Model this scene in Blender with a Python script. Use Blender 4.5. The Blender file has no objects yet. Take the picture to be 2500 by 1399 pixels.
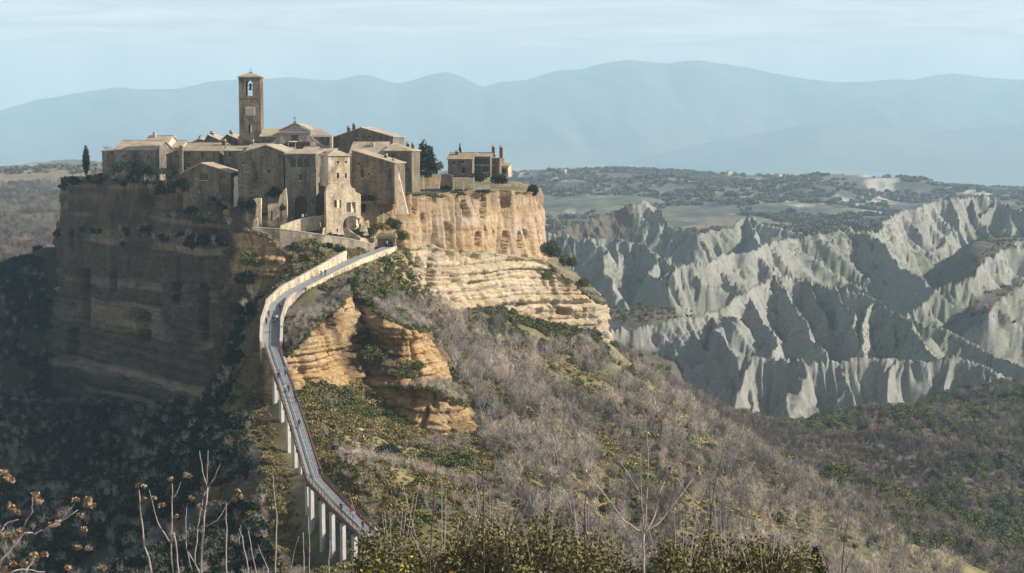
import bpy, bmesh, math, random
import numpy as np
from mathutils import Vector, Matrix

random.seed(7)
RNG = np.random.default_rng(11)
scene = bpy.context.scene
COL = scene.collection

# ------------------------------------------------------------------ camera, sky, sun, exposure
F, CX, CY, Y0 = 4200.0, 1250.0, 699.5, 335.0          # photo pixels: focal length, centre, horizon row
PITCH = math.atan((CY - Y0) / F)
cam = bpy.data.cameras.new('camera')
cam.sensor_width = 36.0
cam.lens = 36.0 * F / 2500.0
cam.clip_start = 0.5
cam.clip_end = 40000.0
camo = bpy.data.objects.new('camera', cam)
camo.rotation_euler = (math.pi / 2 - PITCH, 0, 0)
COL.objects.link(camo)
scene.camera = camo

SUN_AZ, SUN_EL = math.radians(97.0), math.radians(30.0)   # clockwise from the view direction (+Y)
w = bpy.data.worlds.new('World')
scene.world = w
w.use_nodes = True
nt = w.node_tree
nt.nodes.clear()
n_out = nt.nodes.new('ShaderNodeOutputWorld')
n_bg = nt.nodes.new('ShaderNodeBackground')
n_bg.inputs['Strength'].default_value = 0.05
n_sky = nt.nodes.new('ShaderNodeTexSky')
n_sky.sky_type = 'NISHITA'
n_sky.sun_disc = False
n_sky.sun_elevation = SUN_EL
n_sky.sun_rotation = SUN_AZ
n_sky.air_density = 1.0
n_sky.dust_density = 1.5
n_sky.ozone_density = 1.0
# thin cirrus: noise over the sky direction projected on a high plane
n_tc = nt.nodes.new('ShaderNodeTexCoord')
n_sep = nt.nodes.new('ShaderNodeSeparateXYZ')
n_add = nt.nodes.new('ShaderNodeMath'); n_add.operation = 'ADD'; n_add.inputs[1].default_value = 0.06
n_max = nt.nodes.new('ShaderNodeMath'); n_max.operation = 'MAXIMUM'; n_max.inputs[1].default_value = 0.05
n_dx = nt.nodes.new('ShaderNodeMath'); n_dx.operation = 'DIVIDE'
n_dy = nt.nodes.new('ShaderNodeMath'); n_dy.operation = 'DIVIDE'
n_cmb = nt.nodes.new('ShaderNodeCombineXYZ')
n_map = nt.nodes.new('ShaderNodeMapping')
n_map.inputs['Scale'].default_value = (1.1, 1.9, 1.0)
n_map.inputs['Rotation'].default_value = (0, 0, 0.25)
n_noi = nt.nodes.new('ShaderNodeTexNoise')
n_noi.inputs['Scale'].default_value = 1.3
n_noi.inputs['Detail'].default_value = 7.0
n_noi.inputs['Roughness'].default_value = 0.6
n_noi.inputs['Distortion'].default_value = 0.8
n_rmp = nt.nodes.new('ShaderNodeValToRGB')
n_rmp.color_ramp.elements[0].position = 0.36
n_rmp.color_ramp.elements[0].color = (0.5, 0.5, 0.5, 1)
n_rmp.color_ramp.elements[1].position = 0.68
n_rmp.color_ramp.elements[1].color = (0.85, 0.85, 0.85, 1)
n_mix = nt.nodes.new('ShaderNodeMix'); n_mix.data_type = 'RGBA'
n_mix.inputs['B'].default_value = (16.2, 15.6, 14.8, 1.0)
L = nt.links.new
L(n_tc.outputs['Generated'], n_sep.inputs[0])
L(n_sep.outputs['Z'], n_max.inputs[0]); L(n_max.outputs[0], n_add.inputs[0])
L(n_sep.outputs['X'], n_dx.inputs[0]); L(n_add.outputs[0], n_dx.inputs[1])
L(n_sep.outputs['Y'], n_dy.inputs[0]); L(n_add.outputs[0], n_dy.inputs[1])
L(n_dx.outputs[0], n_cmb.inputs[0]); L(n_dy.outputs[0], n_cmb.inputs[1])
L(n_cmb.outputs[0], n_map.inputs[0]); L(n_map.outputs[0], n_noi.inputs['Vector'])
L(n_noi.outputs['Fac'], n_rmp.inputs[0])
# the veil is thin overhead and gathers towards the horizon with the length of the path through it
n_am = nt.nodes.new('ShaderNodeMath'); n_am.operation = 'DIVIDE'; n_am.inputs[0].default_value = 0.13
n_ac = nt.nodes.new('ShaderNodeMath'); n_ac.operation = 'MINIMUM'; n_ac.inputs[1].default_value = 1.0
n_af = nt.nodes.new('ShaderNodeMath'); n_af.operation = 'MULTIPLY'
L(n_add.outputs[0], n_am.inputs[1]); L(n_am.outputs[0], n_ac.inputs[0])
L(n_ac.outputs[0], n_af.inputs[0]); L(n_rmp.outputs['Color'], n_af.inputs[1]); L(n_af.outputs[0], n_mix.inputs['Factor'])
L(n_sky.outputs[0], n_mix.inputs['A'])
L(n_mix.outputs['Result'], n_bg.inputs['Color']); L(n_bg.outputs[0], n_out.inputs['Surface'])

sun = bpy.data.lights.new('sun', 'SUN')
sun.energy = 5.0
sun.angle = math.radians(0.55)
sun.color = (1.0, 0.935, 0.84)
suno = bpy.data.objects.new('sun', sun)
SUN = Vector((math.sin(SUN_AZ) * math.cos(SUN_EL), math.cos(SUN_AZ) * math.cos(SUN_EL), math.sin(SUN_EL)))
suno.rotation_euler = (-SUN).to_track_quat('-Z', 'Y').to_euler()
suno.location = SUN * 300
COL.objects.link(suno)

scene.view_settings.view_transform = 'Standard'
scene.view_settings.look = 'None'
scene.view_settings.exposure = 0.6
scene.view_settings.gamma = 1.0
cy = scene.cycles
cy.max_bounces = 4
cy.diffuse_bounces = 2
cy.glossy_bounces = 1
cy.transmission_bounces = 2
cy.transparent_max_bounces = 4
cy.volume_bounces = 2
cy.use_denoising = True
HAZE_DENSITY = 1.0e-4

# ------------------------------------------------------------------ helpers
SP, CP = math.sin(PITCH), math.cos(PITCH)
def W(px, py, D):
    """the place that the photograph shows at (px, py), D metres north of the viewpoint"""
    u, v = (px - CX) / F, (CY - py) / F
    dy, dz = CP + v * SP, -SP + v * CP
    return Vector((u / dy * D, D, dz / dy * D))
def Wx(px, D): return W(px, 700, D).x if False else (px - CX) / F * D
def Wz(py, D): return W(CX, py, D).z
def XZ(px, py, D):
    p = W(px, py, D); return p.x, p.z
def project(x, y, z):
    fwd = y * CP - z * SP
    up = y * SP + z * CP
    fwd = np.maximum(fwd, 1e-3)
    return CX + F * x / fwd, CY - F * up / fwd

def hash2(ix, iy, seed):
    h = (ix.astype(np.int64) * 374761393 + iy.astype(np.int64) * 668265263 + seed * 974634541) & 0xFFFFFFFF
    h = ((h ^ (h >> 13)) * 1274126177) & 0xFFFFFFFF
    h = ((h ^ (h >> 16)) * 2246822519) & 0xFFFFFFFF
    return ((h ^ (h >> 15)) & 0xFFFFFF) / float(0xFFFFFF)
def vnoise(x, y, seed=0):
    x = np.asarray(x, float); y = np.asarray(y, float)
    ix, iy = np.floor(x), np.floor(y)
    fx, fy = x - ix, y - iy
    fx = fx * fx * fx * (fx * (fx * 6 - 15) + 10); fy = fy * fy * fy * (fy * (fy * 6 - 15) + 10)
    a, b = hash2(ix, iy, seed), hash2(ix + 1, iy, seed)
    c, d = hash2(ix, iy + 1, seed), hash2(ix + 1, iy + 1, seed)
    return (a * (1 - fx) + b * fx) * (1 - fy) + (c * (1 - fx) + d * fx) * fy
def fbm(x, y, seed=0, octv=4, gain=0.5):
    s, a, t = 0.0, 1.0, 0.0
    x = np.asarray(x, float); y = np.asarray(y, float)
    for o in range(octv):
        s = s + a * vnoise(x, y, seed + o * 17); t += a; a *= gain
        x = x * 2.03 + 13.7; y = y * 2.03 - 7.1
    return s / t
def smooth(a, b, x):
    t = np.clip((x - a) / (b - a), 0, 1); return t * t * (3 - 2 * t)
def inpoly(px, py, poly):
    res = np.zeros(np.shape(px), bool)
    n = len(poly)
    for i in range(n):
        x1, y1 = poly[i]; x2, y2 = poly[(i + 1) % n]
        if y1 == y2: continue
        c = ((y1 > py) != (y2 > py)) & (px < (x2 - x1) * (py - y1) / (y2 - y1) + x1)
        res ^= c
    return res

def tag(o, label=None, cat=None, group=None, kind=None):
    if label: o['label'] = label
    if cat: o['category'] = cat
    if group: o['group'] = group
    if kind: o['kind'] = kind
    return o
def empty(name, loc=(0, 0, 0), rz=0.0):
    o = bpy.data.objects.new(name, None)
    o.location = loc; o.rotation_euler = (0, 0, rz); o.empty_display_size = 0.5
    COL.objects.link(o); return o
def link_mesh(name, me, mats=None, parent=None, smooth_shade=False):
    o = bpy.data.objects.new(name, me)
    if mats is not None and len(me.materials) == 0:
        for m in (mats if isinstance(mats, (list, tuple)) else [mats]): me.materials.append(m)
    COL.objects.link(o)
    if parent is not None: o.parent = parent
    if smooth_shade: me.shade_smooth()
    return o
def mesh_np(name, verts, quads=None, tris=None):
    """mesh from numpy arrays of verts and quads or tris"""
    me = bpy.data.meshes.new(name)
    verts = np.ascontiguousarray(verts, np.float32)
    me.vertices.add(len(verts)); me.vertices.foreach_set('co', verts.ravel())
    loops, starts, n = [], [], 0
    if quads is not None and len(quads):
        q = np.asarray(quads, np.int32); loops.append(q.ravel()); starts.append(np.arange(len(q)) * 4); n = len(q) * 4
    if tris is not None and len(tris):
        t = np.asarray(tris, np.int32); loops.append(t.ravel()); starts.append(n + np.arange(len(t)) * 3)
    lp = np.concatenate(loops).astype(np.int32); st = np.concatenate(starts).astype(np.int32)
    me.loops.add(len(lp)); me.loops.foreach_set('vertex_index', lp)
    me.polygons.add(len(st)); me.polygons.foreach_set('loop_start', st)
    me.update(calc_edges=True); me.validate()
    return me

class MB:
    """collects boxes, prisms and tubes; build() links them as one mesh"""
    def __init__(s): s.v = []; s.f = []; s.m = []
    def add(s, vs, fs, mi=0):
        b = len(s.v); s.v += [tuple(v) for v in vs]; s.f += [tuple(b + i for i in f) for f in fs]; s.m += [mi] * len(fs)
    def box(s, x0, x1, y0, y1, z0, z1, mi=0):
        v = [(x0, y0, z0), (x1, y0, z0), (x1, y1, z0), (x0, y1, z0), (x0, y0, z1), (x1, y0, z1), (x1, y1, z1), (x0, y1, z1)]
        s.add(v, [(0, 3, 2, 1), (4, 5, 6, 7), (0, 1, 5, 4), (1, 2, 6, 5), (2, 3, 7, 6), (3, 0, 4, 7)], mi)
    def hexa(s, bot, top, mi=0):
        n = len(bot)
        s.add(list(bot) + list(top), [tuple(reversed(range(n)))] + [tuple(range(n, 2 * n))] + [(i, (i + 1) % n, n + (i + 1) % n, n + i) for i in range(n)], mi)
    def prism(s, poly, y0, y1, mi=0):            # poly of (x, z), counter-clockwise seen from the front (-Y)
        s.hexa([(x, y0, z) for x, z in poly][::-1], [(x, y1, z) for x, z in poly][::-1], mi)
    def tube(s, pts, radii, k=5, mi=0, cap=True):
        pts = [Vector(p) for p in pts]; rings = []
        for i, p in enumerate(pts):
            d = (pts[min(i + 1, len(pts) - 1)] - pts[max(i - 1, 0)]).normalized()
            a = d.cross(Vector((0, 0, 1)) if abs(d.z) < 0.95 else Vector((1, 0, 0))).normalized(); b = d.cross(a)
            r = radii[i] if hasattr(radii, '__len__') else radii
            rings.append([p + a * math.cos(2 * math.pi * j / k) * r + b * math.sin(2 * math.pi * j / k) * r for j in range(k)])
        vs = [v for r in rings for v in r]
        fs = [(i * k + j, i * k + (j + 1) % k, (i + 1) * k + (j + 1) % k, (i + 1) * k + j) for i in range(len(pts) - 1) for j in range(k)]
        if cap: fs += [tuple(range(k))[::-1], tuple((len(pts) - 1) * k + j for j in range(k))]
        s.add(vs, fs, mi)
    def build(s, name, mats, parent=None, smooth_shade=False):
        me = bpy.data.meshes.new(name); me.from_pydata(s.v, [], s.f)
        me.validate(); me.update()
        b_ = bmesh.new(); b_.from_mesh(me); bmesh.ops.recalc_face_normals(b_, faces=b_.faces); b_.to_mesh(me); b_.free()
        mats = mats if isinstance(mats, (list, tuple)) else [mats]
        for m in mats: me.materials.append(m)
        if len(mats) > 1 and len(me.polygons) == len(s.m): me.polygons.foreach_set('material_index', s.m)
        return link_mesh(name, me, None, parent, smooth_shade)

# ------------------------------------------------------------------ materials
def new_mat(name):
    m = bpy.data.materials.new(name); m.use_nodes = True
    n = m.node_tree.nodes; n.clear()
    out = n.new('ShaderNodeOutputMaterial'); b = n.new('ShaderNodeBsdfPrincipled')
    m.node_tree.links.new(b.outputs[0], out.inputs[0])
    b.inputs['Roughness'].default_value = 0.9
    b.inputs['Specular IOR Level'].default_value = 0.15
    return m, n, m.node_tree.links.new, b
def ramp(n, stops):
    r = n.new('ShaderNodeValToRGB'); e = r.color_ramp.elements
    while len(e) < len(stops): e.new(0.5)
    for k, (p, c) in enumerate(stops): e[k].position = p; e[k].color = (c[0], c[1], c[2], 1)
    return r
def noise_node(n, l, vec, scale, detail=5, rough=0.6, dist=0.0):
    t = n.new('ShaderNodeTexNoise'); t.inputs['Scale'].default_value = scale; t.inputs['Detail'].default_value = detail
    t.inputs['Roughness'].default_value = rough; t.inputs['Distortion'].default_value = dist; l(vec, t.inputs['Vector']); return t
def mixc(n, l, a, b, fac, mode='MIX'):
    x = n.new('ShaderNodeMix'); x.data_type = 'RGBA'; x.blend_type = mode
    for s, v in (('A', a), ('B', b), ('Factor', fac)):
        if isinstance(v, (int, float)): x.inputs[s].default_value = v
        elif isinstance(v, tuple): x.inputs[s].default_value = (v[0], v[1], v[2], 1)
        else: l(v, x.inputs[s])
    return x.outputs['Result']
def posn(n, l, stretch=(1, 1, 1), obj=False):
    if obj:
        g = n.new('ShaderNodeTexCoord'); src = g.outputs['Object']
    else:
        g = n.new('ShaderNodeNewGeometry'); src = g.outputs['Position']
    mp = n.new('ShaderNodeMapping'); mp.inputs['Scale'].default_value = stretch; l(src, mp.inputs[0])
    return mp.outputs[0]
def add_bump(n, l, b, src, strength, dist):
    bp = n.new('ShaderNodeBump'); bp.inputs['Strength'].default_value = strength; bp.inputs['Distance'].default_value = dist
    l(src, bp.inputs['Height']); l(bp.outputs[0], b.inputs['Normal'])
def mottled(name, stops, scale=1.0, bump=0.3, bdist=0.1, stretch=(1, 1, 1), rough=0.9, fine=6.0, finemix=0.5, spread=None, obj=False, spec=0.15, patch=None):
    """colour from two noises over position, with a bump"""
    m, n, l, b = new_mat(name)
    p = posn(n, l, stretch, obj)
    t = noise_node(n, l, p, scale)
    r = ramp(n, stops); l(t.outputs['Fac'], r.inputs[0])
    t2 = noise_node(n, l, p, scale * fine, 4)
    r2 = ramp(n, [(0.3, (0.55, 0.55, 0.55)), (0.7, (1.35, 1.35, 1.35))]); l(t2.outputs['Fac'], r2.inputs[0])
    c = mixc(n, l, r.outputs[0], r2.outputs[0], finemix, 'MULTIPLY')
    if patch:                                      # stands of differing tone
        tq = noise_node(n, l, posn(n, l, (1, 1, .2)), patch, 4, 0.6); rq = ramp(n, [(0.34, (0.5, 0.5, 0.53)), (0.5, (0.95, 0.93, 0.9)), (0.66, (1.42, 1.36, 1.24))]); l(tq.outputs['Fac'], rq.inputs[0]); c = mixc(n, l, c, rq.outputs[0], 1.0, 'MULTIPLY')
    if spread:                                     # each copy of the thing its own tint
        oi = n.new('ShaderNodeObjectInfo'); r3 = ramp(n, spread); l(oi.outputs['Random'], r3.inputs[0])
        c = mixc(n, l, c, r3.outputs[0], 1.0, 'MULTIPLY')
    l(c, b.inputs['Base Color']); b.inputs['Roughness'].default_value = rough
    b.inputs['Specular IOR Level'].default_value = spec
    if bump: add_bump(n, l, b, t2.outputs['Fac'], bump, bdist)
    return m
def masonry(name, c1, c2, c3, size=0.45, mortar=(0.3, 0.27, 0.22)):
    """rubble stone wall: cells with their own tones, weather stains over them"""
    m, n, l, b = new_mat(name)
    p = posn(n, l, (1, 1, 1.6))
    v = n.new('ShaderNodeTexVoronoi'); v.inputs['Scale'].default_value = 1 / size; l(p, v.inputs['Vector'])
    sep = n.new('ShaderNodeSeparateColor'); l(v.outputs['Color'], sep.inputs[0])
    r = ramp(n, [(0.0, c1), (0.5, c2), (1.0, c3)]); l(sep.outputs[0], r.inputs[0])
    v2 = n.new('ShaderNodeTexVoronoi'); v2.feature = 'DISTANCE_TO_EDGE'; v2.inputs['Scale'].default_value = 1 / size; l(p, v2.inputs['Vector'])
    r2 = ramp(n, [(0.0, (1, 1, 1)), (0.09, (0, 0, 0))]); l(v2.outputs['Distance'], r2.inputs[0])
    c = mixc(n, l, r.outputs[0], mortar, r2.outputs[0])
    t = noise_node(n, l, posn(n, l, (1, 1, 0.45)), 0.35, 6, 0.65)
    r3 = ramp(n, [(0.32, (0.36, 0.34, 0.32)), (0.5, (0.9, 0.9, 0.9)), (0.7, (1.4, 1.32, 1.2))]); l(t.outputs['Fac'], r3.inputs[0])
    c = mixc(n, l, c, r3.outputs[0], 0.9, 'MULTIPLY')
    ts = noise_node(n, l, posn(n, l, (0.9, 0.9, 0.09)), 1.0, 5, 0.65)                 # run-off streaks
    rs = ramp(n, [(0.36, (0.5, 0.48, 0.47)), (0.52, (1, 1, 1))]); l(ts.outputs['Fac'], rs.inputs[0])
    c = mixc(n, l, c, rs.outputs[0], 0.75, 'MULTIPLY')
    tp = noise_node(n, l, posn(n, l, (1, 1, 0.8)), 0.22, 6, 0.7)                      # remains of render
    rp = ramp(n, [(0.58, (0, 0, 0)), (0.63, (0.55, 0.55, 0.55))]); l(tp.outputs['Fac'], rp.inputs[0])
    c = mixc(n, l, c, (c3[0] * 1.25, c3[1] * 1.25, c3[2] * 1.25), rp.outputs[0])
    l(c, b.inputs['Base Color'])
    add_bump(n, l, b, v2.outputs['Distance'], 0.5, 0.1)
    return m
def tiles(name, tone=(0.42, 0.35, 0.27)):
    """weathered clay barrel tiles: courses as bump, lichens and patches as colour"""
    m, n, l, b = new_mat(name)
    p = posn(n, l, (1, 1, 1), True)
    t = noise_node(n, l, p, 3.2, 5, 0.7)
    k = tone
    r = ramp(n, [(0.25, (k[0] * .45, k[1] * .42, k[2] * .4)), (0.42, k), (0.6, (k[0] * 1.25, k[1] * 1.28, k[2] * 1.25)), (0.78, (k[0] * 1.1, k[1] * 0.9, k[2] * 0.75))])
    l(t.outputs['Fac'], r.inputs[0])
    t2 = noise_node(n, l, p, 0.4, 4)
    r2 = ramp(n, [(0.3, (0.7, 0.68, 0.66)), (0.7, (1.2, 1.18, 1.12))]); l(t2.outputs['Fac'], r2.inputs[0])
    c = mixc(n, l, r.outputs[0], r2.outputs[0], 1.0, 'MULTIPLY')
    l(c, b.inputs['Base Color'])
    add_bump(n, l, b, t.outputs['Fac'], 0.8, 0.12)
    return m
def rock(name, hue, band=1.0, dark=0.5, vertical=0.0):
    """layered tuff: thin beds of differing tone that undulate, open bedding planes, vertical joints and staining"""
    m, n, l, b = new_mat(name)
    wz = noise_node(n, l, posn(n, l, (0.03, 0.03, 0.05)), 1.0, 3)                     # slow undulation of the beds
    p0 = posn(n, l, (0.012, 0.012, 0.5 * band)); ad0 = n.new('ShaderNodeVectorMath'); ad0.operation = 'ADD'
    sc0 = n.new('ShaderNodeVectorMath'); sc0.operation = 'SCALE'; sc0.inputs['Scale'].default_value = 1.6 * band; l(wz.outputs['Color'], sc0.inputs[0]); l(p0, ad0.inputs[0]); l(sc0.outputs[0], ad0.inputs[1])
    t = noise_node(n, l, ad0.outputs[0], 1.0, 8, 0.78, 0.0)
    r = ramp(n, [(0.34, tuple(x * 0.5 for x in hue)), (0.42, (hue[0] * 0.95, hue[1] * .88, hue[2] * .74)), (0.5, hue), (0.58, (hue[0] * 1.18, hue[1] * 1.22, hue[2] * 1.28)), (0.68, (hue[0] * .82, hue[1] * .74, hue[2] * .64))])
    l(t.outputs['Fac'], r.inputs[0])
    # open bedding planes: thin dark lines
    sc1 = n.new('ShaderNodeVectorMath'); sc1.operation = 'MULTIPLY'; sc1.inputs[1].default_value = (1.0, 1.0, 1.7); l(ad0.outputs[0], sc1.inputs[0])
    tl = noise_node(n, l, sc1.outputs[0], 1.3, 2, 0.5)
    ml = n.new('ShaderNodeMath'); ml.operation = 'MULTIPLY'; ml.inputs[1].default_value = 9.0; l(tl.outputs['Fac'], ml.inputs[0])
    fr = n.new('ShaderNodeMath'); fr.operation = 'FRACT'; l(ml.outputs[0], fr.inputs[0])
    rl = ramp(n, [(0.0, (0.2, 0.17, 0.15)), (0.07, (0.5, 0.46, 0.42)), (0.16, (1, 1, 1))]); l(fr.outputs[0], rl.inputs[0])
    c = mixc(n, l, r.outputs[0], rl.outputs[0], 0.75 if vertical < .1 else 0.15, 'MULTIPLY')
    # vertical joints and run-off streaks
    t2 = noise_node(n, l, posn(n, l, (0.55, 0.55, 0.05)), 1.0, 7, 0.7)
    r2 = ramp(n, [(0.30, (dark, dark * .95, dark * .9)), (0.5, (1, 1, 1)), (0.72, (1.18, 1.12, 1.04))]); l(t2.outputs['Fac'], r2.inputs[0])
    c = mixc(n, l, c, r2.outputs[0], 0.5 + vertical, 'MULTIPLY')
    t3 = noise_node(n, l, posn(n, l), 1.3, 8, 0.75)
    r3 = ramp(n, [(0.3, (0.5, 0.5, 0.5)), (0.65, (1.25, 1.25, 1.25))]); l(t3.outputs['Fac'], r3.inputs[0])
    c = mixc(n, l, c, r3.outputs[0], 0.7, 'MULTIPLY')
    # grey weathering in large patches
    t5 = noise_node(n, l, posn(n, l, (1, 1, 1.6)), 0.06, 5, 0.65)
    r5 = ramp(n, [(0.48, (0, 0, 0)), (0.64, (1, 1, 1))]); l(t5.outputs['Fac'], r5.inputs[0])
    gm = n.new('ShaderNodeMath'); gm.operation = 'MULTIPLY'; gm.inputs[1].default_value = 0.5 if band < 1.2 else 0.2; l(r5.outputs[0], gm.inputs[0])
    c = mixc(n, l, c, (0.36, 0.33, 0.29), gm.outputs[0])
    # dark layer: random lichens, and shade painted onto the west side
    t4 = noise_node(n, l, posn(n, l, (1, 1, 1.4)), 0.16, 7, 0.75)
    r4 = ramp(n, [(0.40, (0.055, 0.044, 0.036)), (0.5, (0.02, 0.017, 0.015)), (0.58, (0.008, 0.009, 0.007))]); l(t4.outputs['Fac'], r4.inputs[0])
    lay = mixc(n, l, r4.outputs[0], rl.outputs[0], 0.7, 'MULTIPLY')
    at = n.new('ShaderNodeAttribute'); at.attribute_name = 'lichen_shade'
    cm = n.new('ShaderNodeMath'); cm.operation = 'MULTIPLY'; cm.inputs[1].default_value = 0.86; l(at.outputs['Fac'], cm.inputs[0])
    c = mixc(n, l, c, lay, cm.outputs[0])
    l(c, b.inputs['Base Color'])
    ad = n.new('ShaderNodeMath'); ad.operation = 'ADD'; l(t.outputs['Fac'], ad.inputs[0]); l(t3.outputs['Fac'], ad.inputs[1])
    add_bump(n, l, b, ad.outputs[0], 0.8, 0.7)
    return m
def terrain_mat(name, scale, bump, bdist):
    """ground cover colour is stored per vertex (clay, grass, earth, wood floor); fine variation over it"""
    m, n, l, b = new_mat(name)
    at = n.new('ShaderNodeAttribute'); at.attribute_name = 'cover'
    t = noise_node(n, l, posn(n, l), scale, 7, 0.7)
    r = ramp(n, [(0.28, (0.62, 0.62, 0.64)), (0.5, (1, 1, 1)), (0.72, (1.3, 1.26, 1.18))]); l(t.outputs['Fac'], r.inputs[0])
    c = mixc(n, l, at.outputs['Color'], r.outputs[0], 0.85, 'MULTIPLY')
    l(c, b.inputs['Base Color'])
    add_bump(n, l, b, t.outputs['Fac'], bump, bdist)
    return m

M = {}
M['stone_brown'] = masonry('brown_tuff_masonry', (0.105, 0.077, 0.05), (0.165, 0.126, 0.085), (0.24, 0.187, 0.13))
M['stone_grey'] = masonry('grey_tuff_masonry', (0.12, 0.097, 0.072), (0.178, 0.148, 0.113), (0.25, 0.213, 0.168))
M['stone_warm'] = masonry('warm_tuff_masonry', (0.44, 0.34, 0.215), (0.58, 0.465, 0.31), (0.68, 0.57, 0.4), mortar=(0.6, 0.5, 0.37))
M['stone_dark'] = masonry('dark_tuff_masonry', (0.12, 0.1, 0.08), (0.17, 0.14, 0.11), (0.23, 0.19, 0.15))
M['plaster'] = mottled('old_cream_plaster', [(0.3, (0.42, 0.36, 0.27)), (0.6, (0.55, 0.49, 0.39)), (0.8, (0.62, 0.56, 0.46))], 0.5, 0.2, 0.05)
M['plaster_grey'] = mottled('grey_rose_plaster', [(0.3, (0.32, 0.27, 0.24)), (0.6, (0.39, 0.34, 0.3)), (0.8, (0.44, 0.39, 0.34))], 0.5, 0.15, 0.04)
M['tile'] = tiles('weathered_roof_tiles', (0.33, 0.26, 0.19))
M['tile_pale'] = tiles('pale_lichen_roof_tiles', (0.37, 0.305, 0.23))
M['tile_dark'] = tiles('brown_roof_tiles', (0.3, 0.23, 0.17))
M['dark'] = mottled('unlit_window_glass', [(0.4, (0.012, 0.012, 0.014)), (0.6, (0.03, 0.03, 0.032))], 2.0, 0, rough=0.25, spec=0.5)
M['wood'] = mottled('dark_brown_wood', [(0.3, (0.05, 0.03, 0.02)), (0.7, (0.11, 0.07, 0.045))], 2.0, 0.2, 0.02, (4, 4, 0.6))
M['coping'] = mottled('pale_stone_coping', [(0.3, (0.45, 0.39, 0.3)), (0.7, (0.62, 0.56, 0.46))], 1.2, 0.3, 0.05)
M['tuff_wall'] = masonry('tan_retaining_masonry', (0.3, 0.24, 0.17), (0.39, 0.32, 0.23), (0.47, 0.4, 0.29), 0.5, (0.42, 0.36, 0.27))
M['concrete'] = mottled('bridge_concrete', [(0.3, (0.3, 0.3, 0.29)), (0.6, (0.38, 0.375, 0.36)), (0.8, (0.43, 0.42, 0.4))], 0.6, 0.15, 0.02, fine=9)
M['deck'] = mottled('worn_deck_concrete', [(0.3, (0.24, 0.25, 0.255)), (0.6, (0.31, 0.315, 0.315)), (0.8, (0.36, 0.36, 0.35))], 0.5, 0.15, 0.02, fine=9)
M['pier'] = mottled('pale_pier_concrete', [(0.3, (0.42, 0.4, 0.37)), (0.7, (0.54, 0.52, 0.48))], 0.5, 0.1, 0.02, (1, 1, .3))
M['rust'] = mottled('rust_brown_rail_paint', [(0.3, (0.13, 0.07, 0.045)), (0.7, (0.22, 0.125, 0.085))], 3.0, 0.1, 0.01)
M['steel'] = mottled('grey_blue_girder_steel', [(0.3, (0.1, 0.11, 0.125)), (0.7, (0.15, 0.16, 0.175))], 1.0, 0.05, 0.01, rough=0.6)
M['bronze'] = mottled('dark_bell_bronze', [(0.3, (0.05, 0.045, 0.03)), (0.7, (0.09, 0.08, 0.05))], 4.0, 0, rough=0.5, spec=0.5)
M['iron'] = mottled('dark_iron', [(0.3, (0.03, 0.03, 0.03)), (0.7, (0.05, 0.05, 0.05))], 4.0, 0, rough=0.6)
M['white'] = mottled('white_cloth', [(0.3, (0.7, 0.7, 0.7)), (0.7, (0.8, 0.8, 0.8))], 2.0, 0)
M['cliff_up'] = rock('fluted_orange_tuff', (0.46, 0.325, 0.2), 0.35, 0.4, 0.45)
M['cliff_lo'] = rock('bedded_cream_tuff', (0.52, 0.415, 0.27), 1.0, 0.5, 0.0)
M['cliff_mid'] = rock('bedded_ochre_tuff', (0.5, 0.335, 0.165), 1.25, 0.45, 0.0)
M['terrain'] = terrain_mat('ground_cover', 0.45, 0.35, 0.4)
M['far'] = terrain_mat('far_ground_cover', 0.02, 0.5, 8.0)
M['mount'] = terrain_mat('mountain_cover', 0.0035, 0.6, 60.0)
TINT = [(0.0, (0.5, 0.52, 0.55)), (0.35, (0.85, 0.86, 0.86)), (0.7, (1.15, 1.12, 1.02)), (1.0, (1.4, 1.32, 1.12))]
M['bark'] = mottled('grey_winter_bark', [(0.3, (0.3, 0.27, 0.255)), (0.7, (0.48, 0.44, 0.41))], 1.5, 0, spread=TINT, patch=0.045)
M['bark_pink'] = mottled('russet_winter_twigs', [(0.3, (0.2, 0.155, 0.14)), (0.7, (0.31, 0.25, 0.225))], 1.0, 0, spread=TINT, patch=0.03)
M['bark_wood'] = mottled('dark_oak_bark', [(0.3, (0.15, 0.13, 0.125)), (0.7, (0.26, 0.23, 0.215))], 1.0, 0, spread=TINT, patch=0.03)
M['bark_dark'] = mottled('dark_twig_bark', [(0.3, (0.06, 0.045, 0.045)), (0.7, (0.11, 0.08, 0.075))], 2.0, 0)
M['bark_pale'] = mottled('pale_young_bark', [(0.3, (0.24, 0.17, 0.15)), (0.52, (0.4, 0.35, 0.33)), (0.7, (0.26, 0.13, 0.1))], 5.0, 0)
LEAFT = [(0.0, (0.6, 0.65, 0.6)), (0.4, (1.0, 1.0, 1.0)), (0.75, (1.25, 1.15, 0.8)), (1.0, (1.6, 1.35, 0.9))]
M['leaf'] = mottled('evergreen_scrub_leaves', [(0.25, (0.055, 0.065, 0.026)), (0.5, (0.11, 0.122, 0.045)), (0.75, (0.18, 0.175, 0.065))], 0.8, 0, fine=7, finemix=0.9, spread=LEAFT, spec=0.3)
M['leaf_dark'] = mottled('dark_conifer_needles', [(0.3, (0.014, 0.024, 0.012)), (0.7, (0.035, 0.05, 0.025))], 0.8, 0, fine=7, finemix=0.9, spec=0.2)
M['leaf_olive'] = mottled('olive_shrub_leaves', [(0.3, (0.07, 0.066, 0.024)), (0.5, (0.15, 0.135, 0.055)), (0.7, (0.27, 0.235, 0.11))], 3.0, 0, fine=9, finemix=0.8, rough=0.6, spec=0.25)
M['leaf_far'] = mottled('hazy_winter_crowns', [(0.3, (0.13, 0.127, 0.105)), (0.7, (0.19, 0.18, 0.15))], 0.05, 0, spread=LEAFT)  # crowns lightened: distance haze painted into the leaf colour
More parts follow.
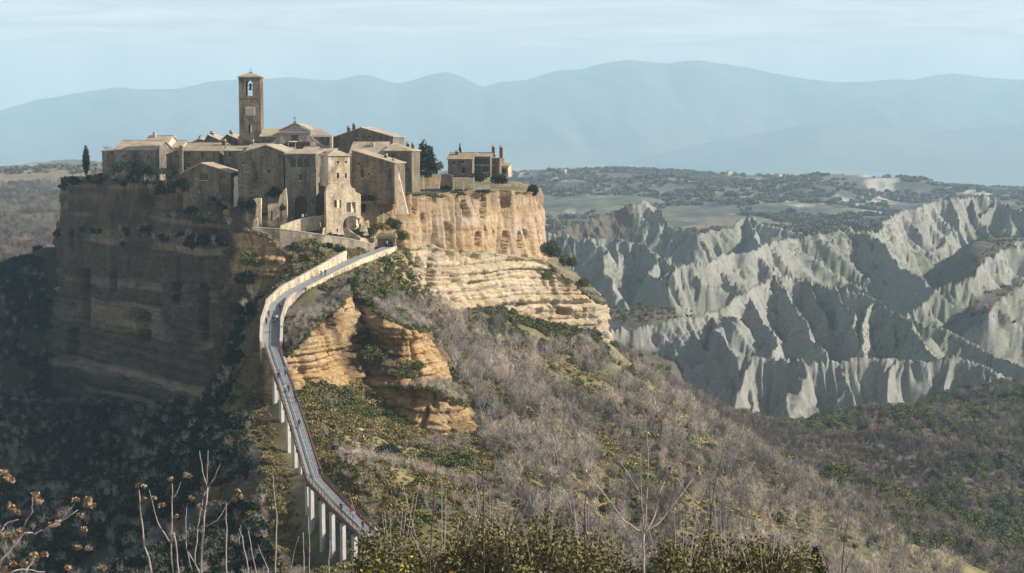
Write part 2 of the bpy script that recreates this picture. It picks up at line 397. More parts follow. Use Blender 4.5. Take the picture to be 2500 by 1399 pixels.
M['leaf_dry'] = mottled('dry_ochre_scrub', [(0.25, (0.17, 0.14, 0.065)), (0.5, (0.26, 0.215, 0.095)), (0.75, (0.34, 0.285, 0.135))], 0.3, 0, fine=7, finemix=0.5, spread=[(0.0, (0.75, 0.75, 0.75)), (0.5, (1, 1, 1)), (1.0, (1.2, 1.15, 1.0))])
M['leaf_yellow'] = mottled('yellow_autumn_leaves', [(0.3, (0.45, 0.28, 0.02)), (0.7, (0.7, 0.5, 0.05))], 2.0, 0)
M['leaf_rust'] = mottled('rusty_oak_leaves', [(0.3, (0.17, 0.1, 0.03)), (0.7, (0.3, 0.19, 0.05))], 2.0, 0)
M['seed'] = mottled('tan_seed_heads', [(0.3, (0.2, 0.13, 0.075)), (0.55, (0.36, 0.26, 0.16)), (0.8, (0.55, 0.45, 0.32))], 9.0, 0)
M['skin'] = mottled('skin', [(0.3, (0.45, 0.28, 0.2)), (0.7, (0.5, 0.32, 0.23))], 3.0, 0, rough=0.6)
M['hair'] = mottled('dark_hair', [(0.3, (0.02, 0.014, 0.01)), (0.7, (0.05, 0.035, 0.025))], 6.0, 0)


# ------------------------------------------------------------------ terrain: one height function, three sheets to the horizon
CTRL = [  # (photo column, photo row, distance): where the ground lies
    # the slope below the viewpoint
    (600, 1900, 30), (1250, 1950, 30), (1900, 1950, 30), (2700, 1950, 30), (-200, 1900, 30),
    (300, 1720, 70), (900, 1700, 70), (1250, 1700, 70), (1900, 1720, 70), (2700, 1750, 70),
    (-200, 1620, 140), (500, 1560, 140), (1000, 1530, 140), (1500, 1560, 140), (2100, 1600, 140), (2700, 1620, 140),
    (700, 1470, 205), (1050, 1440, 205), (1400, 1460, 210), (1800, 1480, 220), (2300, 1520, 230), (300, 1500, 210), (-100, 1520, 220),
    # dark valley left of the ridge
    (0, 705, 545), (-150, 800, 545), (130, 590, 530), (60, 648, 538), (-150, 1050, 430), (0, 1050, 425), (150, 1000, 430), (0, 1300, 330), (-200, 1350, 330), (300, 1190, 380), (300, 1399, 300),
    (120, 1250, 360), (450, 1060, 392), (520, 960, 398), (560, 1060, 318), (600, 1110, 300), (650, 1150, 291), (520, 1190, 305), (560, 1240, 285), (450, 1290, 290), (600, 1320, 268), (450, 1420, 260),
    (653, 1000, 330), (610, 1000, 338), (675, 1085, 312), (700, 1172, 296), (724, 1300, 280), (755, 1360, 271), (790, 1385, 263), (825, 1398, 256), (860, 1400, 249), (750, 1405, 255), (955, 1352, 237), (1030, 1362, 240),
    # right of the bridge
    (740, 965, 322), (800, 990, 325), (780, 1100, 292), (820, 1180, 279), (880, 1240, 266), (920, 1305, 251), (900, 1060, 322), (900, 1150, 300), (1000, 1250, 272), (1000, 1335, 256), (1200, 1399, 255),
    (1050, 1100, 320), (1150, 1150, 312), (1300, 1250, 292), (1150, 1050, 340), (850, 960, 338), (940, 985, 348), (1130, 1040, 345), (1170, 940, 366), (1090, 880, 376),
    # the saddle under the causeway and the terraces
    (850, 645, 398), (780, 640, 396), (720, 625, 398), (690, 610, 402), (700, 590, 408), (800, 595, 411), (900, 605, 414), (760, 690, 384), (690, 700, 383), (640, 715, 376), (670, 760, 362), (670, 850, 340), (860, 700, 378),
    (955, 620, 418), (1000, 650, 420), (960, 680, 410), (900, 690, 396), (1000, 720, 408), (1030, 745, 424), (1050, 800, 400), (575, 985, 386), (600, 930, 366), (600, 720, 408),
    # the wooded flank below the sunlit cliff
    (1100, 800, 414), (1200, 780, 442), (1300, 795, 464), (1460, 825, 492), (1250, 850, 425), (1200, 900, 392), (1300, 1000, 368), (1400, 905, 430), (1560, 935, 465), (1500, 1050, 392), (1640, 980, 468),
    (1700, 1020, 462), (1850, 1115, 430), (1600, 1150, 372), (1800, 1250, 350), (2000, 1205, 405), (2120, 1265, 388), (2330, 1405, 352), (1500, 1300, 312), (1800, 1399, 302), (1350, 1130, 325), (2600, 1560, 330),
    # behind that flank
    (1600, 1010, 560), (1800, 1170, 520), (2000, 1290, 480), (2200, 1400, 440), (1480, 900, 580), (1700, 1050, 620),
    # the woods in the right valley
    (1880, 1125, 560), (2000, 1150, 548), (2150, 1200, 530), (2270, 1280, 500), (2370, 1350, 480), (2500, 1480, 460),
    (2000, 1180, 610), (2250, 1250, 600), (2450, 1400, 560), (2650, 1500, 540), (2420, 1150, 650), (2600, 1220, 640), (2250, 1110, 655), (2050, 1060, 680), (2500, 1100, 690),
    (1850, 1062, 725), (1980, 1038, 730), (2120, 1008, 735), (2250, 1010, 730), (2400, 1050, 720), (2600, 1120, 700),
    (1600, 1000, 790), (1750, 1060, 810), (1900, 1090, 805), (2050, 1080, 805), (2200, 1040, 805), (2350, 985, 800), (2500, 960, 800), (2650, 960, 800),
    (1500, 930, 820), (1400, 860, 840),
    # floors between the badland ridges
    (1450, 805, 945), (1600, 790, 950), (1500, 755, 1010), (1650, 745, 1030), (1560, 740, 1080), (2000, 895, 905), (2150, 900, 905), (2280, 900, 900), (1850, 880, 910),
    (2450, 880, 920), (2600, 900, 920), (2400, 800, 1030), (2550, 820, 1020), (2250, 740, 1150), (2100, 745, 1130), (2380, 760, 1100), (2560, 740, 1120), (1800, 730, 1100), (1950, 740, 1110),
    (1350, 760, 1000), (1250, 700, 1100), (1400, 640, 1300), (1700, 640, 1300), (1850, 640, 1320), (2350, 600, 1350), (2550, 600, 1350), (2200, 640, 1330),
    (1400, 570, 1650), (1250, 560, 1650), (1700, 580, 1680), (2000, 570, 1680), (2250, 560, 1700), (2550, 540, 1700),
    (1300, 548, 2000), (1600, 552, 2000), (1900, 552, 2000), (2200, 540, 2000), (2550, 520, 2000),
    # wooded valley side at the far left
    (0, 690, 640), (80, 650, 720), (0, 640, 800), (130, 600, 820), (-200, 660, 800), (0, 560, 1100), (150, 520, 1150), (-200, 560, 1150), (0, 480, 1500), (150, 470, 1500), (-200, 490, 1500), (0, 430, 1850), (130, 412, 1900), (300, 406, 1950), (-200, 440, 1850),
    (500, 500, 1500), (900, 560, 1500), (400, 620, 900), (800, 680, 900), (700, 440, 2000), (1000, 480, 2000), (300, 640, 740), (700, 640, 760), (1100, 640, 740), (1350, 740, 640),
    (300, 1010, 455), (200, 1010, 470), (110, 950, 492), (450, 1010, 425), (540, 985, 408), (300, 1000, 500), (500, 1000, 465), (700, 850, 480), (700, 780, 560), (1000, 760, 560), (1000, 800, 480), (1200, 740, 540), (300, 820, 560),
]
# line of the causeway and footbridge (deck level); the ground stays below it
BR = [(952, 603, 415), (900, 622, 404), (860, 637, 396), (790, 672, 384), (715, 712, 373), (678, 745, 362), (664, 790, 349), (662, 846, 336), (676, 888, 326), (696, 940, 315), (730, 1045, 296), (768, 1170, 274.5), (830, 1237, 260), (908, 1312, 245), (950, 1345, 238)]
bp = np.array([tuple(W(*p)) for p in BR])
bs = np.concatenate([[0], np.cumsum(np.hypot(*np.diff(bp[:, :2], axis=0).T))])
def under_bridge(x, y, z, berm=False):
    d = np.full(np.shape(x), 1e9); zd = np.zeros(np.shape(x))
    for i in range(len(bp) - 1):
        a, b = bp[i], bp[i + 1]; ab = b[:2] - a[:2]
        t = np.clip(((x - a[0]) * ab[0] + (y - a[1]) * ab[1]) / (ab @ ab), 0, 1)
        dd = np.hypot(x - a[0] - t * ab[0], y - a[1] - t * ab[1]); m = dd < d
        d = np.where(m, dd, d); zd = np.where(m, a[2] + t * (b[2] - a[2]), zd)
    lim = zd - 0.55 + np.clip(d - 2.4, 0, 1e9) * 0.9
    z = np.where((d < 9) & (y > 362), np.maximum(z, zd - 0.75 - np.clip(d - 2.3, 0, 1e9) * 0.5 - np.clip(d - 4.5, 0, 1e9) * 1.6), z) if berm else z     # the causeway stands on a low bank
    return np.where(d < 12, np.minimum(z, lim), z)
side = []
for u_ in np.linspace(2, bs[5], 8):
    p_ = np.array([np.interp(u_, bs, bp[:, k]) for k in range(3)]); q_ = np.array([np.interp(u_ + 1, bs, bp[:, k]) for k in range(3)]); d_ = (q_ - p_)[:2] / np.hypot(*(q_ - p_)[:2])
    side.append((p_[0] - d_[1] * 4.2, p_[1] + d_[0] * 4.2, p_[2] - 1.2)); side.append((p_[0] + d_[1] * 4.2, p_[1] - d_[0] * 4.2, p_[2] - .6))
cp = np.array([tuple(W(*c)) for c in CTRL] + side)
RC = 9.0
def rbf_fit(p):
    d = np.sqrt(((p[:, None, :2] - p[None, :, :2]) ** 2).sum(-1) + RC * RC)
    n = len(p)
    A = np.zeros((n + 3, n + 3)); A[:n, :n] = d + np.eye(n) * -0.9
    A[:n, n] = 1; A[:n, n + 1:] = p[:, :2] / 1000; A[n:, :n] = A[:n, n:].T
    return np.linalg.solve(A, np.concatenate([p[:, 2], [0, 0, 0]]))
rw = rbf_fit(cp)
def base_h(x, y):
    x = np.asarray(x, float).ravel(); y = np.asarray(y, float).ravel()
    out = np.empty_like(x)
    for i in range(0, len(x), 60000):
        a, b = x[i:i + 60000, None], y[i:i + 60000, None]
        d = np.sqrt((a - cp[:, 0]) ** 2 + (b - cp[:, 1]) ** 2 + RC * RC)
        out[i:i + 60000] = d @ rw[:-3] + rw[-3] + rw[-2] * a[:, 0] / 1000 + rw[-1] * b[:, 0] / 1000
    return out

# clay badlands: knife-edged ridges (crest points as column, row, distance), each side fluted by gullies
RIDGES = [
    ('edge', [(1400, 806, 898), (1480, 800, 900), (1560, 790, 905), (1660, 770, 912), (1752, 768, 915), (1768, 815, 895), (1785, 862, 876), (1900, 867, 871), (2060, 868, 868), (2180, 872, 866), (2262, 875, 865), (2310, 864, 864), (2380, 890, 852), (2480, 930, 842), (2600, 960, 830)], 1.0),
    ('horn', [(1640, 800, 938), (1690, 765, 955), (1742, 748, 968), (1790, 712, 985), (1835, 690, 1003), (1890, 664, 1022), (1960, 672, 1022), (2060, 694, 1012), (2150, 735, 992), (2230, 775, 972), (2320, 817, 952), (2420, 872, 925), (2520, 905, 900)], 1.0),
    ('spur', [(1890, 666, 1020), (1925, 720, 998), (1965, 790, 972), (1992, 850, 950)], 0.7),
    ('spur', [(1805, 712, 990), (1840, 770, 968), (1900, 850, 940)], 0.7),
    ('spur', [(2045, 692, 1010), (2080, 760, 985), (2092, 820, 962)], 0.6),
    ('spur', [(2200, 762, 980), (2245, 800, 950), (2285, 868, 918)], 0.6),
    ('spur', [(2120, 722, 1000), (2108, 790, 972), (2098, 850, 945)], 0.6),
    ('wall', [(1290, 556, 1205), (1400, 570, 1192), (1500, 576, 1186), (1556, 582, 1180), (1600, 622, 1165), (1655, 645, 1150), (1740, 626, 1180), (1850, 590, 1232), (1960, 570, 1272), (2080, 552, 1302), (2130, 560, 1322), (2200, 507, 1420), (2285, 480, 1480), (2400, 470, 1500), (2490, 505, 1480), (2580, 545, 1450)], 1.0),
    ('spur', [(2080, 553, 1300), (2140, 590, 1275), (2200, 650, 1245), (2250, 705, 1215)], 0.8),
    ('spur', [(1450, 575, 1186), (1485, 640, 1150), (1515, 735, 1100)], 0.6),
    ('spur', [(1560, 585, 1178), (1605, 660, 1140), (1650, 690, 1115)], 0.6),
    ('spur', [(2330, 560, 1440), (2300, 610, 1400), (2290, 660, 1370)], 0.6),
    ('tooth', [(1330, 558, 1480), (1400, 540, 1500), (1480, 522, 1520), (1530, 500, 1530), (1574, 482, 1540), (1602, 500, 1540), (1628, 542, 1520), (1690, 565, 1480), (1760, 548, 1500), (1815, 521, 1520), (1870, 548, 1500), (1950, 566, 1480)], 1.0),
    ('spur', [(1815, 523, 1518), (1840, 560, 1490), (1880, 590, 1460)], 0.6),
    ('crag', [(2215, 752, 1120), (2270, 728, 1130), (2330, 684, 1150), (2420, 632, 1182), (2500, 572, 1232), (2600, 520, 1270)], 1.0),
    ('crag', [(2440, 760, 1040), (2500, 700, 1060), (2600, 640, 1090)], 0.8),
]
RP = []
for kind, pts, k in RIDGES:
    q = np.array([tuple(W(*c)) for c in pts])
    RP.append((kind, q, k))
# fins: short ribs that run down from the crests, every few dozen metres
_r = random.Random(21)
for kind, q, k in list(RP):
    if kind == 'spur': continue
    s_ = np.concatenate([[0], np.cumsum(np.hypot(*np.diff(q[:, :2], axis=0).T))]); u_ = 12.0
    while u_ < s_[-1] - 8:
        a = np.array([np.interp(u_, s_, q[:, j]) for j in range(3)]); b = np.array([np.interp(u_ + 3, s_, q[:, j]) for j in range(3)]); d = (b - a)[:2]; d = d / max(np.hypot(*d), 1e-6)
        nrm = np.array([d[1], -d[0]]); dr = nrm + d * _r.uniform(-.1, .75); dr = dr / np.hypot(*dr); ln = _r.uniform(24, 62)
        m1 = (a[0] + dr[0] * ln * .5, a[1] + dr[1] * ln * .5, a[2] - ln * .5 * _r.uniform(.8, 1.0)); e1 = (a[0] + dr[0] * ln, a[1] + dr[1] * ln, a[2] - ln * _r.uniform(.72, .9))
        RP.append(('fin', np.array([tuple(a - [0, 0, .5]), m1, e1]), _r.uniform(.35, .6))); u_ += _r.uniform(13, 34)
def gully(u, seed):
    """0..1: rows of V-shaped gullies, uneven in spacing and depth"""
    v = u + 0.9 * vnoise(u * 0.6, u * 0 + seed * 1.7, seed) + seed * 0.37
    return np.abs(2 * (v - np.floor(v)) - 1) * (0.35 + 0.75 * vnoise(u * 0.43, u * 0 + 5.5, seed + 7))
def bad_h(x, y):
    """height, 0..1 share of bare clay and distance below the crest of the badland ridges"""
    best = np.full(x.shape, -1e9); dist = np.full(x.shape, 1e9); crest = np.zeros(x.shape)
    wob = fbm(x / 34, y / 34, 71, 3) - 0.5
    x, y = x + (fbm(x / 42, y / 42, 72, 2) - .5) * 22 + (fbm(x / 13, y / 13, 73, 3) - .5) * 9, y + (fbm(x / 42, y / 42, 74, 2) - .5) * 22 + (fbm(x / 13, y / 13, 75, 3) - .5) * 9
    X_, Y_, W_ = x, y, wob
    for ri, (kind, q, k) in enumerate(RP):
        pad = 55 if kind == 'fin' else 1e6
        sub = (X_ > q[:, 0].min() - pad) & (X_ < q[:, 0].max() + pad) & (Y_ > q[:, 1].min() - pad) & (Y_ < q[:, 1].max() + pad)
        if not sub.any(): continue
        x, y, wob = X_[sub], Y_[sub], W_[sub]
        bd = np.full(x.shape, 1e9); bz = np.zeros(x.shape); bs = np.zeros(x.shape); bside = np.ones(x.shape)
        acc = 0.0
        for i in range(len(q) - 1):
            a, b = q[i], q[i + 1]
            ab = b[:2] - a[:2]; ln = math.hypot(*ab)
            t = np.clip(((x - a[0]) * ab[0] + (y - a[1]) * ab[1]) / (ln * ln), 0, 1)
            dx, dy = x - (a[0] + t * ab[0]), y - (a[1] + t * ab[1])
            d = np.hypot(dx, dy)
            m = d < bd
            bd = np.where(m, d, bd); bz = np.where(m, a[2] + t * (b[2] - a[2]), bz)
            bs = np.where(m, acc + t * ln, bs); bside = np.where(m, np.sign(ab[0] * dy - ab[1] * dx), bside)
            acc += ln
        bd2 = np.maximum(bd + wob * np.minimum(bd, 30) * 0.5, 0)
        skew = (0.5 if kind in ('edge', 'horn', 'wall', 'tooth') else 0.0) * np.where(bside < 0, 1.0, 0.4)
        u = bs - skew * bd + bside * 700 * (ri + 1) + wob * 22 * np.minimum(bd / 25, 1.5)
        steep = 1.5 if kind != 'tooth' else 1.15
        drop = steep * np.minimum(bd2, 14) + 0.78 * np.clip(bd2 - 14, 0, 40) + 0.5 * np.clip(bd2 - 54, 0, 1e9)
        gate = 0.3 + 0.9 * smooth(0.25, 0.65, vnoise(u / 70, u * 0 + ri, 77))
        w1 = np.minimum(bd / 24, 1) * np.exp(-bd / 140); w2 = np.minimum(bd / 9, 1) * np.exp(-bd / 85); w3 = np.minimum(bd / 4, 1) * np.exp(-bd / 60); w4 = np.minimum(bd / 2, 1) * np.exp(-bd / 40)
        g0, g1, g2, g3 = gully(u / 42, 3 + ri), gully(u / 16, 5 + ri), gully(u / 6.5, 55 + ri), gully(u / 3.6, 95 + ri)
        gul = (17.0 * g0 * w1 + gate * (10.0 * g1 * w2 + 7.5 * g2 * w3) + 4.0 * g3 * w4) * max(k, .8)
        notch = (2.6 * gully(bs / 13.0, 33 + ri) + 1.3 * gully(bs / 4.5, 63 + ri)) * np.exp(-bd / 4) * k * (0.3 if kind in ('edge', 'horn') else 1.0)
        h = bz - drop - gul + 2.5 * np.minimum(bd / 12, 1) - notch + (fbm(x / 9, y / 9, 88, 3) - 0.5) * 1.0
        if kind == 'fin': h = np.where(bd > 50, -1e9, h)
        old = best[sub]; m = h > old
        best[sub] = np.where(m, h, old); dist[sub] = np.where(m, bd + (6 if kind == 'fin' else 0), dist[sub])
    return best, dist

far_crest = np.array([(x, y) for x, y in [(-600, 452), (-200, 430), (0, 416), (130, 404), (230, 400), (500, 410), (900, 425), (1240, 424), (1320, 420), (1420, 415), (1500, 413), (1600, 418), (1750, 427), (1900, 433), (2040, 436), (2120, 444), (2300, 452), (2400, 458), (2500, 461), (3000, 470)]], float)
mount_crest = np.array([(-900, 330), (-200, 300), (0, 275), (90, 250), (180, 234), (270, 222), (350, 224), (430, 219), (480, 208), (520, 198), (590, 195), (640, 196), (710, 189), (790, 196), (830, 196), (870, 186), (900, 187), (940, 200), (975, 208), (1010, 198), (1050, 184), (1090, 178), (1125, 190), (1180, 211), (1215, 200), (1290, 193), (1350, 174), (1420, 170), (1470, 157), (1530, 148), (1580, 153), (1620, 157), (1660, 153), (1720, 149), (1760, 154), (1820, 164), (1880, 180), (1970, 198), (2040, 205), (2120, 205), (2180, 198), (2210, 198), (2260, 185), (2320, 177), (2400, 188), (2500, 194), (2700, 190), (3200, 240)], float)
FC_D, MC_D = 3500.0, 17500.0
def height(x, y):
    """ground height over plan coordinates, all the way to the mountains"""
    shp = np.shape(x); x = np.asarray(x, float).ravel(); y = np.asarray(y, float).ravel()
    z = np.zeros_like(x); dist = np.full_like(x, 1e9)
    near = y < 2300
    if near.any():
        xn, yn = x[near], y[near]
        zb = base_h(xn, yn)
        amp = smooth(60, 260, yn)
        zb = zb + amp * ((fbm(xn / 38, yn / 38, 1, 4) - 0.5) * 7 + (fbm(xn / 9, yn / 9, 9, 3) - 0.5) * 2.2) * np.where(yn < 420, 0.55, 1.0)
        nb = (yn > 225) & (yn < 430) & (xn < 10) & (xn > -75)
        if nb.any(): zb[nb] = under_bridge(xn[nb], yn[nb], zb[nb], True)
        pxn = CX + F * xn / yn
        zb = zb - 26 * smooth(835, 880, yn) * (1 - smooth(1480, 1600, yn)) * smooth(1640, 1760, pxn) * (1 - smooth(1020, 1060, yn) * smooth(2250, 2400, pxn)) \
                - 22 * smooth(1010, 1040, yn) * (1 - smooth(1480, 1600, yn)) * smooth(1400, 1450, pxn) * (1 - smooth(1640, 1760, pxn))
        bz, bd = np.full_like(xn, -1e9), np.full_like(xn, 1e9)
        m = (yn > 760) & (xn > -60)
        if m.any():
            a, b = bad_h(xn[m], yn[m]); bz[m] = a; bd[m] = b
        k = 3.0
        hh = np.clip(0.5 + 0.5 * (bz - zb) / k, 0, 1)
        zz = zb * (1 - hh) + np.maximum(bz, zb - 50) * hh + k * hh * (1 - hh)
        z[near] = zz; dist[near] = np.where(hh > 0.5, bd, 1e9)
    far = y >= 2000
    if far.any():
        xf, yf = x[far], y[far]
        px = CX + F * xf / yf                                   # bearing
        zc = np.interp(px, far_crest[:, 0], [Wz(v, FC_D) for v in far_crest[:, 1]])
        zfoot = np.interp(px, [-600, 0, 1300, 1900, 2500, 3000], [-50, -45, -103, -108, -96, -96])
        t = smooth(1950, FC_D, yf)
        up = zfoot + (zc - zfoot) * t ** 0.8
        over = zc - 230 * smooth(FC_D + 50, FC_D + 1500, yf)
        zz = np.where(yf < FC_D, up, over)
        zz = zz + (fbm(xf / 300, yf / 300, 21, 5) - 0.5) * 75 * smooth(2000, 2250, yf) * (1 - smooth(FC_D - 420, FC_D - 80, yf)) + (fbm(xf / 300, yf / 300, 31, 4) - 0.5) * 5
        # mountains: crest line, spurs and foothills
        mc = np.interp(px, mount_crest[:, 0], [Wz(v, MC_D) for v in mount_crest[:, 1]])
        hill = np.interp(px, [-900, 0, 700, 1500, 1750, 2000, 2250, 2500, 3200], [Wz(v, 13400) for v in (420, 400, 420, 400, 340, 296, 318, 300, 330)])
        plain = -340.0
        sp = (fbm(px / 260 + yf / 4200, yf / 3600, 41, 4) - 0.5)
        tm = smooth(12000, MC_D, yf + sp * 1500)
        zm = plain + (mc - plain) * np.maximum(tm, smooth(MC_D - 260, MC_D, yf)) ** 1.15 + sp * 80 * smooth(12200, 14700, yf) * (1 - smooth(MC_D - 700, MC_D - 50, yf))
        zm = np.where(yf > MC_D, mc - (yf - MC_D) * 0.25, zm)
        hb = hill - np.abs(yf - 13400) * 0.28
        zm = np.maximum(zm, hb)
        tt = smooth(FC_D + 200, 9000, yf)
        zz = zz * (1 - tt) + zm * tt
        bl = smooth(2000, 2300, yf)
        z[far] = np.where(yf < 2300, z[far] * (1 - bl) + zz * bl, zz)
    return z.reshape(shp), dist.reshape(shp)
def ground(x, y): return float(height(np.array([x]), np.array([y]))[0][0])

def rows(*spec):
    out = [spec[0][0]]
    for a, b, s in spec:
        n = max(1, round((b - a) / s)); out += list(a + (b - a) * np.arange(1, n + 1) / n)
    return np.array(out)
def sheet(name, bear, dist_rows, mat, colour):
    B, D = np.meshgrid(np.tan(bear), dist_rows)
    X, Y = B * D, D
    Z, near_crest = height(X, Y)
    nr, nc = X.shape
    gy = np.gradient(Z, axis=0) / np.maximum(np.gradient(Y, axis=0), 1e-6)
    gx = np.gradient(Z, axis=1) / np.maximum(np.gradient(X, axis=1), 1e-6)
    slope = np.hypot(gx, gy)
    idx = np.arange(nr * nc).reshape(nr, nc)
    quads = np.stack([idx[:-1, :-1], idx[:-1, 1:], idx[1:, 1:], idx[1:, :-1]], -1).reshape(-1, 4)
    me = mesh_np(name, np.stack([X, Y, Z], -1).reshape(-1, 3), quads)
    c = colour(X, Y, Z, slope, near_crest)
    at = me.color_attributes.new('cover', 'FLOAT_COLOR', 'POINT')
    at.data.foreach_set('color', np.concatenate([c.reshape(-1, 3), np.ones((nr * nc, 1))], 1).astype(np.float32).ravel())
    o = link_mesh(name, me, mat, None, True)
    tag(o, kind='structure'); return o
def lerp(a, b, t): return a + (np.asarray(b, float) - a) * t[..., None]
def cover_near(X, Y, Z, S, DC):
    n1, n2, n3 = fbm(X / 22, Y / 22, 101, 4), fbm(X / 7, Y / 7, 111, 4), fbm(X / 60, Y / 60, 121, 4)
    px, py = project(X, Y, Z)
    c = np.zeros(X.shape + (3,)) + np.array([0.165, 0.14, 0.07])              # dry scrub and grass
    c = lerp(c, (0.26, 0.21, 0.095), smooth(0.38, 0.58, n1))                 # ochre grass
    c = lerp(c, (0.12, 0.125, 0.045), smooth(0.5, 0.66, n2) * .8)                  # green patches
    c = lerp(c, (0.3, 0.25, 0.17), smooth(0.62, 0.74, fbm(X / 13, Y / 13, 131, 3)) * 0.6)   # bare earth
    valley_shade = smooth(-20, -55, X + (n1 - .5) * 20 + (Y - 300) * .12) * (Y < 700)                         # shade of the left valley, painted into the ground colour
    c = lerp(c, (0.05, 0.043, 0.03), valley_shade * .9)
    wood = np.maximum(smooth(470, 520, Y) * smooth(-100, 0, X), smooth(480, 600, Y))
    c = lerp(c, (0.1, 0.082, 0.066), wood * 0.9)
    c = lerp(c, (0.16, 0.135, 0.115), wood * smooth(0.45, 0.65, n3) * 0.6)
    # pale clay where the ridges stand, grass lower down
    clay = (DC < 1e8) * smooth(0.22, 0.42, S + (n2 - 0.5) * 0.25) * (1 - smooth(60, 120, DC) * 0.8)
    tone = 0.86 + 0.3 * n1
    cc = np.array([0.25, 0.243, 0.213]) * tone[..., None]
    clay = clay * (1 - (Y > 1400) * (px < 1545))
    green = (DC < 1e8) * smooth(9, 36, DC + (n2 - 0.5) * 36)
    cc = lerp(cc, (0.15, 0.165, 0.1), green * 0.85)
    cc = lerp(cc, (0.17, 0.175, 0.125), smooth(0.5, 0.68, n3) * 0.6)
    cc = lerp(cc, (0.075, 0.08, 0.05), smooth(0.54, 0.62, fbm(X / 26, Y / 26, 145, 4)) * 0.75 * smooth(1.7, 0.9, S))
    c = np.where(clay[..., None] > 0, c + (cc - c) * clay[..., None], c)
    crown = (DC < 7) * (S < 0.6) * 1.0
    c = lerp(c, (0.1, 0.085, 0.06), crown * 0.5)
    # fields and woods of the far valley sides
    f = smooth(1300, 1500, Y) * (DC > 1e8)
    c = lerp(c, (0.1, 0.1, 0.07), f * 0.8)
    c = lerp(c, (0.2, 0.16, 0.11), f * smooth(0.55, 0.6, fbm(X / 150, Y / 150, 141, 2)))
    fl = smooth(1600, 1750, Y) * (X < -100)
    c = lerp(c, (0.24, 0.19, 0.125), fl)
    return np.clip(c, 0.01, 0.8)
def cover_far(X, Y, Z, S, DC):
    n1, n2 = fbm(X / 160, Y / 160, 151, 4), fbm(X / 45, Y / 45, 161, 4)
    c = np.zeros(X.shape + (3,)) + np.array([0.12, 0.115, 0.09])  # pale, close tones: distance haze painted into the ground colour
    c = lerp(c, (0.16, 0.15, 0.115), smooth(0.5, 0.56, n1))
    c = lerp(c, (0.15, 0.15, 0.11), smooth(0.56, 0.6, fbm(X / 120, Y / 90, 171, 2)))
    c = lerp(c, (0.085, 0.085, 0.065), smooth(0.52, 0.6, n2) * 0.8)
    c = lerp(c, (0.4, 0.37, 0.31), smooth(0.66, 0.72, fbm(X / 70, Y / 140, 181, 4)) * smooth(0.08, 0.2, S) * (Y < FC_D))
    c = lerp(c, (0.22, 0.19, 0.13), smooth(0.55, 0.58, fbm(X / 500, Y / 900, 191, 2)) * smooth(4000, 6000, Y))
    return c
def cover_mount(X, Y, Z, S, DC):
    n1 = fbm(X / 700, Y / 700, 201, 5)
    c = np.zeros(X.shape + (3,)) + np.array([0.07, 0.08, 0.055])
    c = lerp(c, (0.16, 0.15, 0.1), smooth(0.48, 0.6, n1) * (1 - smooth(-150, 150, Z)))
    c = lerp(c, (0.11, 0.11, 0.08), smooth(0.5, 0.6, fbm(X / 300, Y / 300, 211, 4)))
    return c
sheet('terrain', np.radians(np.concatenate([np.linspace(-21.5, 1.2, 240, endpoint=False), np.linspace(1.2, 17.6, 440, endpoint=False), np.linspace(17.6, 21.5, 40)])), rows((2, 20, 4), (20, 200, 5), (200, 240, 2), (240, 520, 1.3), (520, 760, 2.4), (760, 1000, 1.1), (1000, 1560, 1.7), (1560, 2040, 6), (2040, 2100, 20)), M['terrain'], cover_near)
sheet('far_hills', np.radians(np.linspace(-24, 24, 500)), rows((2100, 3600, 12), (3600, 5000, 70), (5000, 11000, 220)), M['far'], cover_far)
sheet('mountains', np.radians(np.linspace(-26, 26, 600)), rows((11000, 17200, 90), (17200, 17800, 40), (17800, 20000, 180)), M['mount'], cover_mount)

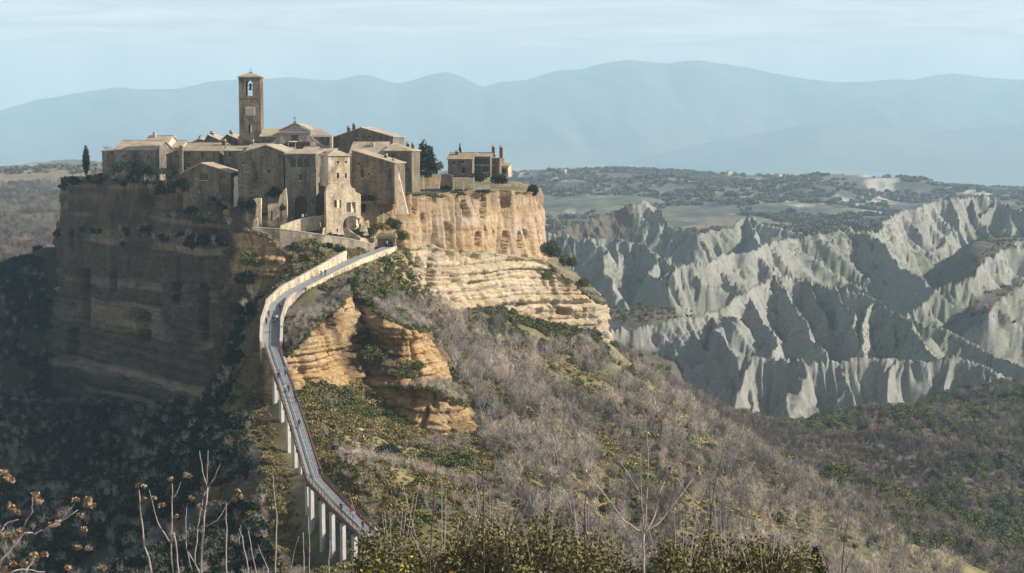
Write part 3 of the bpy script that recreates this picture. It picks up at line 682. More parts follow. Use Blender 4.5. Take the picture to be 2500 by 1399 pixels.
# ------------------------------------------------------------------ the tuff butte: stacked cliff walls
def spline_closed(P, n):
    """closed Catmull-Rom curve through P, resampled evenly"""
    P = np.asarray(P, float); k = len(P); out = []
    for i in range(k):
        p0, p1, p2, p3 = P[i - 1], P[i], P[(i + 1) % k], P[(i + 2) % k]
        for t in np.linspace(0, 1, 24, endpoint=False):
            out.append(0.5 * ((2 * p1) + (-p0 + p2) * t + (2 * p0 - 5 * p1 + 4 * p2 - p3) * t * t + (-p0 + 3 * p1 - 3 * p2 + p3) * t ** 3))
    out = np.array(out + [out[0]])
    s = np.concatenate([[0], np.cumsum(np.hypot(*np.diff(out[:, :2], axis=0).T))])
    q = np.linspace(0, s[-1], n, endpoint=False)
    return np.stack([np.interp(q, s, out[:, j]) for j in range(out.shape[1])], 1), q, s[-1]
def cliff(name, pts, z_bot, mat, n, m, style, batter=2.0, dents=(), lichen_shade=None, amp=1.0, seed=0, cap_mat=None, straight=False):
    """wall of rock round a closed plan (column, row of its top edge, distance); counter-clockwise seen from above"""
    P = [(W(a, b, c).x, c, W(a, b, c).z) for a, b, c in pts]
    q0, s0, total = spline_closed(P, 2000)                    # finer where the wall faces the viewpoint
    tt = np.roll(q0, -1, 0) - np.roll(q0, 1, 0); nn = np.stack([tt[:, 1], -tt[:, 0]], 1); nn /= np.linalg.norm(nn, axis=1)[:, None]
    face = -(nn * q0[:, :2]).sum(1) / np.linalg.norm(q0[:, :2], axis=1)
    wgt = np.where(face > -0.15, 1.0, 0.12); cum = np.concatenate([[0], np.cumsum(wgt)])
    us = np.interp(np.linspace(0, cum[-1], n, endpoint=False), cum, np.arange(2001)); qq = np.concatenate([q0, q0[:1]])
    q = np.stack([np.interp(us, np.arange(2001), qq[:, j]) for j in range(3)], 1); s = us * total / 2000
    t0 = np.roll(q, -1, 0) - np.roll(q, 1, 0); tl = np.hypot(t0[:, 0], t0[:, 1])
    nx, ny = t0[:, 1] / tl, -t0[:, 0] / tl
    t = np.linspace(0, 1, m)[:, None]
    zt = q[:, 2][None, :] + (fbm(s / 6, s * 0, 3 + seed, 3) - 0.5)[None, :] * 2.2 * amp
    Z = zt + (z_bot - zt) * t
    S = np.broadcast_to(s[None, :], Z.shape)
    # wrap noise round the loop by using plan coordinates
    A, B = q[:, 0][None, :] + 0 * Z, q[:, 1][None, :] + 0 * Z
    Q = A * 0.8 + B * 0.6
    Q2 = A * 0.7 - B * 0.75
    off = batter * t
    if style == 'flute':            # vertical columns and clefts, some hollows low down
        su = S + (fbm(Q / 14, Z / 26, 12 + seed, 2) - .5) * 7
        fl = np.abs(2 * vnoise(su / 5.0, Z / 60, 5 + seed) - 1); fl2 = np.abs(2 * vnoise(su / 2.0, Z / 34, 6 + seed) - 1); fl3 = vnoise(su / 0.9, Z / 14, 7 + seed)
        off = off + amp * (2.6 * fl ** 0.6 + 1.3 * fl2 + 0.6 * fl3 + 1.5 * (fbm(S / 16, Z / 60, 8 + seed, 3) - 0.5) * 2 + 0.5 * (fbm(S / 1.6, Z / 3.5, 9 + seed, 3) - 0.5) * 2) - 2.0
        cl = np.abs(vnoise(su / 6.5, Z / 44, 14 + seed) - 0.5)                                                    # deep clefts between the columns
        off = off - 3.6 * amp * (1 - smooth(0.0, 0.10, cl)) * smooth(0.3, 0.5, fbm(S / 8, Z / 22, 16 + seed, 2))
        cell = np.floor(su / 3.6); hc = hash2(cell, cell * 0, 3 + seed); zh = zt - (zt - z_bot) * (0.15 + 0.7 * hash2(cell, cell * 0 + 1, 4 + seed))   # tall hollows with rounded feet
        hx = (su / 3.6 - cell - 0.5 + (fbm(S / 1.5, Z / 3, 17 + seed, 2) - .5) * .5) / 0.42; hz = (Z - zh) / (1.5 + 4.5 * hash2(cell, cell * 0 + 2, 5 + seed))
        off = off - 2.6 * amp * (hc > 0.6) * (1 - smooth(0.35, 1.0, np.abs(hx) ** 2.5 + np.abs(hz) ** 2.5))
    else:                           # bedding: hard beds jut out, soft beds are worn back, joints cut through
        wz = Z + (fbm(S / 60, S * 0, 21 + seed, 2) - 0.5) * 4 + S * 0.012 + (fbm(S / 9, Z / 6, 20 + seed, 2) - 0.5) * 0.35
        hard = vnoise(wz / 1.5, S / 400, 22 + seed); thin = vnoise(wz / 0.55, S / 200, 23 + seed); big = vnoise(wz / 6.0, S / 200, 28 + seed)
        f = wz / 2.3 + 0.8 * vnoise(wz / 5, S * 0, 32 + seed); pl = np.abs(f - np.floor(f) - 0.5)                   # open bedding planes
        bid = np.floor(f); brk = vnoise(S / 3.2, bid * 3.7, 31 + seed)                                           # blocks fallen out of a bed
        off = off + amp * (0.9 * smooth(0.42, 0.52, hard) + 0.4 * smooth(0.45, 0.55, thin) + 1.8 * smooth(0.42, 0.58, big) - 0.9 * (1 - smooth(0.02, 0.09, pl)) - 0.9 * smooth(0.62, 0.7, brk)
                           + 1.3 * (fbm(S / 22, Z / 40, 24 + seed, 3) - 0.5) * 2 + 0.45 * (fbm(S / 2.0, Z / 0.8, 25 + seed, 3) - 0.5) * 2) - 1.2
        bk = hash2(np.floor(S / 2.4 + hash2(bid, bid * 0, 2) * 7), bid, 33 + seed); bk2 = hash2(np.floor(S / 5.5 + hash2(bid, bid * 0 + 3, 2) * 5), np.floor(bid / 2), 34 + seed)      # blocks stand proud or back
        off = off + amp * (0.75 * (bk - .5) + 0.9 * (bk2 - .5))
        jn = np.abs(vnoise(S / 7.5 + (fbm(S / 9, Z / 20, 27 + seed, 2) - .5) * .6, np.floor(wz / 9.0) * 1.3, 26 + seed) - 0.5); jn2 = np.abs(vnoise(S / 2.2, bid * 2.3, 29 + seed) - 0.5)
        off = off - amp * (2.2 * (1 - smooth(0.0, 0.05, jn)) + 0.8 * (1 - smooth(0.0, 0.06, jn2)))
    off = off + amp * 0.3 * (fbm(S / 0.9, Z / 0.7, 51 + seed, 3) - 0.5) * 2
    off = off * np.minimum(t / 0.03 + 0.15, 1)
    X = A + nx[None, :] * off; Y = B + ny[None, :] * off
    for (cx, cyy, rx, ry, dep, dirx) in dents:                # caves, clefts and hollows
        px, py = project(X, Y, Z)
        r = np.abs((px - cx) / rx) ** 3 + np.abs((py - cyy) / ry) ** 3
        g = (1 - smooth(0.55, 1.1, r + (fbm(px / 14, py / 14, 61, 2) - 0.5) * 0.8)) * ((ny[None, :] < 0.35) & (Y < B.mean()) | (nx[None, :] > 0.5)) * (1.0 if dirx >= 0 else (nx[None, :] < .3))
        X = X - dep * g * dirx; Y = Y + dep * g * math.sqrt(max(0, 1 - dirx * dirx))
    nv = n * m
    Z = under_bridge(X, Y, Z)
    V = np.stack([X, Y, Z], -1).reshape(-1, 3)
    idx = np.arange(nv).reshape(m, n); nxt = np.roll(idx, -1, 1)
    quads = np.stack([idx[:-1], idx[1:], nxt[1:], nxt[:-1]], -1).reshape(-1, 4)
    # cap: rings shrinking towards the middle of the plan
    rings = 6; cen = q[:, :2].mean(0); cz = np.median(q[:, 2]); vs = [V]; base = idx[0]
    for k in range(1, rings + 1):
        f = (k / rings) * 0.97
        xx = X[0] + (cen[0] - X[0]) * f; yy = Y[0] + (cen[1] - Y[0]) * f
        zz = Z[0] + (cz - Z[0]) * min(1, f * 1.3) + (fbm(xx / 8, yy / 8, 44, 3) - 0.5) * 0.8
        vs.append(np.stack([xx, yy, under_bridge(xx, yy, zz)], -1))
        cur = nv + np.arange(n) + (k - 1) * n
        quads = np.concatenate([quads, np.stack([base, np.roll(base, -1), np.roll(cur, -1), cur], -1)])
        base = cur
    me = mesh_np(name, np.concatenate(vs), quads)
    if cap_mat is not None:
        me.materials.append(mat); me.materials.append(cap_mat)
        mi = np.zeros(len(me.polygons), np.int32); mi[(m - 1) * n:] = 1
        me.polygons.foreach_set('material_index', mi)
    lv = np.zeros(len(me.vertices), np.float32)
    if lichen_shade is not None:
        co = np.concatenate(vs); lv[:] = np.clip(lichen_shade(co[:, 0], co[:, 1], co[:, 2]), 0, 1)
    at = me.attributes.new('lichen_shade', 'FLOAT', 'POINT'); at.data.foreach_set('value', lv)
    o = link_mesh(name, me, mat, None, False)
    tag(o, kind='structure')
    return o
M['turf'] = mottled('village_turf', [(0.3, (0.1, 0.1, 0.045)), (0.55, (0.17, 0.14, 0.07)), (0.75, (0.27, 0.23, 0.15))], 0.25, 0.3, 0.1)
# shade of the west side painted into the rock, weaker along some beds
def west_shade(x, y, z):
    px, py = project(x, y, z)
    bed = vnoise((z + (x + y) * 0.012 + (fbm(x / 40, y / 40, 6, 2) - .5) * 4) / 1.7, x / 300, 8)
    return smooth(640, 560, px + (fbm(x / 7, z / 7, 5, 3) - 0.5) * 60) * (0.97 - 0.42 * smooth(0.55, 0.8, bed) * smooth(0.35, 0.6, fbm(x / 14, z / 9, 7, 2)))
def thin_lichen(x, y, z):
    return smooth(0.45, 0.75, fbm(x / 9 + y / 11, z / 9, 15, 3)) * 0.75

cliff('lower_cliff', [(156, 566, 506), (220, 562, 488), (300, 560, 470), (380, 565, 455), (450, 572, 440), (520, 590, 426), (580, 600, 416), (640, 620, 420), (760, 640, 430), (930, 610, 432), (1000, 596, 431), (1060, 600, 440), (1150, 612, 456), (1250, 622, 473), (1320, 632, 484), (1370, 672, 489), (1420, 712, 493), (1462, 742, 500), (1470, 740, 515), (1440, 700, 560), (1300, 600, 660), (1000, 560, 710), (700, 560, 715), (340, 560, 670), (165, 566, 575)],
      -86, M['cliff_lo'], 900, 150, 'bed', 9.0, [(1049, 690, 7, 60, 3.0, 0.8), (1062, 760, 9, 40, 2.5, 0.8), (1370, 760, 12, 10, 3, 0.8), (1272, 745, 12, 6, 2, .8), (1020, 640, 6, 14, 2, 0.8), (276, 640, 8, 75, 5, -.6), (432, 690, 7, 60, 3.5, -.6), (212, 720, 8, 80, 4, -.6), (352, 800, 18, 40, 4, -.6), (500, 760, 9, 70, 3.5, -.6), (320, 620, 4, 40, 3, -.6), (180, 840, 14, 40, 3, -.6)], west_shade, 0.85, 0, M['turf'])
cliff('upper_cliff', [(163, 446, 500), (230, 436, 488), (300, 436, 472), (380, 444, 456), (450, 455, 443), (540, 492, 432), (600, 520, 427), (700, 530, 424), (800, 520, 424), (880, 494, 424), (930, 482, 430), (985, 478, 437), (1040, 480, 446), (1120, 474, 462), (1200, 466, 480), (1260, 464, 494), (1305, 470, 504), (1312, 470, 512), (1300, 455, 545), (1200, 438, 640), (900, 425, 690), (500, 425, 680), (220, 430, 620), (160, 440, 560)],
      -37, M['cliff_up'], 900, 90, 'flute', 2.0, [(1233, 480, 12, 32, 6.0, 0.75), (1012, 500, 5, 26, 2.5, .7), (1165, 585, 6, 20, 2.0, .7), (1232, 590, 5, 26, 2.5, .7), (1268, 585, 5, 20, 2.0, .7), (1180, 505, 6, 34, 2.0, .7)], lambda x, y, z: np.maximum(west_shade(x, y, z), 0.28 * smooth(-24, -17, z)), 0.85, 3, M['turf'])
# rock under the terrace, its sunlit corner above the dark face
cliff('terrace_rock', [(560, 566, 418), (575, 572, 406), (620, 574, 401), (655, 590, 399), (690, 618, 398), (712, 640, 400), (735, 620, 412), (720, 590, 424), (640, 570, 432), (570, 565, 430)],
      -62, M['cliff_mid'], 260, 90, 'bed', 4.0, [], lambda x, y, z: np.maximum(np.maximum(smooth(584, 560, project(x, y, z)[0] + (fbm(x / 3, z / 3, 35, 3) - .5) * 40), smooth(-31, -37, z + (fbm(x / 5, z / 5, 36, 3) - .5) * 8) * .9), thin_lichen(x, y, z) * .5), 0.9, 11, M['turf'])  # left edge and foot painted dark as shade, over thin lichens
# the spur that carries the causeway
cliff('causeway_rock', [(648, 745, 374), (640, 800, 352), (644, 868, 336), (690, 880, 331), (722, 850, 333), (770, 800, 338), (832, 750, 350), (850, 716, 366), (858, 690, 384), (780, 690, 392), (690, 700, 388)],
      -62, M['cliff_mid'], 380, 90, 'bed', 7.0, [(800, 760, 12, 50, 2.0, .6)], lambda x, y, z: np.maximum(smooth(655, 640, project(x, y, z)[0]) * 0.9, thin_lichen(x, y, z)), 0.9, 19, M['turf'])  # left flank painted dark as shade, thin lichens elsewhere
cliff('middle_outcrop', [(832, 700, 378), (848, 706, 372), (905, 745, 368), (918, 770, 357), (950, 782, 352), (1005, 798, 352), (1046, 815, 360), (1052, 790, 378), (1010, 745, 398), (940, 700, 404), (860, 680, 400)],
      -66, M['cliff_mid'], 320, 90, 'bed', 6.0, [(880, 790, 50, 90, 4.0, 0.0)], lambda x, y, z: thin_lichen(x, y, z), 1.0, 29, M['turf'])
cliff('low_outcrop', [(940, 932, 356), (970, 946, 347), (1030, 950, 341), (1090, 965, 341), (1135, 992, 347), (1140, 975, 362), (1080, 930, 374), (980, 918, 370)],
      -70, M['cliff_mid'], 220, 60, 'bed', 5.0, [(1020, 975, 9, 26, 2.0, .5)], lambda x, y, z: thin_lichen(x, y, z) * 0.8, 0.9, 37, M['turf'])
# cave-riddled rock below the hip-roofed tower house
cliff('cave_rock', [(795, 470, 418), (800, 456, 414), (830, 453, 413), (858, 455, 413), (876, 476, 413), (884, 492, 416), (880, 480, 424), (835, 452, 426), (798, 456, 424)],
      -29, M['stone_warm'], 240, 90, 'flute', 2.0, [], lambda x, y, z: thin_lichen(x, y, z) * 0.35, 0.5, 41, M['stone_warm'])

# ------------------------------------------------------------------ the village
def slab(mb, w, h, t, holes, y0=0.0, mi=0, x0=None):
    """upright wall w x h x t with real openings; holes are (centre x, bottom z, width, height, arched)"""
    x0 = -w / 2 if x0 is None else x0
    xs = sorted({x0, x0 + w, *[c for q in holes for c in (q[0] - q[2] / 2, q[0] + q[2] / 2)]})
    zs = sorted({0.0, h, *[c for q in holes for c in (q[1], q[1] + q[3])]})
    inside = lambda x, z: any(abs(x - q[0]) < q[2] / 2 and q[1] < z < q[1] + q[3] for q in holes)
    for i in range(len(xs) - 1):
        for j in range(len(zs) - 1):
            a, b, c, d = xs[i], xs[i + 1], zs[j], zs[j + 1]
            if b - a < 1e-6 or d - c < 1e-6 or inside((a + b) / 2, (c + d) / 2): continue
            mb.add([(a, y0, c), (b, y0, c), (b, y0, d), (a, y0, d)], [(0, 1, 2, 3)], mi)
            mb.add([(a, y0 + t, c), (b, y0 + t, c), (b, y0 + t, d), (a, y0 + t, d)], [(3, 2, 1, 0)], mi)
    y1 = y0 + t
    mb.add([(x0, y0, 0), (x0, y1, 0), (x0, y1, h), (x0, y0, h)], [(3, 2, 1, 0)], mi)
    mb.add([(x0 + w, y0, 0), (x0 + w, y1, 0), (x0 + w, y1, h), (x0 + w, y0, h)], [(0, 1, 2, 3)], mi)
    mb.add([(x0, y0, h), (x0 + w, y0, h), (x0 + w, y1, h), (x0, y1, h)], [(0, 1, 2, 3)], mi)
    for cx, cz, ww, hh, arch in holes:
        a, b, c, d = cx - ww / 2, cx + ww / 2, cz, cz + hh
        mb.add([(a, y0, c), (a, y1, c), (a, y1, d), (a, y0, d)], [(0, 1, 2, 3)], mi)
        mb.add([(b, y0, c), (b, y1, c), (b, y1, d), (b, y0, d)], [(3, 2, 1, 0)], mi)
        mb.add([(a, y0, c), (b, y0, c), (b, y1, c), (a, y1, c)], [(0, 1, 2, 3)], mi)
        if not arch:
            mb.add([(a, y0, d), (b, y0, d), (b, y1, d), (a, y1, d)], [(3, 2, 1, 0)], mi)
        else:
            r = ww / 2; n = 10
            pts = [(cx - r * math.cos(math.pi * k / n), d - r + r * math.sin(math.pi * k / n)) for k in range(n + 1)]
            for k in range(n):
                (xa, za), (xb, zb) = pts[k], pts[k + 1]
                mb.add([(xa, y0, za), (xb, y0, zb), (xb, y0, d), (xa, y0, d)], [(0, 1, 2, 3)], mi)
                mb.add([(xa, y1, za), (xb, y1, zb), (xb, y1, d), (xa, y1, d)], [(3, 2, 1, 0)], mi)
                mb.add([(xa, y0, za), (xb, y0, zb), (xb, y1, zb), (xa, y1, za)], [(3, 2, 1, 0)], mi)
def roof_slab(mb, a, b, c, d, t=0.22, mi=0):
    """sloping slab: a-b along the eave, d-c along the top"""
    a, b, c, d = map(Vector, (a, b, c, d))
    nrm = (b - a).cross(d - a).normalized()
    if nrm.z < 0: nrm = -nrm
    mb.hexa([a, b, c, d], [p + nrm * t for p in (a, b, c, d)], mi)

def house(name, label, px0, px1, y_eave, D, depth, wall='stone_brown', roof=None, ybase=None, windows=(), doors=(), chimneys=(), yaw=math.radians(-9), roof_mat='tile', group=None, cat='house', zbase=-17.5, side_windows=()):
    """one house with its parts; px/py are where its front stands in the photograph, D its distance
    roof: ('side', ridge row) eave to the viewer | ('front', apex col, apex row, right eave row) gable to the viewer | ('mono', left row, right row) | ('shed', back row) | ('hip', apex row) | ('flat', parapet)"""
    x0, x1 = W(px0, y_eave, D).x, W(px1, y_eave, D).x
    w = x1 - x0; xc = (x0 + x1) / 2
    zb = Wz(ybase, D) if ybase else zbase
    h = Wz(y_eave, D) - zb
    root = empty(name, (xc, D, zb), yaw)
    tag(root, label, cat, group or 'houses of the village')
    lx = lambda px, py: W(px, py, D).x - xc
    lz = lambda py: Wz(py, D) - zb
    wm = M[wall]
    holes = []
    for (a, b, c, d, arch) in list(windows) + list(doors):     # px0, px1, row top, row bottom, arched
        holes.append(((lx(a, c) + lx(b, c)) / 2, max(0.0, lz(d)), lx(b, c) - lx(a, c), lz(c) - max(0.0, lz(d)), arch))
    mb = MB(); T = 0.45; d = depth; x_, X_ = -w / 2, w / 2
    kind = roof[0] if roof else 'flat'
    if kind == 'mono':
        hl, hr = lz(roof[1]), lz(roof[2]); h = min(hl, hr)
    holes = [q + (q[1] + q[3] < h - .05,) for q in holes]          # openings above the eave line become shutters on the gable
    slab(mb, w, h, T, [q[:5] for q in holes if q[5]])
    mb.box(x_, X_, d - T, d, 0, h)
    mb.box(x_, x_ + T, T, d - T, 0, h)
    sh = [(y, z, ww, hh, False) for y, z, ww, hh in side_windows]
    if sh:
        sm = MB(); slab(sm, d - 2 * T, h, T, [(y - d / 2, z, ww, hh, False) for y, z, ww, hh in side_windows])
        vs = [(X_ - vy, vx + d / 2, vz) for vx, vy, vz in sm.v]
        mb.add(vs, sm.f)
    else:
        mb.box(X_ - T, X_, T, d - T, 0, h)
    rb = MB(); o = 0.32; e = 0.02
    if kind == 'side':
        ry = Wz(roof[1], D + d / 2) - zb; rise = ry - h; sl = rise / (d / 2)
        for s in (-1, 1):
            xa = x_ if s < 0 else X_
            mb.hexa([(xa - s * T, 0, h), (xa, 0, h), (xa, d, h), (xa - s * T, d, h)], [(xa - s * T, d / 2 - .01, ry), (xa, d / 2 - .01, ry), (xa, d / 2 + .01, ry), (xa - s * T, d / 2 + .01, ry)])
        roof_slab(rb, (x_ - o, -o, h - o * sl + e), (X_ + o, -o, h - o * sl + e), (X_ + o, d / 2, ry + e), (x_ - o, d / 2, ry + e))
        roof_slab(rb, (X_ + o, d + o, h - o * sl + e), (x_ - o, d + o, h - o * sl + e), (x_ - o, d / 2, ry + e), (X_ + o, d / 2, ry + e))
        rb.box(x_ - o, X_ + o, d / 2 - .14, d / 2 + .14, ry + .18, ry + .36)
        ztop = lambda x, y: h + sl * min(y, d - y)
    elif kind == 'front':
        ax, az = lx(roof[1], roof[2]), lz(roof[2]); hr = lz(roof[3]) if len(roof) > 3 else h
        mb.prism([(x_, h), (X_, h), (X_, max(hr, h + .01)), (ax, az)] if hr > h + .02 else [(x_, h), (X_, h), (ax, az)], 0, T)
        mb.prism([(x_, h), (X_, h), (X_, max(hr, h + .01)), (ax, az)] if hr > h + .02 else [(x_, h), (X_, h), (ax, az)], d - T, d)
        if hr > h + .02: mb.box(X_ - T, X_, T, d - T, h, hr)
        sl, sr = (az - h) / (ax - x_), (az - hr) / (X_ - ax)
        roof_slab(rb, (x_ - o, -o, h - o * sl + e), (x_ - o, d + o, h - o * sl + e), (ax, d + o, az + e), (ax, -o, az + e))
        roof_slab(rb, (X_ + o, d + o, hr - o * sr + e), (X_ + o, -o, hr - o * sr + e), (ax, -o, az + e), (ax, d + o, az + e))
        rb.box(ax - .14, ax + .14, -o, d + o, az + .18, az + .36)
        ztop = lambda x, y: az - (sl * (ax - x) if x < ax else sr * (x - ax))
    elif kind == 'mono':
        for yy in (0, d - T): mb.prism([(x_, h), (X_, h), (X_, hr + .001), (x_, hl + .001)] if hl > hr else [(x_, h), (X_, h), (X_, hr)], yy, yy + T)
        if hl > hr: mb.box(x_, x_ + T, T, d - T, h, hl)
        s_ = (hr - hl) / w
        roof_slab(rb, (X_ + o, -o, hr + s_ * o + e), (X_ + o, d + o, hr + s_ * o + e), (x_ - .1, d + o, hl + e), (x_ - .1, -o, hl + e))
        ztop = lambda x, y: hl + s_ * (x - x_)
    elif kind == 'shed':
        ry = Wz(roof[1], D + d) - zb; sl = (ry - h) / d
        for s in (-1, 1):
            xa = x_ if s < 0 else X_
            mb.hexa([(xa - s * T, 0, h), (xa, 0, h), (xa, d, h), (xa - s * T, d, h)], [(xa - s * T, d - .02, ry), (xa, d - .02, ry), (xa, d, ry), (xa - s * T, d, ry)])
        mb.box(x_ + T, X_ - T, d - T, d, h, ry)
        roof_slab(rb, (x_ - o, -o, h - o * sl + e), (X_ + o, -o, h - o * sl + e), (X_ + o, d, ry + e), (x_ - o, d, ry + e))
        ztop = lambda x, y: h + sl * y
    elif kind == 'hip':
        ry = Wz(roof[1], D + d / 2) - zb; ax = lx(roof[2], y_eave) if len(roof) > 2 else 0.0
        c4 = [(x_ - o, -o, h), (X_ + o, -o, h), (X_ + o, d + o, h), (x_ - o, d + o, h)]
        rb.hexa(c4, [(p[0], p[1], h + .2) for p in c4])
        rb.add([(p[0], p[1], h + .2) for p in c4] + [(ax, d / 2, ry)], [(0, 1, 4), (1, 2, 4), (2, 3, 4), (3, 0, 4)])
        ztop = lambda x, y: h + .3
    else:
        rb.box(x_ + T, X_ - T, T, d - T, h - .5, h - .3)
        ztop = lambda x, y: h - .3
    mb.build('wall', wm, root)
    rb.build('roof', M[roof_mat], root)
    for k, q in enumerate(holes):
        isdoor = k >= len(windows)
        p = MB(); cx, cz, ww, hh, arch, cut = q
        dep = (0.3 if not isdoor else 0.42) if cut else -.07
        pane = lambda a, b, c, dd, m_: p.box(a, b, dep, dep + .06, c, dd, m_)
        pane(cx - ww / 2, cx + ww / 2, cz, cz + hh, 0)
        if not isdoor:
            p.box(cx - .035, cx + .035, dep - .05, dep, cz, cz + hh, 1); p.box(cx - ww / 2, cx - .035, dep - .05, dep, cz + hh * .55, cz + hh * .55 + .06, 1); p.box(cx + .035, cx + ww / 2, dep - .05, dep, cz + hh * .55, cz + hh * .55 + .06, 1)
            if not arch and ww > .5: p.box(cx - ww / 2 - .12, cx + ww / 2 + .12, -.12, 0, cz - .14, cz - .01, 2)
        p.build('door' if isdoor else 'window', [M['wood'] if isdoor else M['dark'], M['wood'], M['coping']], root)
    for y, z, ww, hh in side_windows:
        p = MB(); p.box(X_ - .34, X_ - .28, y - ww / 2, y + ww / 2, z, z + hh, 0); p.box(X_ - .28, X_ - .24, y - .03, y + .03, z, z + hh, 1)
        p.build('window', [M['dark'], M['wood']], root)
    for (cpx, y, cw, ch) in chimneys:                      # column, depth into the house, width, height
        cx = lx(cpx, y_eave); zt = ztop(cx, y)
        p = MB(); p.box(cx - cw / 2, cx + cw / 2, y - cw / 2, y + cw / 2, zt - .5, zt + ch, 0)
        p.box(cx - cw / 2 - .08, cx + cw / 2 + .08, y - cw / 2 - .08, y + cw / 2 + .08, zt + ch, zt + ch + .12, 1)
        p.box(cx - cw / 2 + .05, cx - cw / 2 + .17, y - cw / 2, y + cw / 2, zt + ch + .12, zt + ch + .4, 1); p.box(cx + cw / 2 - .17, cx + cw / 2 - .05, y - cw / 2, y + cw / 2, zt + ch + .12, zt + ch + .4, 1)
        p.box(cx - cw / 2 - .05, cx + cw / 2 + .05, y - cw / 2 - .05, y + cw / 2 + .05, zt + ch + .4, zt + ch + .5, 2)
        p.build('chimney', [wm, M['coping'], M['tile_dark']], root)
    return root

# --- left end of the village
house('small_house', 'small low stone house with flat pale roof beside the cypress', 248, 280, 369, 486, 7, 'stone_grey', ('shed', 364.5), windows=[(262, 266, 380, 387, False)], roof_mat='tile_pale')
house('long_house', 'long stone house with pale mottled roof behind the dark shrubs', 277, 383, 366, 478, 13, 'stone_grey', ('side', 345), windows=[(300, 305, 377, 386, False), (330, 335, 377, 386, False), (362, 366, 379, 386, False)], roof_mat='tile_pale', side_windows=[(5, 3.5, .8, 1.2)])
house('tall_house', 'taller house with pale roof rising behind the long house', 349, 407, 353, 493, 11, 'plaster', ('side', 333), chimneys=[(363, 4.5, .8, 1.1)], roof_mat='tile_pale', windows=[(392, 396, 364, 372, False)])
house('link_house', 'low pale-roofed house between the taller house and the buttressed house', 404, 440, 361, 496, 11, 'plaster', ('side', 345), roof_mat='tile_pale')
house('lean_to', 'small lean-to with one slanting pale roof against the buttressed house', 405, 437, 378, 472, 6, 'stone_brown', ('mono', 379, 366), windows=[(428, 433, 380, 386, False)], roof_mat='tile_pale')
house('buttressed_house', 'stone house with wide tiled roof and dark buttress at its left end', 443, 538, 369, 462, 12, 'stone_brown', ('side', 350), windows=[(456, 460, 373, 380, False), (493, 497, 372, 388, False), (455, 463, 399, 408, False)], doors=[], chimneys=[(537, 4, .9, 1.4)], side_windows=[(5, 9, .8, 1.2)])
bt = MB(); p0, p1 = W(437, 419, 461), W(446, 356, 461); bt.hexa([(p0.x, 460, -17), (p1.x, 460, -17), (p1.x, 463, -17), (p0.x, 463, -17)], [(p0.x + .2, 461, p1.z), (p1.x - .1, 461, p1.z), (p1.x - .1, 463, p1.z), (p0.x + .2, 463, p1.z)])
tag(bt.build('stone_buttress', M['stone_dark']), 'dark upright stone buttress beside the wide tiled roof', 'buttress')
house('gabled_ruin', 'roofless-looking gabled stone house with pale coping and dark upper recess', 443, 566, 422, 437, 9, 'stone_brown', ('front', 491, 400), ybase=512, windows=[(488, 508, 424, 440, False), (540, 544, 428, 435, False)], roof_mat='tile_pale')
house('back_house', 'small distant gabled house with two chimneys left of the bell tower', 468, 515, 349, 505, 8, 'stone_grey', ('front', 486, 340), chimneys=[(474, 5, .7, 1.2), (462 + 10, 7, .6, 1.5)], roof_mat='tile_pale')
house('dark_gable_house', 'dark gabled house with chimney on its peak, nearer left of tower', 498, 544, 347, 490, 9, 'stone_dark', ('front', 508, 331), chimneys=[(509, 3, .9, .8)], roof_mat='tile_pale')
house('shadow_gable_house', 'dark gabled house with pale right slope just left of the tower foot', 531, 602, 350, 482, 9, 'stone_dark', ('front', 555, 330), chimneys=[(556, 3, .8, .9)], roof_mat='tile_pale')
house('row_house', 'low house with pale roof band below the dark gables', 545, 604, 369, 455, 9, 'stone_brown', ('side', 358), windows=[(558, 564, 372, 383, False), (585, 592, 371, 378, False), (553, 559, 400, 412, False)], roof_mat='tile_pale')
house('wing_house', 'pale-roofed wing between the row house and the big gable house', 602, 655, 368, 452, 9, 'stone_grey', ('side', 352), chimneys=[(604, 4, .7, 1.0)], roof_mat='tile_pale')
house('big_gable_house', 'broad dark gabled stone house left of the gate house', 578, 694, 377, 428, 13, 'stone_brown', ('front', 651, 356, 372), ybase=520, windows=[(590, 595, 395, 401, False), (640, 644, 382, 387, False), (661, 665, 360, 364, False), (655, 660, 414, 424, False)], roof_mat='tile_pale')
# --- gate house
house('gate_house', 'square stone gate house with three arched upper windows and tall arched gateway', 694.5, 771, 377, 421, 9.5, 'stone_grey', ('shed', 366), ybase=543, roof_mat='tile_pale', cat='gate house',
      windows=[(709, 722, 386, 408, True), (725.5, 740, 386, 408, True), (743, 757, 386, 408, True), (729.5, 739, 425, 440, False)], doors=[(719, 750, 478, 541, True)], side_windows=[(3, 11, .7, 1.2)])
house('gate_annex', 'rough lower annex in shade joined to the right of the gate house', 770, 796, 446, 423, 6, 'stone_brown', ('flat',), ybase=543, windows=[(777, 781, 455, 461, False)])
house('narrow_house', 'narrow pale plastered house wedged between gate house and tower house', 771, 803, 372, 428, 8, 'plaster', ('shed', 364), ybase=460, windows=[(777, 781, 400, 408, False), (788, 793, 412, 424, False)], roof_mat='tile_pale')
house('tower_house', 'sunlit hip-roofed tower house standing on the cave rock', 799, 856, 381, 414, 5.4, 'stone_warm', ('hip', 363.5), ybase=455, yaw=math.radians(26), windows=[(822, 828, 393, 399, False), (843, 848, 393, 399, False), (822, 828, 422, 436, False), (843, 848, 422, 435, False)], roof_mat='tile_pale')
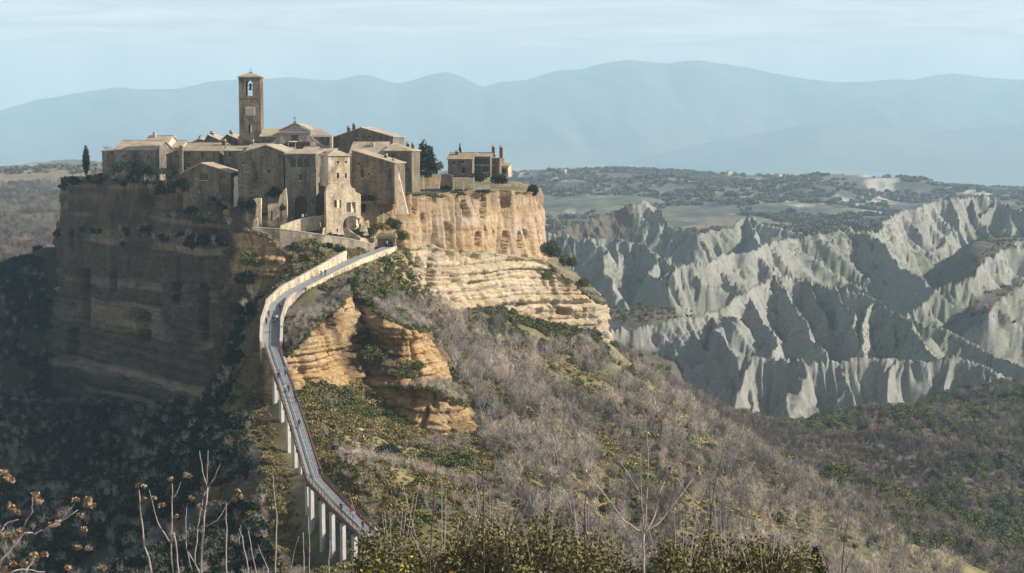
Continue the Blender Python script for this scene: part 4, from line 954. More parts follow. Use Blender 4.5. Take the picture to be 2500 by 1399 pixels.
house('slope_roof_house', 'tall brown house with one long sunlit roof slope to the right', 858, 964, 378, 423, 12, 'stone_brown', ('mono', 368, 399), ybase=498, windows=[(872, 877, 398, 404, False), (898, 902, 422, 428, False), (880, 888, 414, 434, False), (952, 956, 424, 434, False)], chimneys=[(928, 6, .8, .9), (950, 5, .5, .5)], roof_mat='tile_pale', side_windows=[(5, 8, .8, 1.3)])
bt = MB(); a = W(966, 420, 427); b_ = W(997, 470, 427)
bt.hexa([(a.x, 424.5, -19), (b_.x, 425, -19), (b_.x, 428, -19), (a.x, 428, -19)], [(a.x, 425.5, a.z), (a.x + .7, 425.5, a.z), (a.x + .7, 428, a.z), (a.x, 428, a.z)])
tag(bt.build('raking_buttress', M['stone_warm']), 'sloping sunlit buttress at the right foot of the slope-roofed house', 'buttress')
house('cream_hip_house', 'low house with ridged cream roof behind the slope-roofed house', 853, 938, 376, 440, 10, 'plaster', ('side', 348), chimneys=[(903, 3, 1.0, .7)], roof_mat='tile_pale', windows=[(880, 885, 378, 382, False)])
house('hip_end_house', 'tall plain house with hipped roof next to the big evergreen', 938, 1006, 369.5, 437, 10, 'stone_brown', ('hip', 347, 950), ybase=470, windows=[(956, 964, 377, 387, False), (983, 987, 400, 408, False), (960, 966, 410, 420, False)], chimneys=[(983, 6, .7, 1.6), (996, 6, .7, 1.4)], roof_mat='tile_pale')
house('ridge_house', 'large dark gabled house on the skyline right of the church', 812, 961, 336, 468, 14, 'stone_dark', ('front', 881, 313, 335), chimneys=[(846, 2, .8, 1.4), (855, 4, .8, 1.9)], windows=[(868, 873, 330, 336, False), (900, 905, 332, 338, False), (930, 935, 338, 344, False)], roof_mat='tile_pale')
house('masonry_block', 'low dark masonry block in front of the church facade', 704, 758, 346, 455, 6, 'stone_brown', ('flat',), windows=[(720, 725, 352, 357, False)])
house('snug_house', 'tiny pale roof tucked between the church and the big gable house', 678, 704, 361, 446, 7, 'stone_dark', ('mono', 359, 348), roof_mat='tile_pale')
house('loft_house', 'small pale roof peeping above the gate house roof', 738, 768, 370, 438, 6, 'plaster', ('side', 360), roof_mat='tile_pale')

# --- bell tower
def tower():
    D = 470.0; a = W(582.5, 189, D); b = W(635.6, 189, D); w = b.x - a.x; xc = (a.x + b.x) / 2; zb = -17.0; h = a.z - zb; d = w
    root = empty('bell_tower', (xc, D, zb), math.radians(1)); tag(root, 'tall square stone bell tower with open belfry above the roofs', 'bell tower')
    lz = lambda py: Wz(py, D) - zb; lx = lambda px: W(px, 250, D).x - xc
    T = 0.8
    bel = (lx(608.5), lz(234), lx(617) - lx(600), lz(196) - lz(234), True)
    low = (lx(609.5), lz(323), lx(613) - lx(606), lz(304) - lz(323), True)
    mb = MB(); slab(mb, w, h, T, [bel, low]); slab(mb, w, h, T, [(bel[0] , bel[1] - .3, bel[2] + .4, bel[3] + .5, True), (low[0] - .05, low[1] - .2, low[2] + .3, low[3] + .6, True)], d - T)
    for s in (-1, 1):
        sm = MB(); slab(sm, d - 2 * T, h, T, [(0, bel[1], bel[2], bel[3], True)])
        mb.add([((w / 2 - vy) if s > 0 else (-w / 2 + vy), (vx if s > 0 else -vx) + d / 2, vz) for vx, vy, vz in sm.v], sm.f)
    mb.box(-w / 2 + T, w / 2 - T, T, d - T, bel[1] - 2.5, bel[1] - 1.6)
    mb.box(-w / 2 - .35, w / 2 + .1, -.35, d, 0, lz(333))
    mb.build('wall', M['stone_brown'], root)
    for q0, q1, q2 in ((194, 192, .15), (240, 238, .12)):
        sb = MB(); sb.box(-w / 2 - q2, w / 2 + q2, -q2, 0, lz(q0), lz(q1)); sb.build('string_course', M['stone_dark'], root)
    rb = MB(); o = .35; c4 = [(-w / 2 - o, -o, h), (w / 2 + o, -o, h), (w / 2 + o, d + o, h), (-w / 2 - o, d + o, h)]
    rb.hexa(c4, [(p[0], p[1], h + .22) for p in c4]); az = Wz(176.5, D + d / 2) - zb
    rb.add([(p[0], p[1], h + .22) for p in c4] + [(0, d / 2, az)], [(0, 1, 4), (1, 2, 4), (2, 3, 4), (3, 0, 4)])
    r = rb.build('roof', M['tile'], root)
    fb = MB(); fb.box(-.35, .35, d / 2 - .35, d / 2 + .35, az - .5, az + .1); fb.tube([(0, d / 2, az), (0, d / 2, az + 1.1)], .04, 5); fb.box(-.3, .3, d / 2 - .03, d / 2 + .03, az + .75, az + .82)
    fb.build('finial', M['rust'], r)
    pl = MB(); pl.box(lx(599), lx(623), -.12, .0, lz(282), lz(261), 0); pl.box(lx(601.5), lx(620.5), -.17, -.12, lz(280), lz(263), 1); pl.build('clock_panel', [M['coping'], M['plaster_grey']], root)
    for c in ((596, 249), (622, 249), (598, 300), (622, 297)):
        q = MB(); q.box(lx(c[0]) - .28, lx(c[0]) + .28, -.03, .0, lz(c[1]) - .3, lz(c[1]) + .3); q.build('putlog_recess', M['stone_dark'], root)
    ar = MB(); n = 12; R = lx(622) - lx(609)
    for k in range(n):
        a0, a1 = math.pi * k / n, math.pi * (k + 1) / n; cz = lz(299)
        ar.hexa([(lx(609) - math.cos(a0) * R, -.14, cz + math.sin(a0) * R), (lx(609) - math.cos(a1) * R, -.14, cz + math.sin(a1) * R), (lx(609) - math.cos(a1) * R, 0, cz + math.sin(a1) * R), (lx(609) - math.cos(a0) * R, 0, cz + math.sin(a0) * R)],
                [(lx(609) - math.cos(a0) * (R + .3), -.14, cz + math.sin(a0) * (R + .3)), (lx(609) - math.cos(a1) * (R + .3), -.14, cz + math.sin(a1) * (R + .3)), (lx(609) - math.cos(a1) * (R + .3), 0, cz + math.sin(a1) * (R + .3)), (lx(609) - math.cos(a0) * (R + .3), 0, cz + math.sin(a0) * (R + .3))])
    ar.build('blind_arch', M['stone_dark'], root)
    # bell on its yoke
    bl = MB(); prof = [(0.0, 1.15), (.2, 1.12), (.33, .95), (.38, .5), (.5, .2), (.66, 0.0), (.55, .02)]; n = 14; bz = lz(219)
    vs = [(r_ * math.cos(2 * math.pi * j / n) + bel[0], r_ * math.sin(2 * math.pi * j / n) + d / 2, z + bz) for r_, z in prof for j in range(n)]
    bl.add(vs, [(i * n + j, i * n + (j + 1) % n, (i + 1) * n + (j + 1) % n, (i + 1) * n + j) for i in range(len(prof) - 1) for j in range(n)])
    bl.tube([(bel[0], d / 2, bz + .3), (bel[0], d / 2, bz - .15)], .07, 6)
    be = bl.build('bell', M['bronze'], root, True)
    yk = MB(); yk.box(-w / 2 + T, w / 2 - T, d / 2 - .12, d / 2 + .12, bz + 1.15, bz + 1.4); yk.box(bel[0] - .3, bel[0] + .3, d / 2 - .1, d / 2 + .1, bz + 1.4, bz + 1.8); yk.build('yoke', M['wood'], be)
tower()

# --- church
def church():
    D = 460.0; a = W(683, 318, D); b = W(757, 318, D); w = b.x - a.x; xc = (a.x + b.x) / 2; zb = -17.0
    root = empty('church', (xc, D, zb), 0.0); tag(root, 'church with pedimented grey-rose facade, curved volutes and cross', 'church')
    lz = lambda py: Wz(py, D) - zb; lx = lambda px: W(px, 320, D).x - xc
    he = lz(321)
    mb = MB(); slab(mb, w, he, .6, [(lx(719.5), lz(343), 1.5, 1.4, False)])
    mb.prism([(-w / 2, he), (w / 2, he), (lx(720), lz(303))], 0, .6)
    for s in (-1, 1):                                       # volutes sweeping down to the sides
        pts = []
        for k in range(13):
            t = k / 12; pts.append((s * (w / 2 + t * 5.1), lz(331) - (lz(331) - lz(358)) * (1 - (1 - t) ** 2.2)))
        poly = [(s * w / 2, 0)] + [(s * (w / 2 + 5.1), 0)] + pts[::-1]
        if s < 0: poly = poly[::-1]
        mb.prism(poly, .05, .55)
    mb.build('facade', M['plaster_grey'], root)
    co = MB(); co.box(-w / 2 - .3, w / 2 + .3, -.35, .0, lz(325), lz(321)); co.box(-w / 2 - .2, w / 2 + .2, -.2, 0, lz(329), lz(327.5))
    for s in (-1, 1):
        x0, x1 = s * (w / 2 + .35), lx(720); z0, z1 = lz(320.5), lz(301.5)
        co.hexa([(x0, -.35, z0), (x1, -.35, z1), (x1, .7, z1), (x0, .7, z0)], [(x0, -.35, z0 + .3), (x1, -.35, z1 + .3), (x1, .7, z1 + .3), (x0, .7, z0 + .3)])
        co.box(s * (w / 2 - .5) - .45, s * (w / 2 - .5) + .45, -.15, 0, 0, lz(329))
    co.build('cornice', M['plaster_grey'], root)
    for s in (-1, 1):
        cw = MB()
        for k in range(12):
            f = lambda t: (s * (w / 2 + t * 5.1), lz(331) - (lz(331) - lz(358)) * (1 - (1 - t) ** 2.2))
            (xa, za), (xb, zb_) = f(k / 12), f((k + 1) / 12)
            cw.hexa([(xa, -.05, za), (xb, -.05, zb_), (xb, .65, zb_), (xa, .65, za)], [(xa, -.05, za + .18), (xb, -.05, zb_ + .18), (xb, .65, zb_ + .18), (xa, .65, za + .18)])
        cw.build('volute_coping', M['coping'], root)
    em = MB(); em.box(lx(719.5) - 1.05, lx(719.5) - .75, -.18, 0, lz(344), lz(328.5)); em.box(lx(719.5) + .75, lx(719.5) + 1.05, -.18, 0, lz(344), lz(328.5)); em.box(lx(719.5) - .75, lx(719.5) + .75, -.18, 0, lz(330.8), lz(328.5)); em.box(lx(719.5) - .75, lx(719.5) + .75, .35, .42, lz(343), lz(330))
    em.build('window_surround', [M['stone_dark']], root)
    # nave and aisle
    nv = MB(); nd = 22.0
    nv.box(lx(634), lx(806), .6, nd, 0, lz(334)); nv.build('nave_wall', M['stone_brown'], root)
    rf = MB()
    ry = Wz(315, D + 9) - zb
    roof_slab(rf, (lx(632), .4, lz(334.5)), (lx(684), .4, lz(334.5)), (lx(684), 9, ry), (lx(632), 9, ry)); roof_slab(rf, (lx(756), .4, lz(333)), (lx(810), .4, lz(333)), (lx(772), 9, ry), (lx(756), 9, ry))
    roof_slab(rf, (lx(684), .62, lz(319.5)), (lx(720), .62, lz(302)), (lx(720), nd, lz(302)), (lx(684), nd, lz(319.5))); roof_slab(rf, (lx(756), .62, lz(319.5)), (lx(720), .62, lz(302)), (lx(720), nd, lz(302)), (lx(756), nd, lz(319.5)))
    rf.build('roof', M['tile_pale'], root)
    pr = MB(); pr.box(lx(805), lx(811), -.3, .9, 0, lz(335)); pr.box(lx(804.5), lx(811.5), -.4, 1.0, lz(335), lz(333.5)); pr.build('corner_pier', M['coping'], root)
    cr = MB(); x = lx(720); cr.box(x - .3, x + .3, -.2, .4, lz(302), lz(297)); cr.box(x - .06, x + .06, .05, .15, lz(297), lz(284)); cr.box(x - .5, x + .5, .05, .15, lz(289), lz(288)); cr.build('cross', M['iron'], root)
church()

# --- house on the right tip of the plateau
house('tip_house', 'left block of the stone house on the tip, tiled roof', 1093, 1153, 389, 474, 9, 'stone_grey', ('side', 375), ybase=432, windows=[(1105, 1110, 395, 402, False), (1126, 1133, 392, 399, False), (1128, 1135, 408, 424, False)], chimneys=[(1111, 3, .9, 1.0)], roof_mat='tile')
house('tip_house', 'middle block of the stone house on the tip with recessed balcony', 1154, 1197, 383, 477, 8, 'stone_grey', ('side', 375), ybase=432, windows=[(1158, 1194, 386, 402, False), (1158, 1174, 406, 420, False), (1178, 1194, 406, 420, False)], chimneys=[(1203 - 4, 4, .8, 1.8)])
house('tip_house', 'right block of the stone house on the tip with tall chimney', 1198, 1220, 386, 479, 8, 'stone_brown', ('flat',), ybase=432, windows=[(1203, 1208, 395, 402, False)], chimneys=[(1218, 4, .9, 3.2)])
house('tile_shed', 'small tiled shed at the far right end of the tip house', 1220, 1241, 407, 482, 6, 'stone_warm', ('shed', 400), ybase=432, windows=[(1225, 1237, 411, 424, False)], roof_mat='tile')

# --- broken walls, terraces and parapets, traced as outlines with their own distance and thickness
def traced_wall(name, label, outline, D, thick, mat='stone_warm', coping=None, cat='wall', group=None, top=None):
    pts = [W(a, b, D) for a, b in outline]
    if sum((pts[i].x * pts[(i + 1) % len(pts)].z - pts[(i + 1) % len(pts)].x * pts[i].z) for i in range(len(pts))) < 0: pts = pts[::-1]
    mb = MB(); mb.prism([(p.x, p.z) for p in pts], D, D + thick)
    o = mb.build(name, M[mat]); tag(o, label, cat, group); return o
traced_wall('ruined_pillar', 'tall thin broken pillar left of the gateway terrace', [(625, 553), (624, 520), (627, 500), (622, 488), (617, 486), (624, 484), (637, 484), (637, 553)], 411, 1.6, 'stone_warm', cat='pillar')
def ruin_wall():
    D = 412.0; root = empty('ruined_wall', (W(670, 552, D).x, D, Wz(553, D))); tag(root, 'broken wall with two slit openings left of the gateway', 'wall')
    r0 = root.location
    outl = [(654, 553), (654, 500), (658, 498), (668, 497), (676, 496), (682, 493), (683, 476), (688, 472), (693, 463), (698, 459), (699, 480), (701, 553)]
    # the wall is split round the slits so that they are real openings
    strips = [(654, 661.5), (661.5, 665.5), (665.5, 684), (684, 688.5), (688.5, 701)]
    tops = lambda px: np.interp(px, [654, 658, 668, 676, 682, 683.5, 688, 693, 698, 699.5, 701], [500, 498, 497, 496, 493, 476, 472, 463, 459, 478, 553 - 60])
    mb = MB()
    for i, (a, b) in enumerate(strips):
        xs = np.linspace(a, b, 5); top = [(x, float(tops(x))) for x in xs]
        low = 553
        if i in (1, 3):
            hb, ht = (541, 515) if i == 1 else (540, 518)
            for lo, tp in ((low, [(a, hb), (b, hb)]), (ht, top)):
                poly = [(W(p, q, D).x - r0.x, Wz(q, D) - r0.z) for p, q in [(a, lo), (b, lo)] + tp[::-1]]; mb.prism(poly, 0, 1.2)
        else:
            poly = [(W(p, q, D).x - r0.x, Wz(q, D) - r0.z) for p, q in [(a, low), (b, low)] + top[::-1]]; mb.prism(poly, 0, 1.2)
    mb.build('masonry', M['stone_warm'], root)
ruin_wall()
traced_wall('wall_stump', 'low rounded wall stump at the left end of the terrace', [(618, 566), (618, 540), (621, 534), (626, 533), (629, 538), (629, 566)], 409, 1.5, 'stone_warm')
traced_wall('broken_corner', 'tall sunlit jagged corner of broken wall by the gabled ruin', [(571, 505), (570, 470), (572, 452), (570, 436), (574, 430), (581, 430), (585, 438), (584, 455), (583, 470), (588, 486), (592, 498), (594, 505)], 429, 2.4, 'plaster')
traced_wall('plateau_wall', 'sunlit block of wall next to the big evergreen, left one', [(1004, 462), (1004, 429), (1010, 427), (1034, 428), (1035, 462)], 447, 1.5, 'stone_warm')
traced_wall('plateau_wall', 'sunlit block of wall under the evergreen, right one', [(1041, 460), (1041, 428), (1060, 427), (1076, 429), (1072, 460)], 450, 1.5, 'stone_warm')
traced_wall('garden_wall', 'shaded garden wall with pale right edge below the tip house', [(1074, 460), (1076, 427), (1090, 424), (1105, 428), (1106, 460)], 456, 3.0, 'stone_brown')
traced_wall('tip_parapet', 'low sunlit parapet wall on the cliff edge below the tip house', [(1156, 464), (1157, 455), (1196, 450), (1197, 462)], 471, .7, 'coping')

def ribbon(name, label, path, hts, thick, mat, cat, parent=None, cop=None):
    """wall that follows a path of (x, y, z top), hts below, with a coping"""
    root = empty(name, (path[0][0], path[0][1], path[0][2] - hts[0])) if parent is None else None
    base = root if root is not None else parent
    o = Vector(root.location) if root is not None else Vector((0, 0, 0))
    mb, cb = MB(), MB(); n = len(path); P = [Vector(p) for p in path]
    L_, R_ = [], []
    for i in range(n):
        t = (P[min(i + 1, n - 1)] - P[max(i - 1, 0)]); t.z = 0; t.normalize(); nn = Vector((-t.y, t.x, 0))
        L_.append(P[i] + nn * thick / 2 - o); R_.append(P[i] - nn * thick / 2 - o)
    for i in range(n - 1):
        z = lambda v, h: (v.x, v.y, v.z - h)
        mb.hexa([z(R_[i], hts[i]), z(R_[i + 1], hts[i + 1]), z(L_[i + 1], hts[i + 1]), z(L_[i], hts[i])], [R_[i], R_[i + 1], L_[i + 1], L_[i]])
        if cop:
            ex = (L_[i] - R_[i]).normalized() * .08; ex2 = (L_[i + 1] - R_[i + 1]).normalized() * .08; up = Vector((0, 0, .16)); lo = Vector((0, 0, .01))
            cb.hexa([R_[i] - ex + lo, R_[i + 1] - ex2 + lo, L_[i + 1] + ex2 + lo, L_[i] + ex + lo], [R_[i] - ex + up, R_[i + 1] - ex2 + up, L_[i + 1] + ex2 + up, L_[i] + ex + up])
    m = mb.build('masonry', M[mat], base)
    if cop: cb.build('coping', M[cop], base)
    if root is not None: tag(root, label, cat)
    return root or m
def pathpx(pts, n):
    q = np.array([tuple(W(*p)) for p in pts]); s = np.concatenate([[0], np.cumsum(np.hypot(*np.diff(q[:, :2], axis=0).T))])
    u = np.linspace(0, s[-1], n); return [tuple(np.interp(v, s, q[:, k]) for k in range(3)) for v in u]
ribbon('terrace_wall', 'long curved retaining wall of the terrace below the gateway', pathpx([(619, 556, 408), (640, 557, 404), (680, 559, 403), (730, 565, 404), (796, 575, 406), (850, 583, 409), (912, 597, 413)], 26), [6.0] * 26, .9, 'tuff_wall', 'wall', cop='coping')
ribbon('ramp_wall', 'rising parapet wall of the ramp up to the gateway', pathpx([(684, 552, 406), (710, 543, 407), (738, 534, 409), (765, 530, 411), (794, 527, 413)], 16), [3.2] * 16, .6, 'stone_warm', 'wall', cop='coping')
# terrace and ramp ground in front of the gate
tb = MB(); ring = [W(*p) for p in [(622, 560, 408.5), (680, 563, 404), (730, 569, 405), (796, 579, 407), (850, 587, 410), (905, 598, 414), (905, 596, 424), (800, 560, 426), (640, 545, 426)]]
tb.hexa([(p.x, p.y, p.z - 5) for p in ring], [(p.x, p.y, p.z - .6) for p in ring]); tag(tb.build('terrace_ground', M['turf']), kind='structure')
rbm = MB(); lo = [W(688, 556, 407), W(800, 545, 415)]; 
rbm.hexa([(W(684, 556, 407).x, 407.2, -25), (W(796, 540, 413).x, 413.2, -25), (W(796, 540, 421).x, 421.3, -25), (W(690, 540, 421).x, 421.3, -25)], [(W(684, 556, 407).x, 407.2, Wz(556, 407)), (W(796, 535, 413).x, 413.2, Wz(535, 413)), (W(796, 540, 421).x, 421.3, Wz(538, 421)), (W(690, 540, 421).x, 421.3, Wz(541, 421))])
tag(rbm.build('ramp_path', M['turf']), kind='structure')
# hollowed basement of a vanished house below the tower house
def basement():
    D = 409.5; c = W(838, 560, D); root = empty('ruined_basement', tuple(c), math.radians(26)); tag(root, 'sunlit ruined basement with square openings and a wide cave mouth', 'ruin')
    lx = lambda px: W(px, 500, D).x - c.x; lz = lambda py: Wz(py, D) - c.z
    w = lx(884) - lx(794); mb = MB()
    hl = [(lx(824), lz(508), lx(833) - lx(815), lz(488) - lz(508), False), (lx(858), lz(519), lx(870) - lx(846), lz(494) - lz(519), False), (lx(860), 0.0, lx(883) - lx(837), lz(527) - 0.0, True)]
    slab(mb, w, lz(476), 1.3, hl, 0.0, 0, lx(794))
    tops = [(794, 470), (798, 452), (806, 447), (818, 450), (830, 446), (842, 449), (856, 447), (861, 458), (868, 460), (872, 470), (879, 472), (884, 476)]
    for (a, b), (e, f) in zip(tops[:-1], tops[1:]): mb.prism([(lx(a), lz(476) + .01), (lx(e), lz(476) + .01), (lx(e), max(lz(f), lz(476) + .03)), (lx(a), max(lz(b), lz(476) + .03))], 0.05, 1.25)
    me = mb.build('masonry', M['stone_warm'], root)
    for k, q in enumerate(hl):
        d = MB(); d.box(q[0] - q[2] / 2, q[0] + q[2] / 2, 3.0, 3.2, q[1], q[1] + q[3]); d.build('cave_back', M['stone_dark'], root)
    rb = MB()
    for px, py, s in ((800, 556, 1.1), (812, 560, .8), (829, 562, .9), (889, 556, 1.0), (895, 566, .7), (790, 560, .8), (884, 536, .7)):
        x, z = lx(px), lz(py); rb.hexa([(x - s, -s * .8, z - 1), (x + s * .9, -s, z - 1), (x + s, s, z - 1), (x - s * .8, s * .9, z - 1)], [(x - s * .6, -s * .4, z + s * .6), (x + s * .5, -s * .6, z + s * .8), (x + s * .6, s * .6, z + s * .7), (x - s * .5, s * .5, z + s * .5)])
    rb.build('rubble', M['stone_warm'], root)['kind'] = 'stuff'
basement()
# shelter at the head of the causeway
def shelter():
    D = 416.0; r = W(943, 606, D); root = empty('tunnel_shelter', tuple(r)); tag(root, 'small dark stone shelter with sod roof at the head of the causeway', 'shelter')
    w = W(965, 606, D).x - W(922, 606, D).x; h = Wz(584, D) - Wz(608, D)
    mb = MB(); slab(mb, w, h, .5, [(w * .12, .0, w * .5, h * .82, True)]); mb.box(-w / 2, -w / 2 + .5, .5, 4, 0, h); mb.box(w / 2 - .5, w / 2, .5, 4, 0, h); mb.box(-w / 2, w / 2, 4, 4.5, 0, h); mb.build('wall', M['stone_brown'], root)
    rb = MB(); rb.hexa([(-w / 2 - .4, -.5, h + .01), (w / 2 + .4, -.5, h + .01), (w / 2 + .4, 4.6, h + .01), (-w / 2 - .4, 4.6, h + .01)], [(-w / 2, -.3, h + .75), (w / 2, -.3, h + .7), (w / 2, 4.5, h + 1.2), (-w / 2, 4.5, h + 1.1)]); rb.build('roof', M['turf'], root)
shelter()
# pergola frame on the terrace below the tip house
def pergola():
    D = 466.0; o = W(1106, 459, D); root = empty('pergola', tuple(o)); tag(root, 'small garden pergola frame on the plateau below the tip house', 'pergola')
    w = W(1156, 459, D).x - o.x; h = 2.9
    for x in (0, w / 2, w):
        for y in (0, 3.0):
            p = MB(); p.box(x - .22, x + .22, y - .22, y + .22, -.6, h); p.build('post', M['coping'], root)
    p = MB(); p.box(-.4, w + .4, -.15, .15, h, h + .3); p.box(-.4, w + .4, 2.85, 3.15, h, h + .3); p.build('beam', M['wood'], root)
    for k in range(7):
        p = MB(); x = w * k / 6; p.box(x - .08, x + .08, -.5, 3.5, h + .3, h + .45); p.build('rafter', M['wood'], root)
pergola()

# ------------------------------------------------------------------ causeway and footbridge
def bridge_at(s):
    p = Vector([float(np.interp(s, bs, bp[:, k])) for k in range(3)])
    e = 1.0
    a = np.array([np.interp(s - e, bs, bp[:, k]) for k in range(3)]); b = np.array([np.interp(s + e, bs, bp[:, k]) for k in range(3)])
    t = Vector(b - a); t.z = 0; t.normalize()
    return p, t, Vector((t.y, -t.x, 0))          # position, direction of descent, its right-hand side
S_PATH, S_ABUT = bs[5], bs[7]                     # paved causeway ends, abutment ends
S_ELBOW = bs[11]
broot = empty('footbridge', tuple(bp[-1])); tag(broot, 'long concrete footbridge and causeway climbing to the village gate', 'footbridge')
bo = Vector(broot.location)
HW = 1.2
def seg_hexa(mb, s0, s1, l, r, z0, z1, mi=0):
    q = []
    for s in (s0, s1):
        p, t, n = bridge_at(s)
        # n points to the left of the descent seen from above reversed; use signed offsets
        q.append((p + n * l - bo, p + n * r - bo))
    (a, b), (c, d) = q
    up0, up1 = Vector((0, 0, z0)), Vector((0, 0, z1))
    mb.hexa([a + up0, b + up0, d + up0, c + up0], [a + up1, b + up1, d + up1, c + up1], mi)
# n = (t.y, -t.x): on the way down (towards the viewer, t.y < 0) it points to the viewer's left, so +offset = photo left
s = 0.0; k = 0; SL = 1.7
hw_at = lambda s: float(np.interp(s, [0, S_PATH - 8, S_PATH + 4, S_ABUT - 1, S_ABUT + 4, bs[-1]], [1.9, 1.9, 1.75, 1.75, HW, HW]))
while s < bs[-1] - 0.2:
    e = min(s + SL, bs[-1]); mb = MB(); hw = hw_at((s + e) / 2)
    seg_hexa(mb, s + (0.02 if k else 0), e - 0.02, hw, -hw, -0.22, 0.0 - (k % 3 == 1) * 0.008)
    mb.build('deck_slab', M['deck'], broot); s = e; k += 1
# bed under the slabs, girder, service channel
mb = MB()
for i in range(120):
    a, b = bs[-1] * i / 120, bs[-1] * (i + 1) / 120
    if b <= S_ABUT + 2: seg_hexa(mb, a, b, hw_at(a) + .05, -hw_at(a) - .05, -3.5, -.23)
mb.build('causeway_bed', M['tuff_wall'], broot)
mb = MB(); s = S_ABUT
while s < bs[-1] - .1:
    e = min(s + 2.5, bs[-1]); seg_hexa(mb, s, e, HW - .25, -(HW - .25), -1.05, -.23); s = e
mb.build('girder', M['steel'], broot)
mb = MB(); s = S_PATH + 4
while s < bs[-1] - .1:
    e = min(s + 2.0, bs[-1]); seg_hexa(mb, s, e, HW * .42, HW * .42 - .16, .0, .02); s = e
mb.build('drain_channel', M['iron'], broot)
# stone parapets along the causeway
def parapet(s0, s1, side, h, th, name, mat, below=3.0):
    mb, cb = MB(), MB(); n = max(2, int((s1 - s0) / 1.6))
    for i in range(n):
        a, b = s0 + (s1 - s0) * i / n, s0 + (s1 - s0) * (i + 1) / n
        w_ = hw_at((a + b) / 2); l, r = (w_ + th, w_ + .02) if side > 0 else (-w_ - .02, -w_ - th)
        seg_hexa(mb, a, b, l, r, -below, h if not callable(h) else h((a + b) / 2)); hh = h if not callable(h) else h((a + b) / 2)
        seg_hexa(cb, a, b, l + .06, r - .06, hh + .01, hh + .14)
    o = mb.build(name, M[mat], broot); cb.build('coping', M['coping'], o); return o
parapet(bs[2] - 1, S_PATH + 2, 1, lambda s: float(np.interp(s, [bs[2] - 1, bs[3], S_PATH], [2.0, 1.5, 1.2])), .55, 'parapet', 'stone_warm')
parapet(S_PATH + 2, S_ABUT + .5, 1, 1.1, .5, 'parapet', 'stone_warm')
parapet(1.0, bs[4] - 2, -1, .3, .4, 'parapet', 'stone_warm', 1.2)
parapet(bs[5] - 6, S_ABUT + .5, -1, 1.1, .5, 'parapet', 'stone_warm', 2.5)
# abutment with its sunlit flank
mb = MB()
for a, b, dz in ((S_PATH + 6, S_ABUT, 9.0), (S_ABUT, S_ABUT + 9, 8.0)):
    q = []
    for s in (a, b):
        p, t, n = bridge_at(s); q.append((p + n * 0.2 - bo, p - n * 2.1 - bo, p - n * 3.4 - bo))
    (l0, r0, f0), (l1, r1, f1) = q
    tz = Vector((0, 0, -.3)); bz = Vector((0, 0, -dz))
    mb.hexa([l0 + bz, f0 + bz, f1 + bz, l1 + bz], [l0 + tz, r0 + tz, r1 + tz, l1 + tz])
mb.build('abutment', M['pier'], broot)
# piers
PIERS = [S_ABUT + 1.2 + 9.4 * i for i in range(7)]
PIERS = [s for s in PIERS if s < S_ELBOW - 3] + [S_ELBOW + x for x in (-1.0, 6.5, 12.5, 18.5, 24.5, 30.5) if S_ELBOW + x < bs[-1]]
PIER_W = []
for s in PIERS:
    p, t, n = bridge_at(s); c = p + n * (HW - .75)
    g = ground(c.x, c.y); hgt = p.z - 1.06 - g + 1.0
    ang = math.radians(40); ux, uy = Vector((math.cos(ang), math.sin(ang), 0)), Vector((-math.sin(ang), math.cos(ang), 0))
    a, b = 0.3, 0.34
    mb = MB(); zb = Vector((c.x, c.y, g - 1.0)) - bo; zt = Vector((c.x, c.y, p.z - 1.06)) - bo
    ring = lambda o_, f: [o_ + ux * (-a * f) + uy * (-b * f), o_ + ux * (a * f) + uy * (-b * f), o_ + ux * (a * f) + uy * (b * f), o_ + ux * (-a * f) + uy * (b * f)]
    mb.hexa(ring(zb, 1.08), ring(zt, 1.0)); pr = mb.build('pier', M['pier'], broot)
    hd = MB(); p2 = zt - Vector((0, 0, 0)); q0 = p + n * (HW + .1) - bo; q1 = p - n * (HW + .1) - bo
    v = t * .4; z0, z1 = Vector((0, 0, -1.5)), Vector((0, 0, -1.06))
    hd.hexa([q0 - v + z0, q1 - v + z0, q1 + v + z0, q0 + v + z0], [q0 - v + z1, q1 - v + z1, q1 + v + z1, q0 + v + z1]); hd.build('pier_head', M['steel'], pr)
    PIER_W.append((c.x, c.y, g))
# railings: posts, rails and the rusty side panels
for side in (1, -1):
    s = S_ABUT + .6; fs = MB(); rl = MB()
    while s < bs[-1] - .1:
        e = min(s + 1.9, bs[-1]); w_ = HW
        o0 = side * (w_ + .06); o1 = side * (w_ + .14)
        for z0, z1 in ((.99, 1.07), (.68, .71), (.45, .48), (.22, .25)): seg_hexa(rl, s, e, max(o0, o1) - .01, min(o0, o1) + .01, z0, z1)
        seg_hexa(fs, s, e, max(side * (w_ + .15), side * (w_ + .2)), min(side * (w_ + .15), side * (w_ + .2)), -.62, .16)
        p, t, n = bridge_at(s); c = p + n * side * (w_ + .1) - bo
        pm = MB(); pm.box(c.x - .035, c.x + .035, c.y - .035, c.y + .035, c.z - .2, c.z + 1.0); pm.build('railing_post', M['rust'], broot)
        s = e
    rl.build('railing', M['rust'], broot); fs.build('fascia_panel', M['rust'], broot)

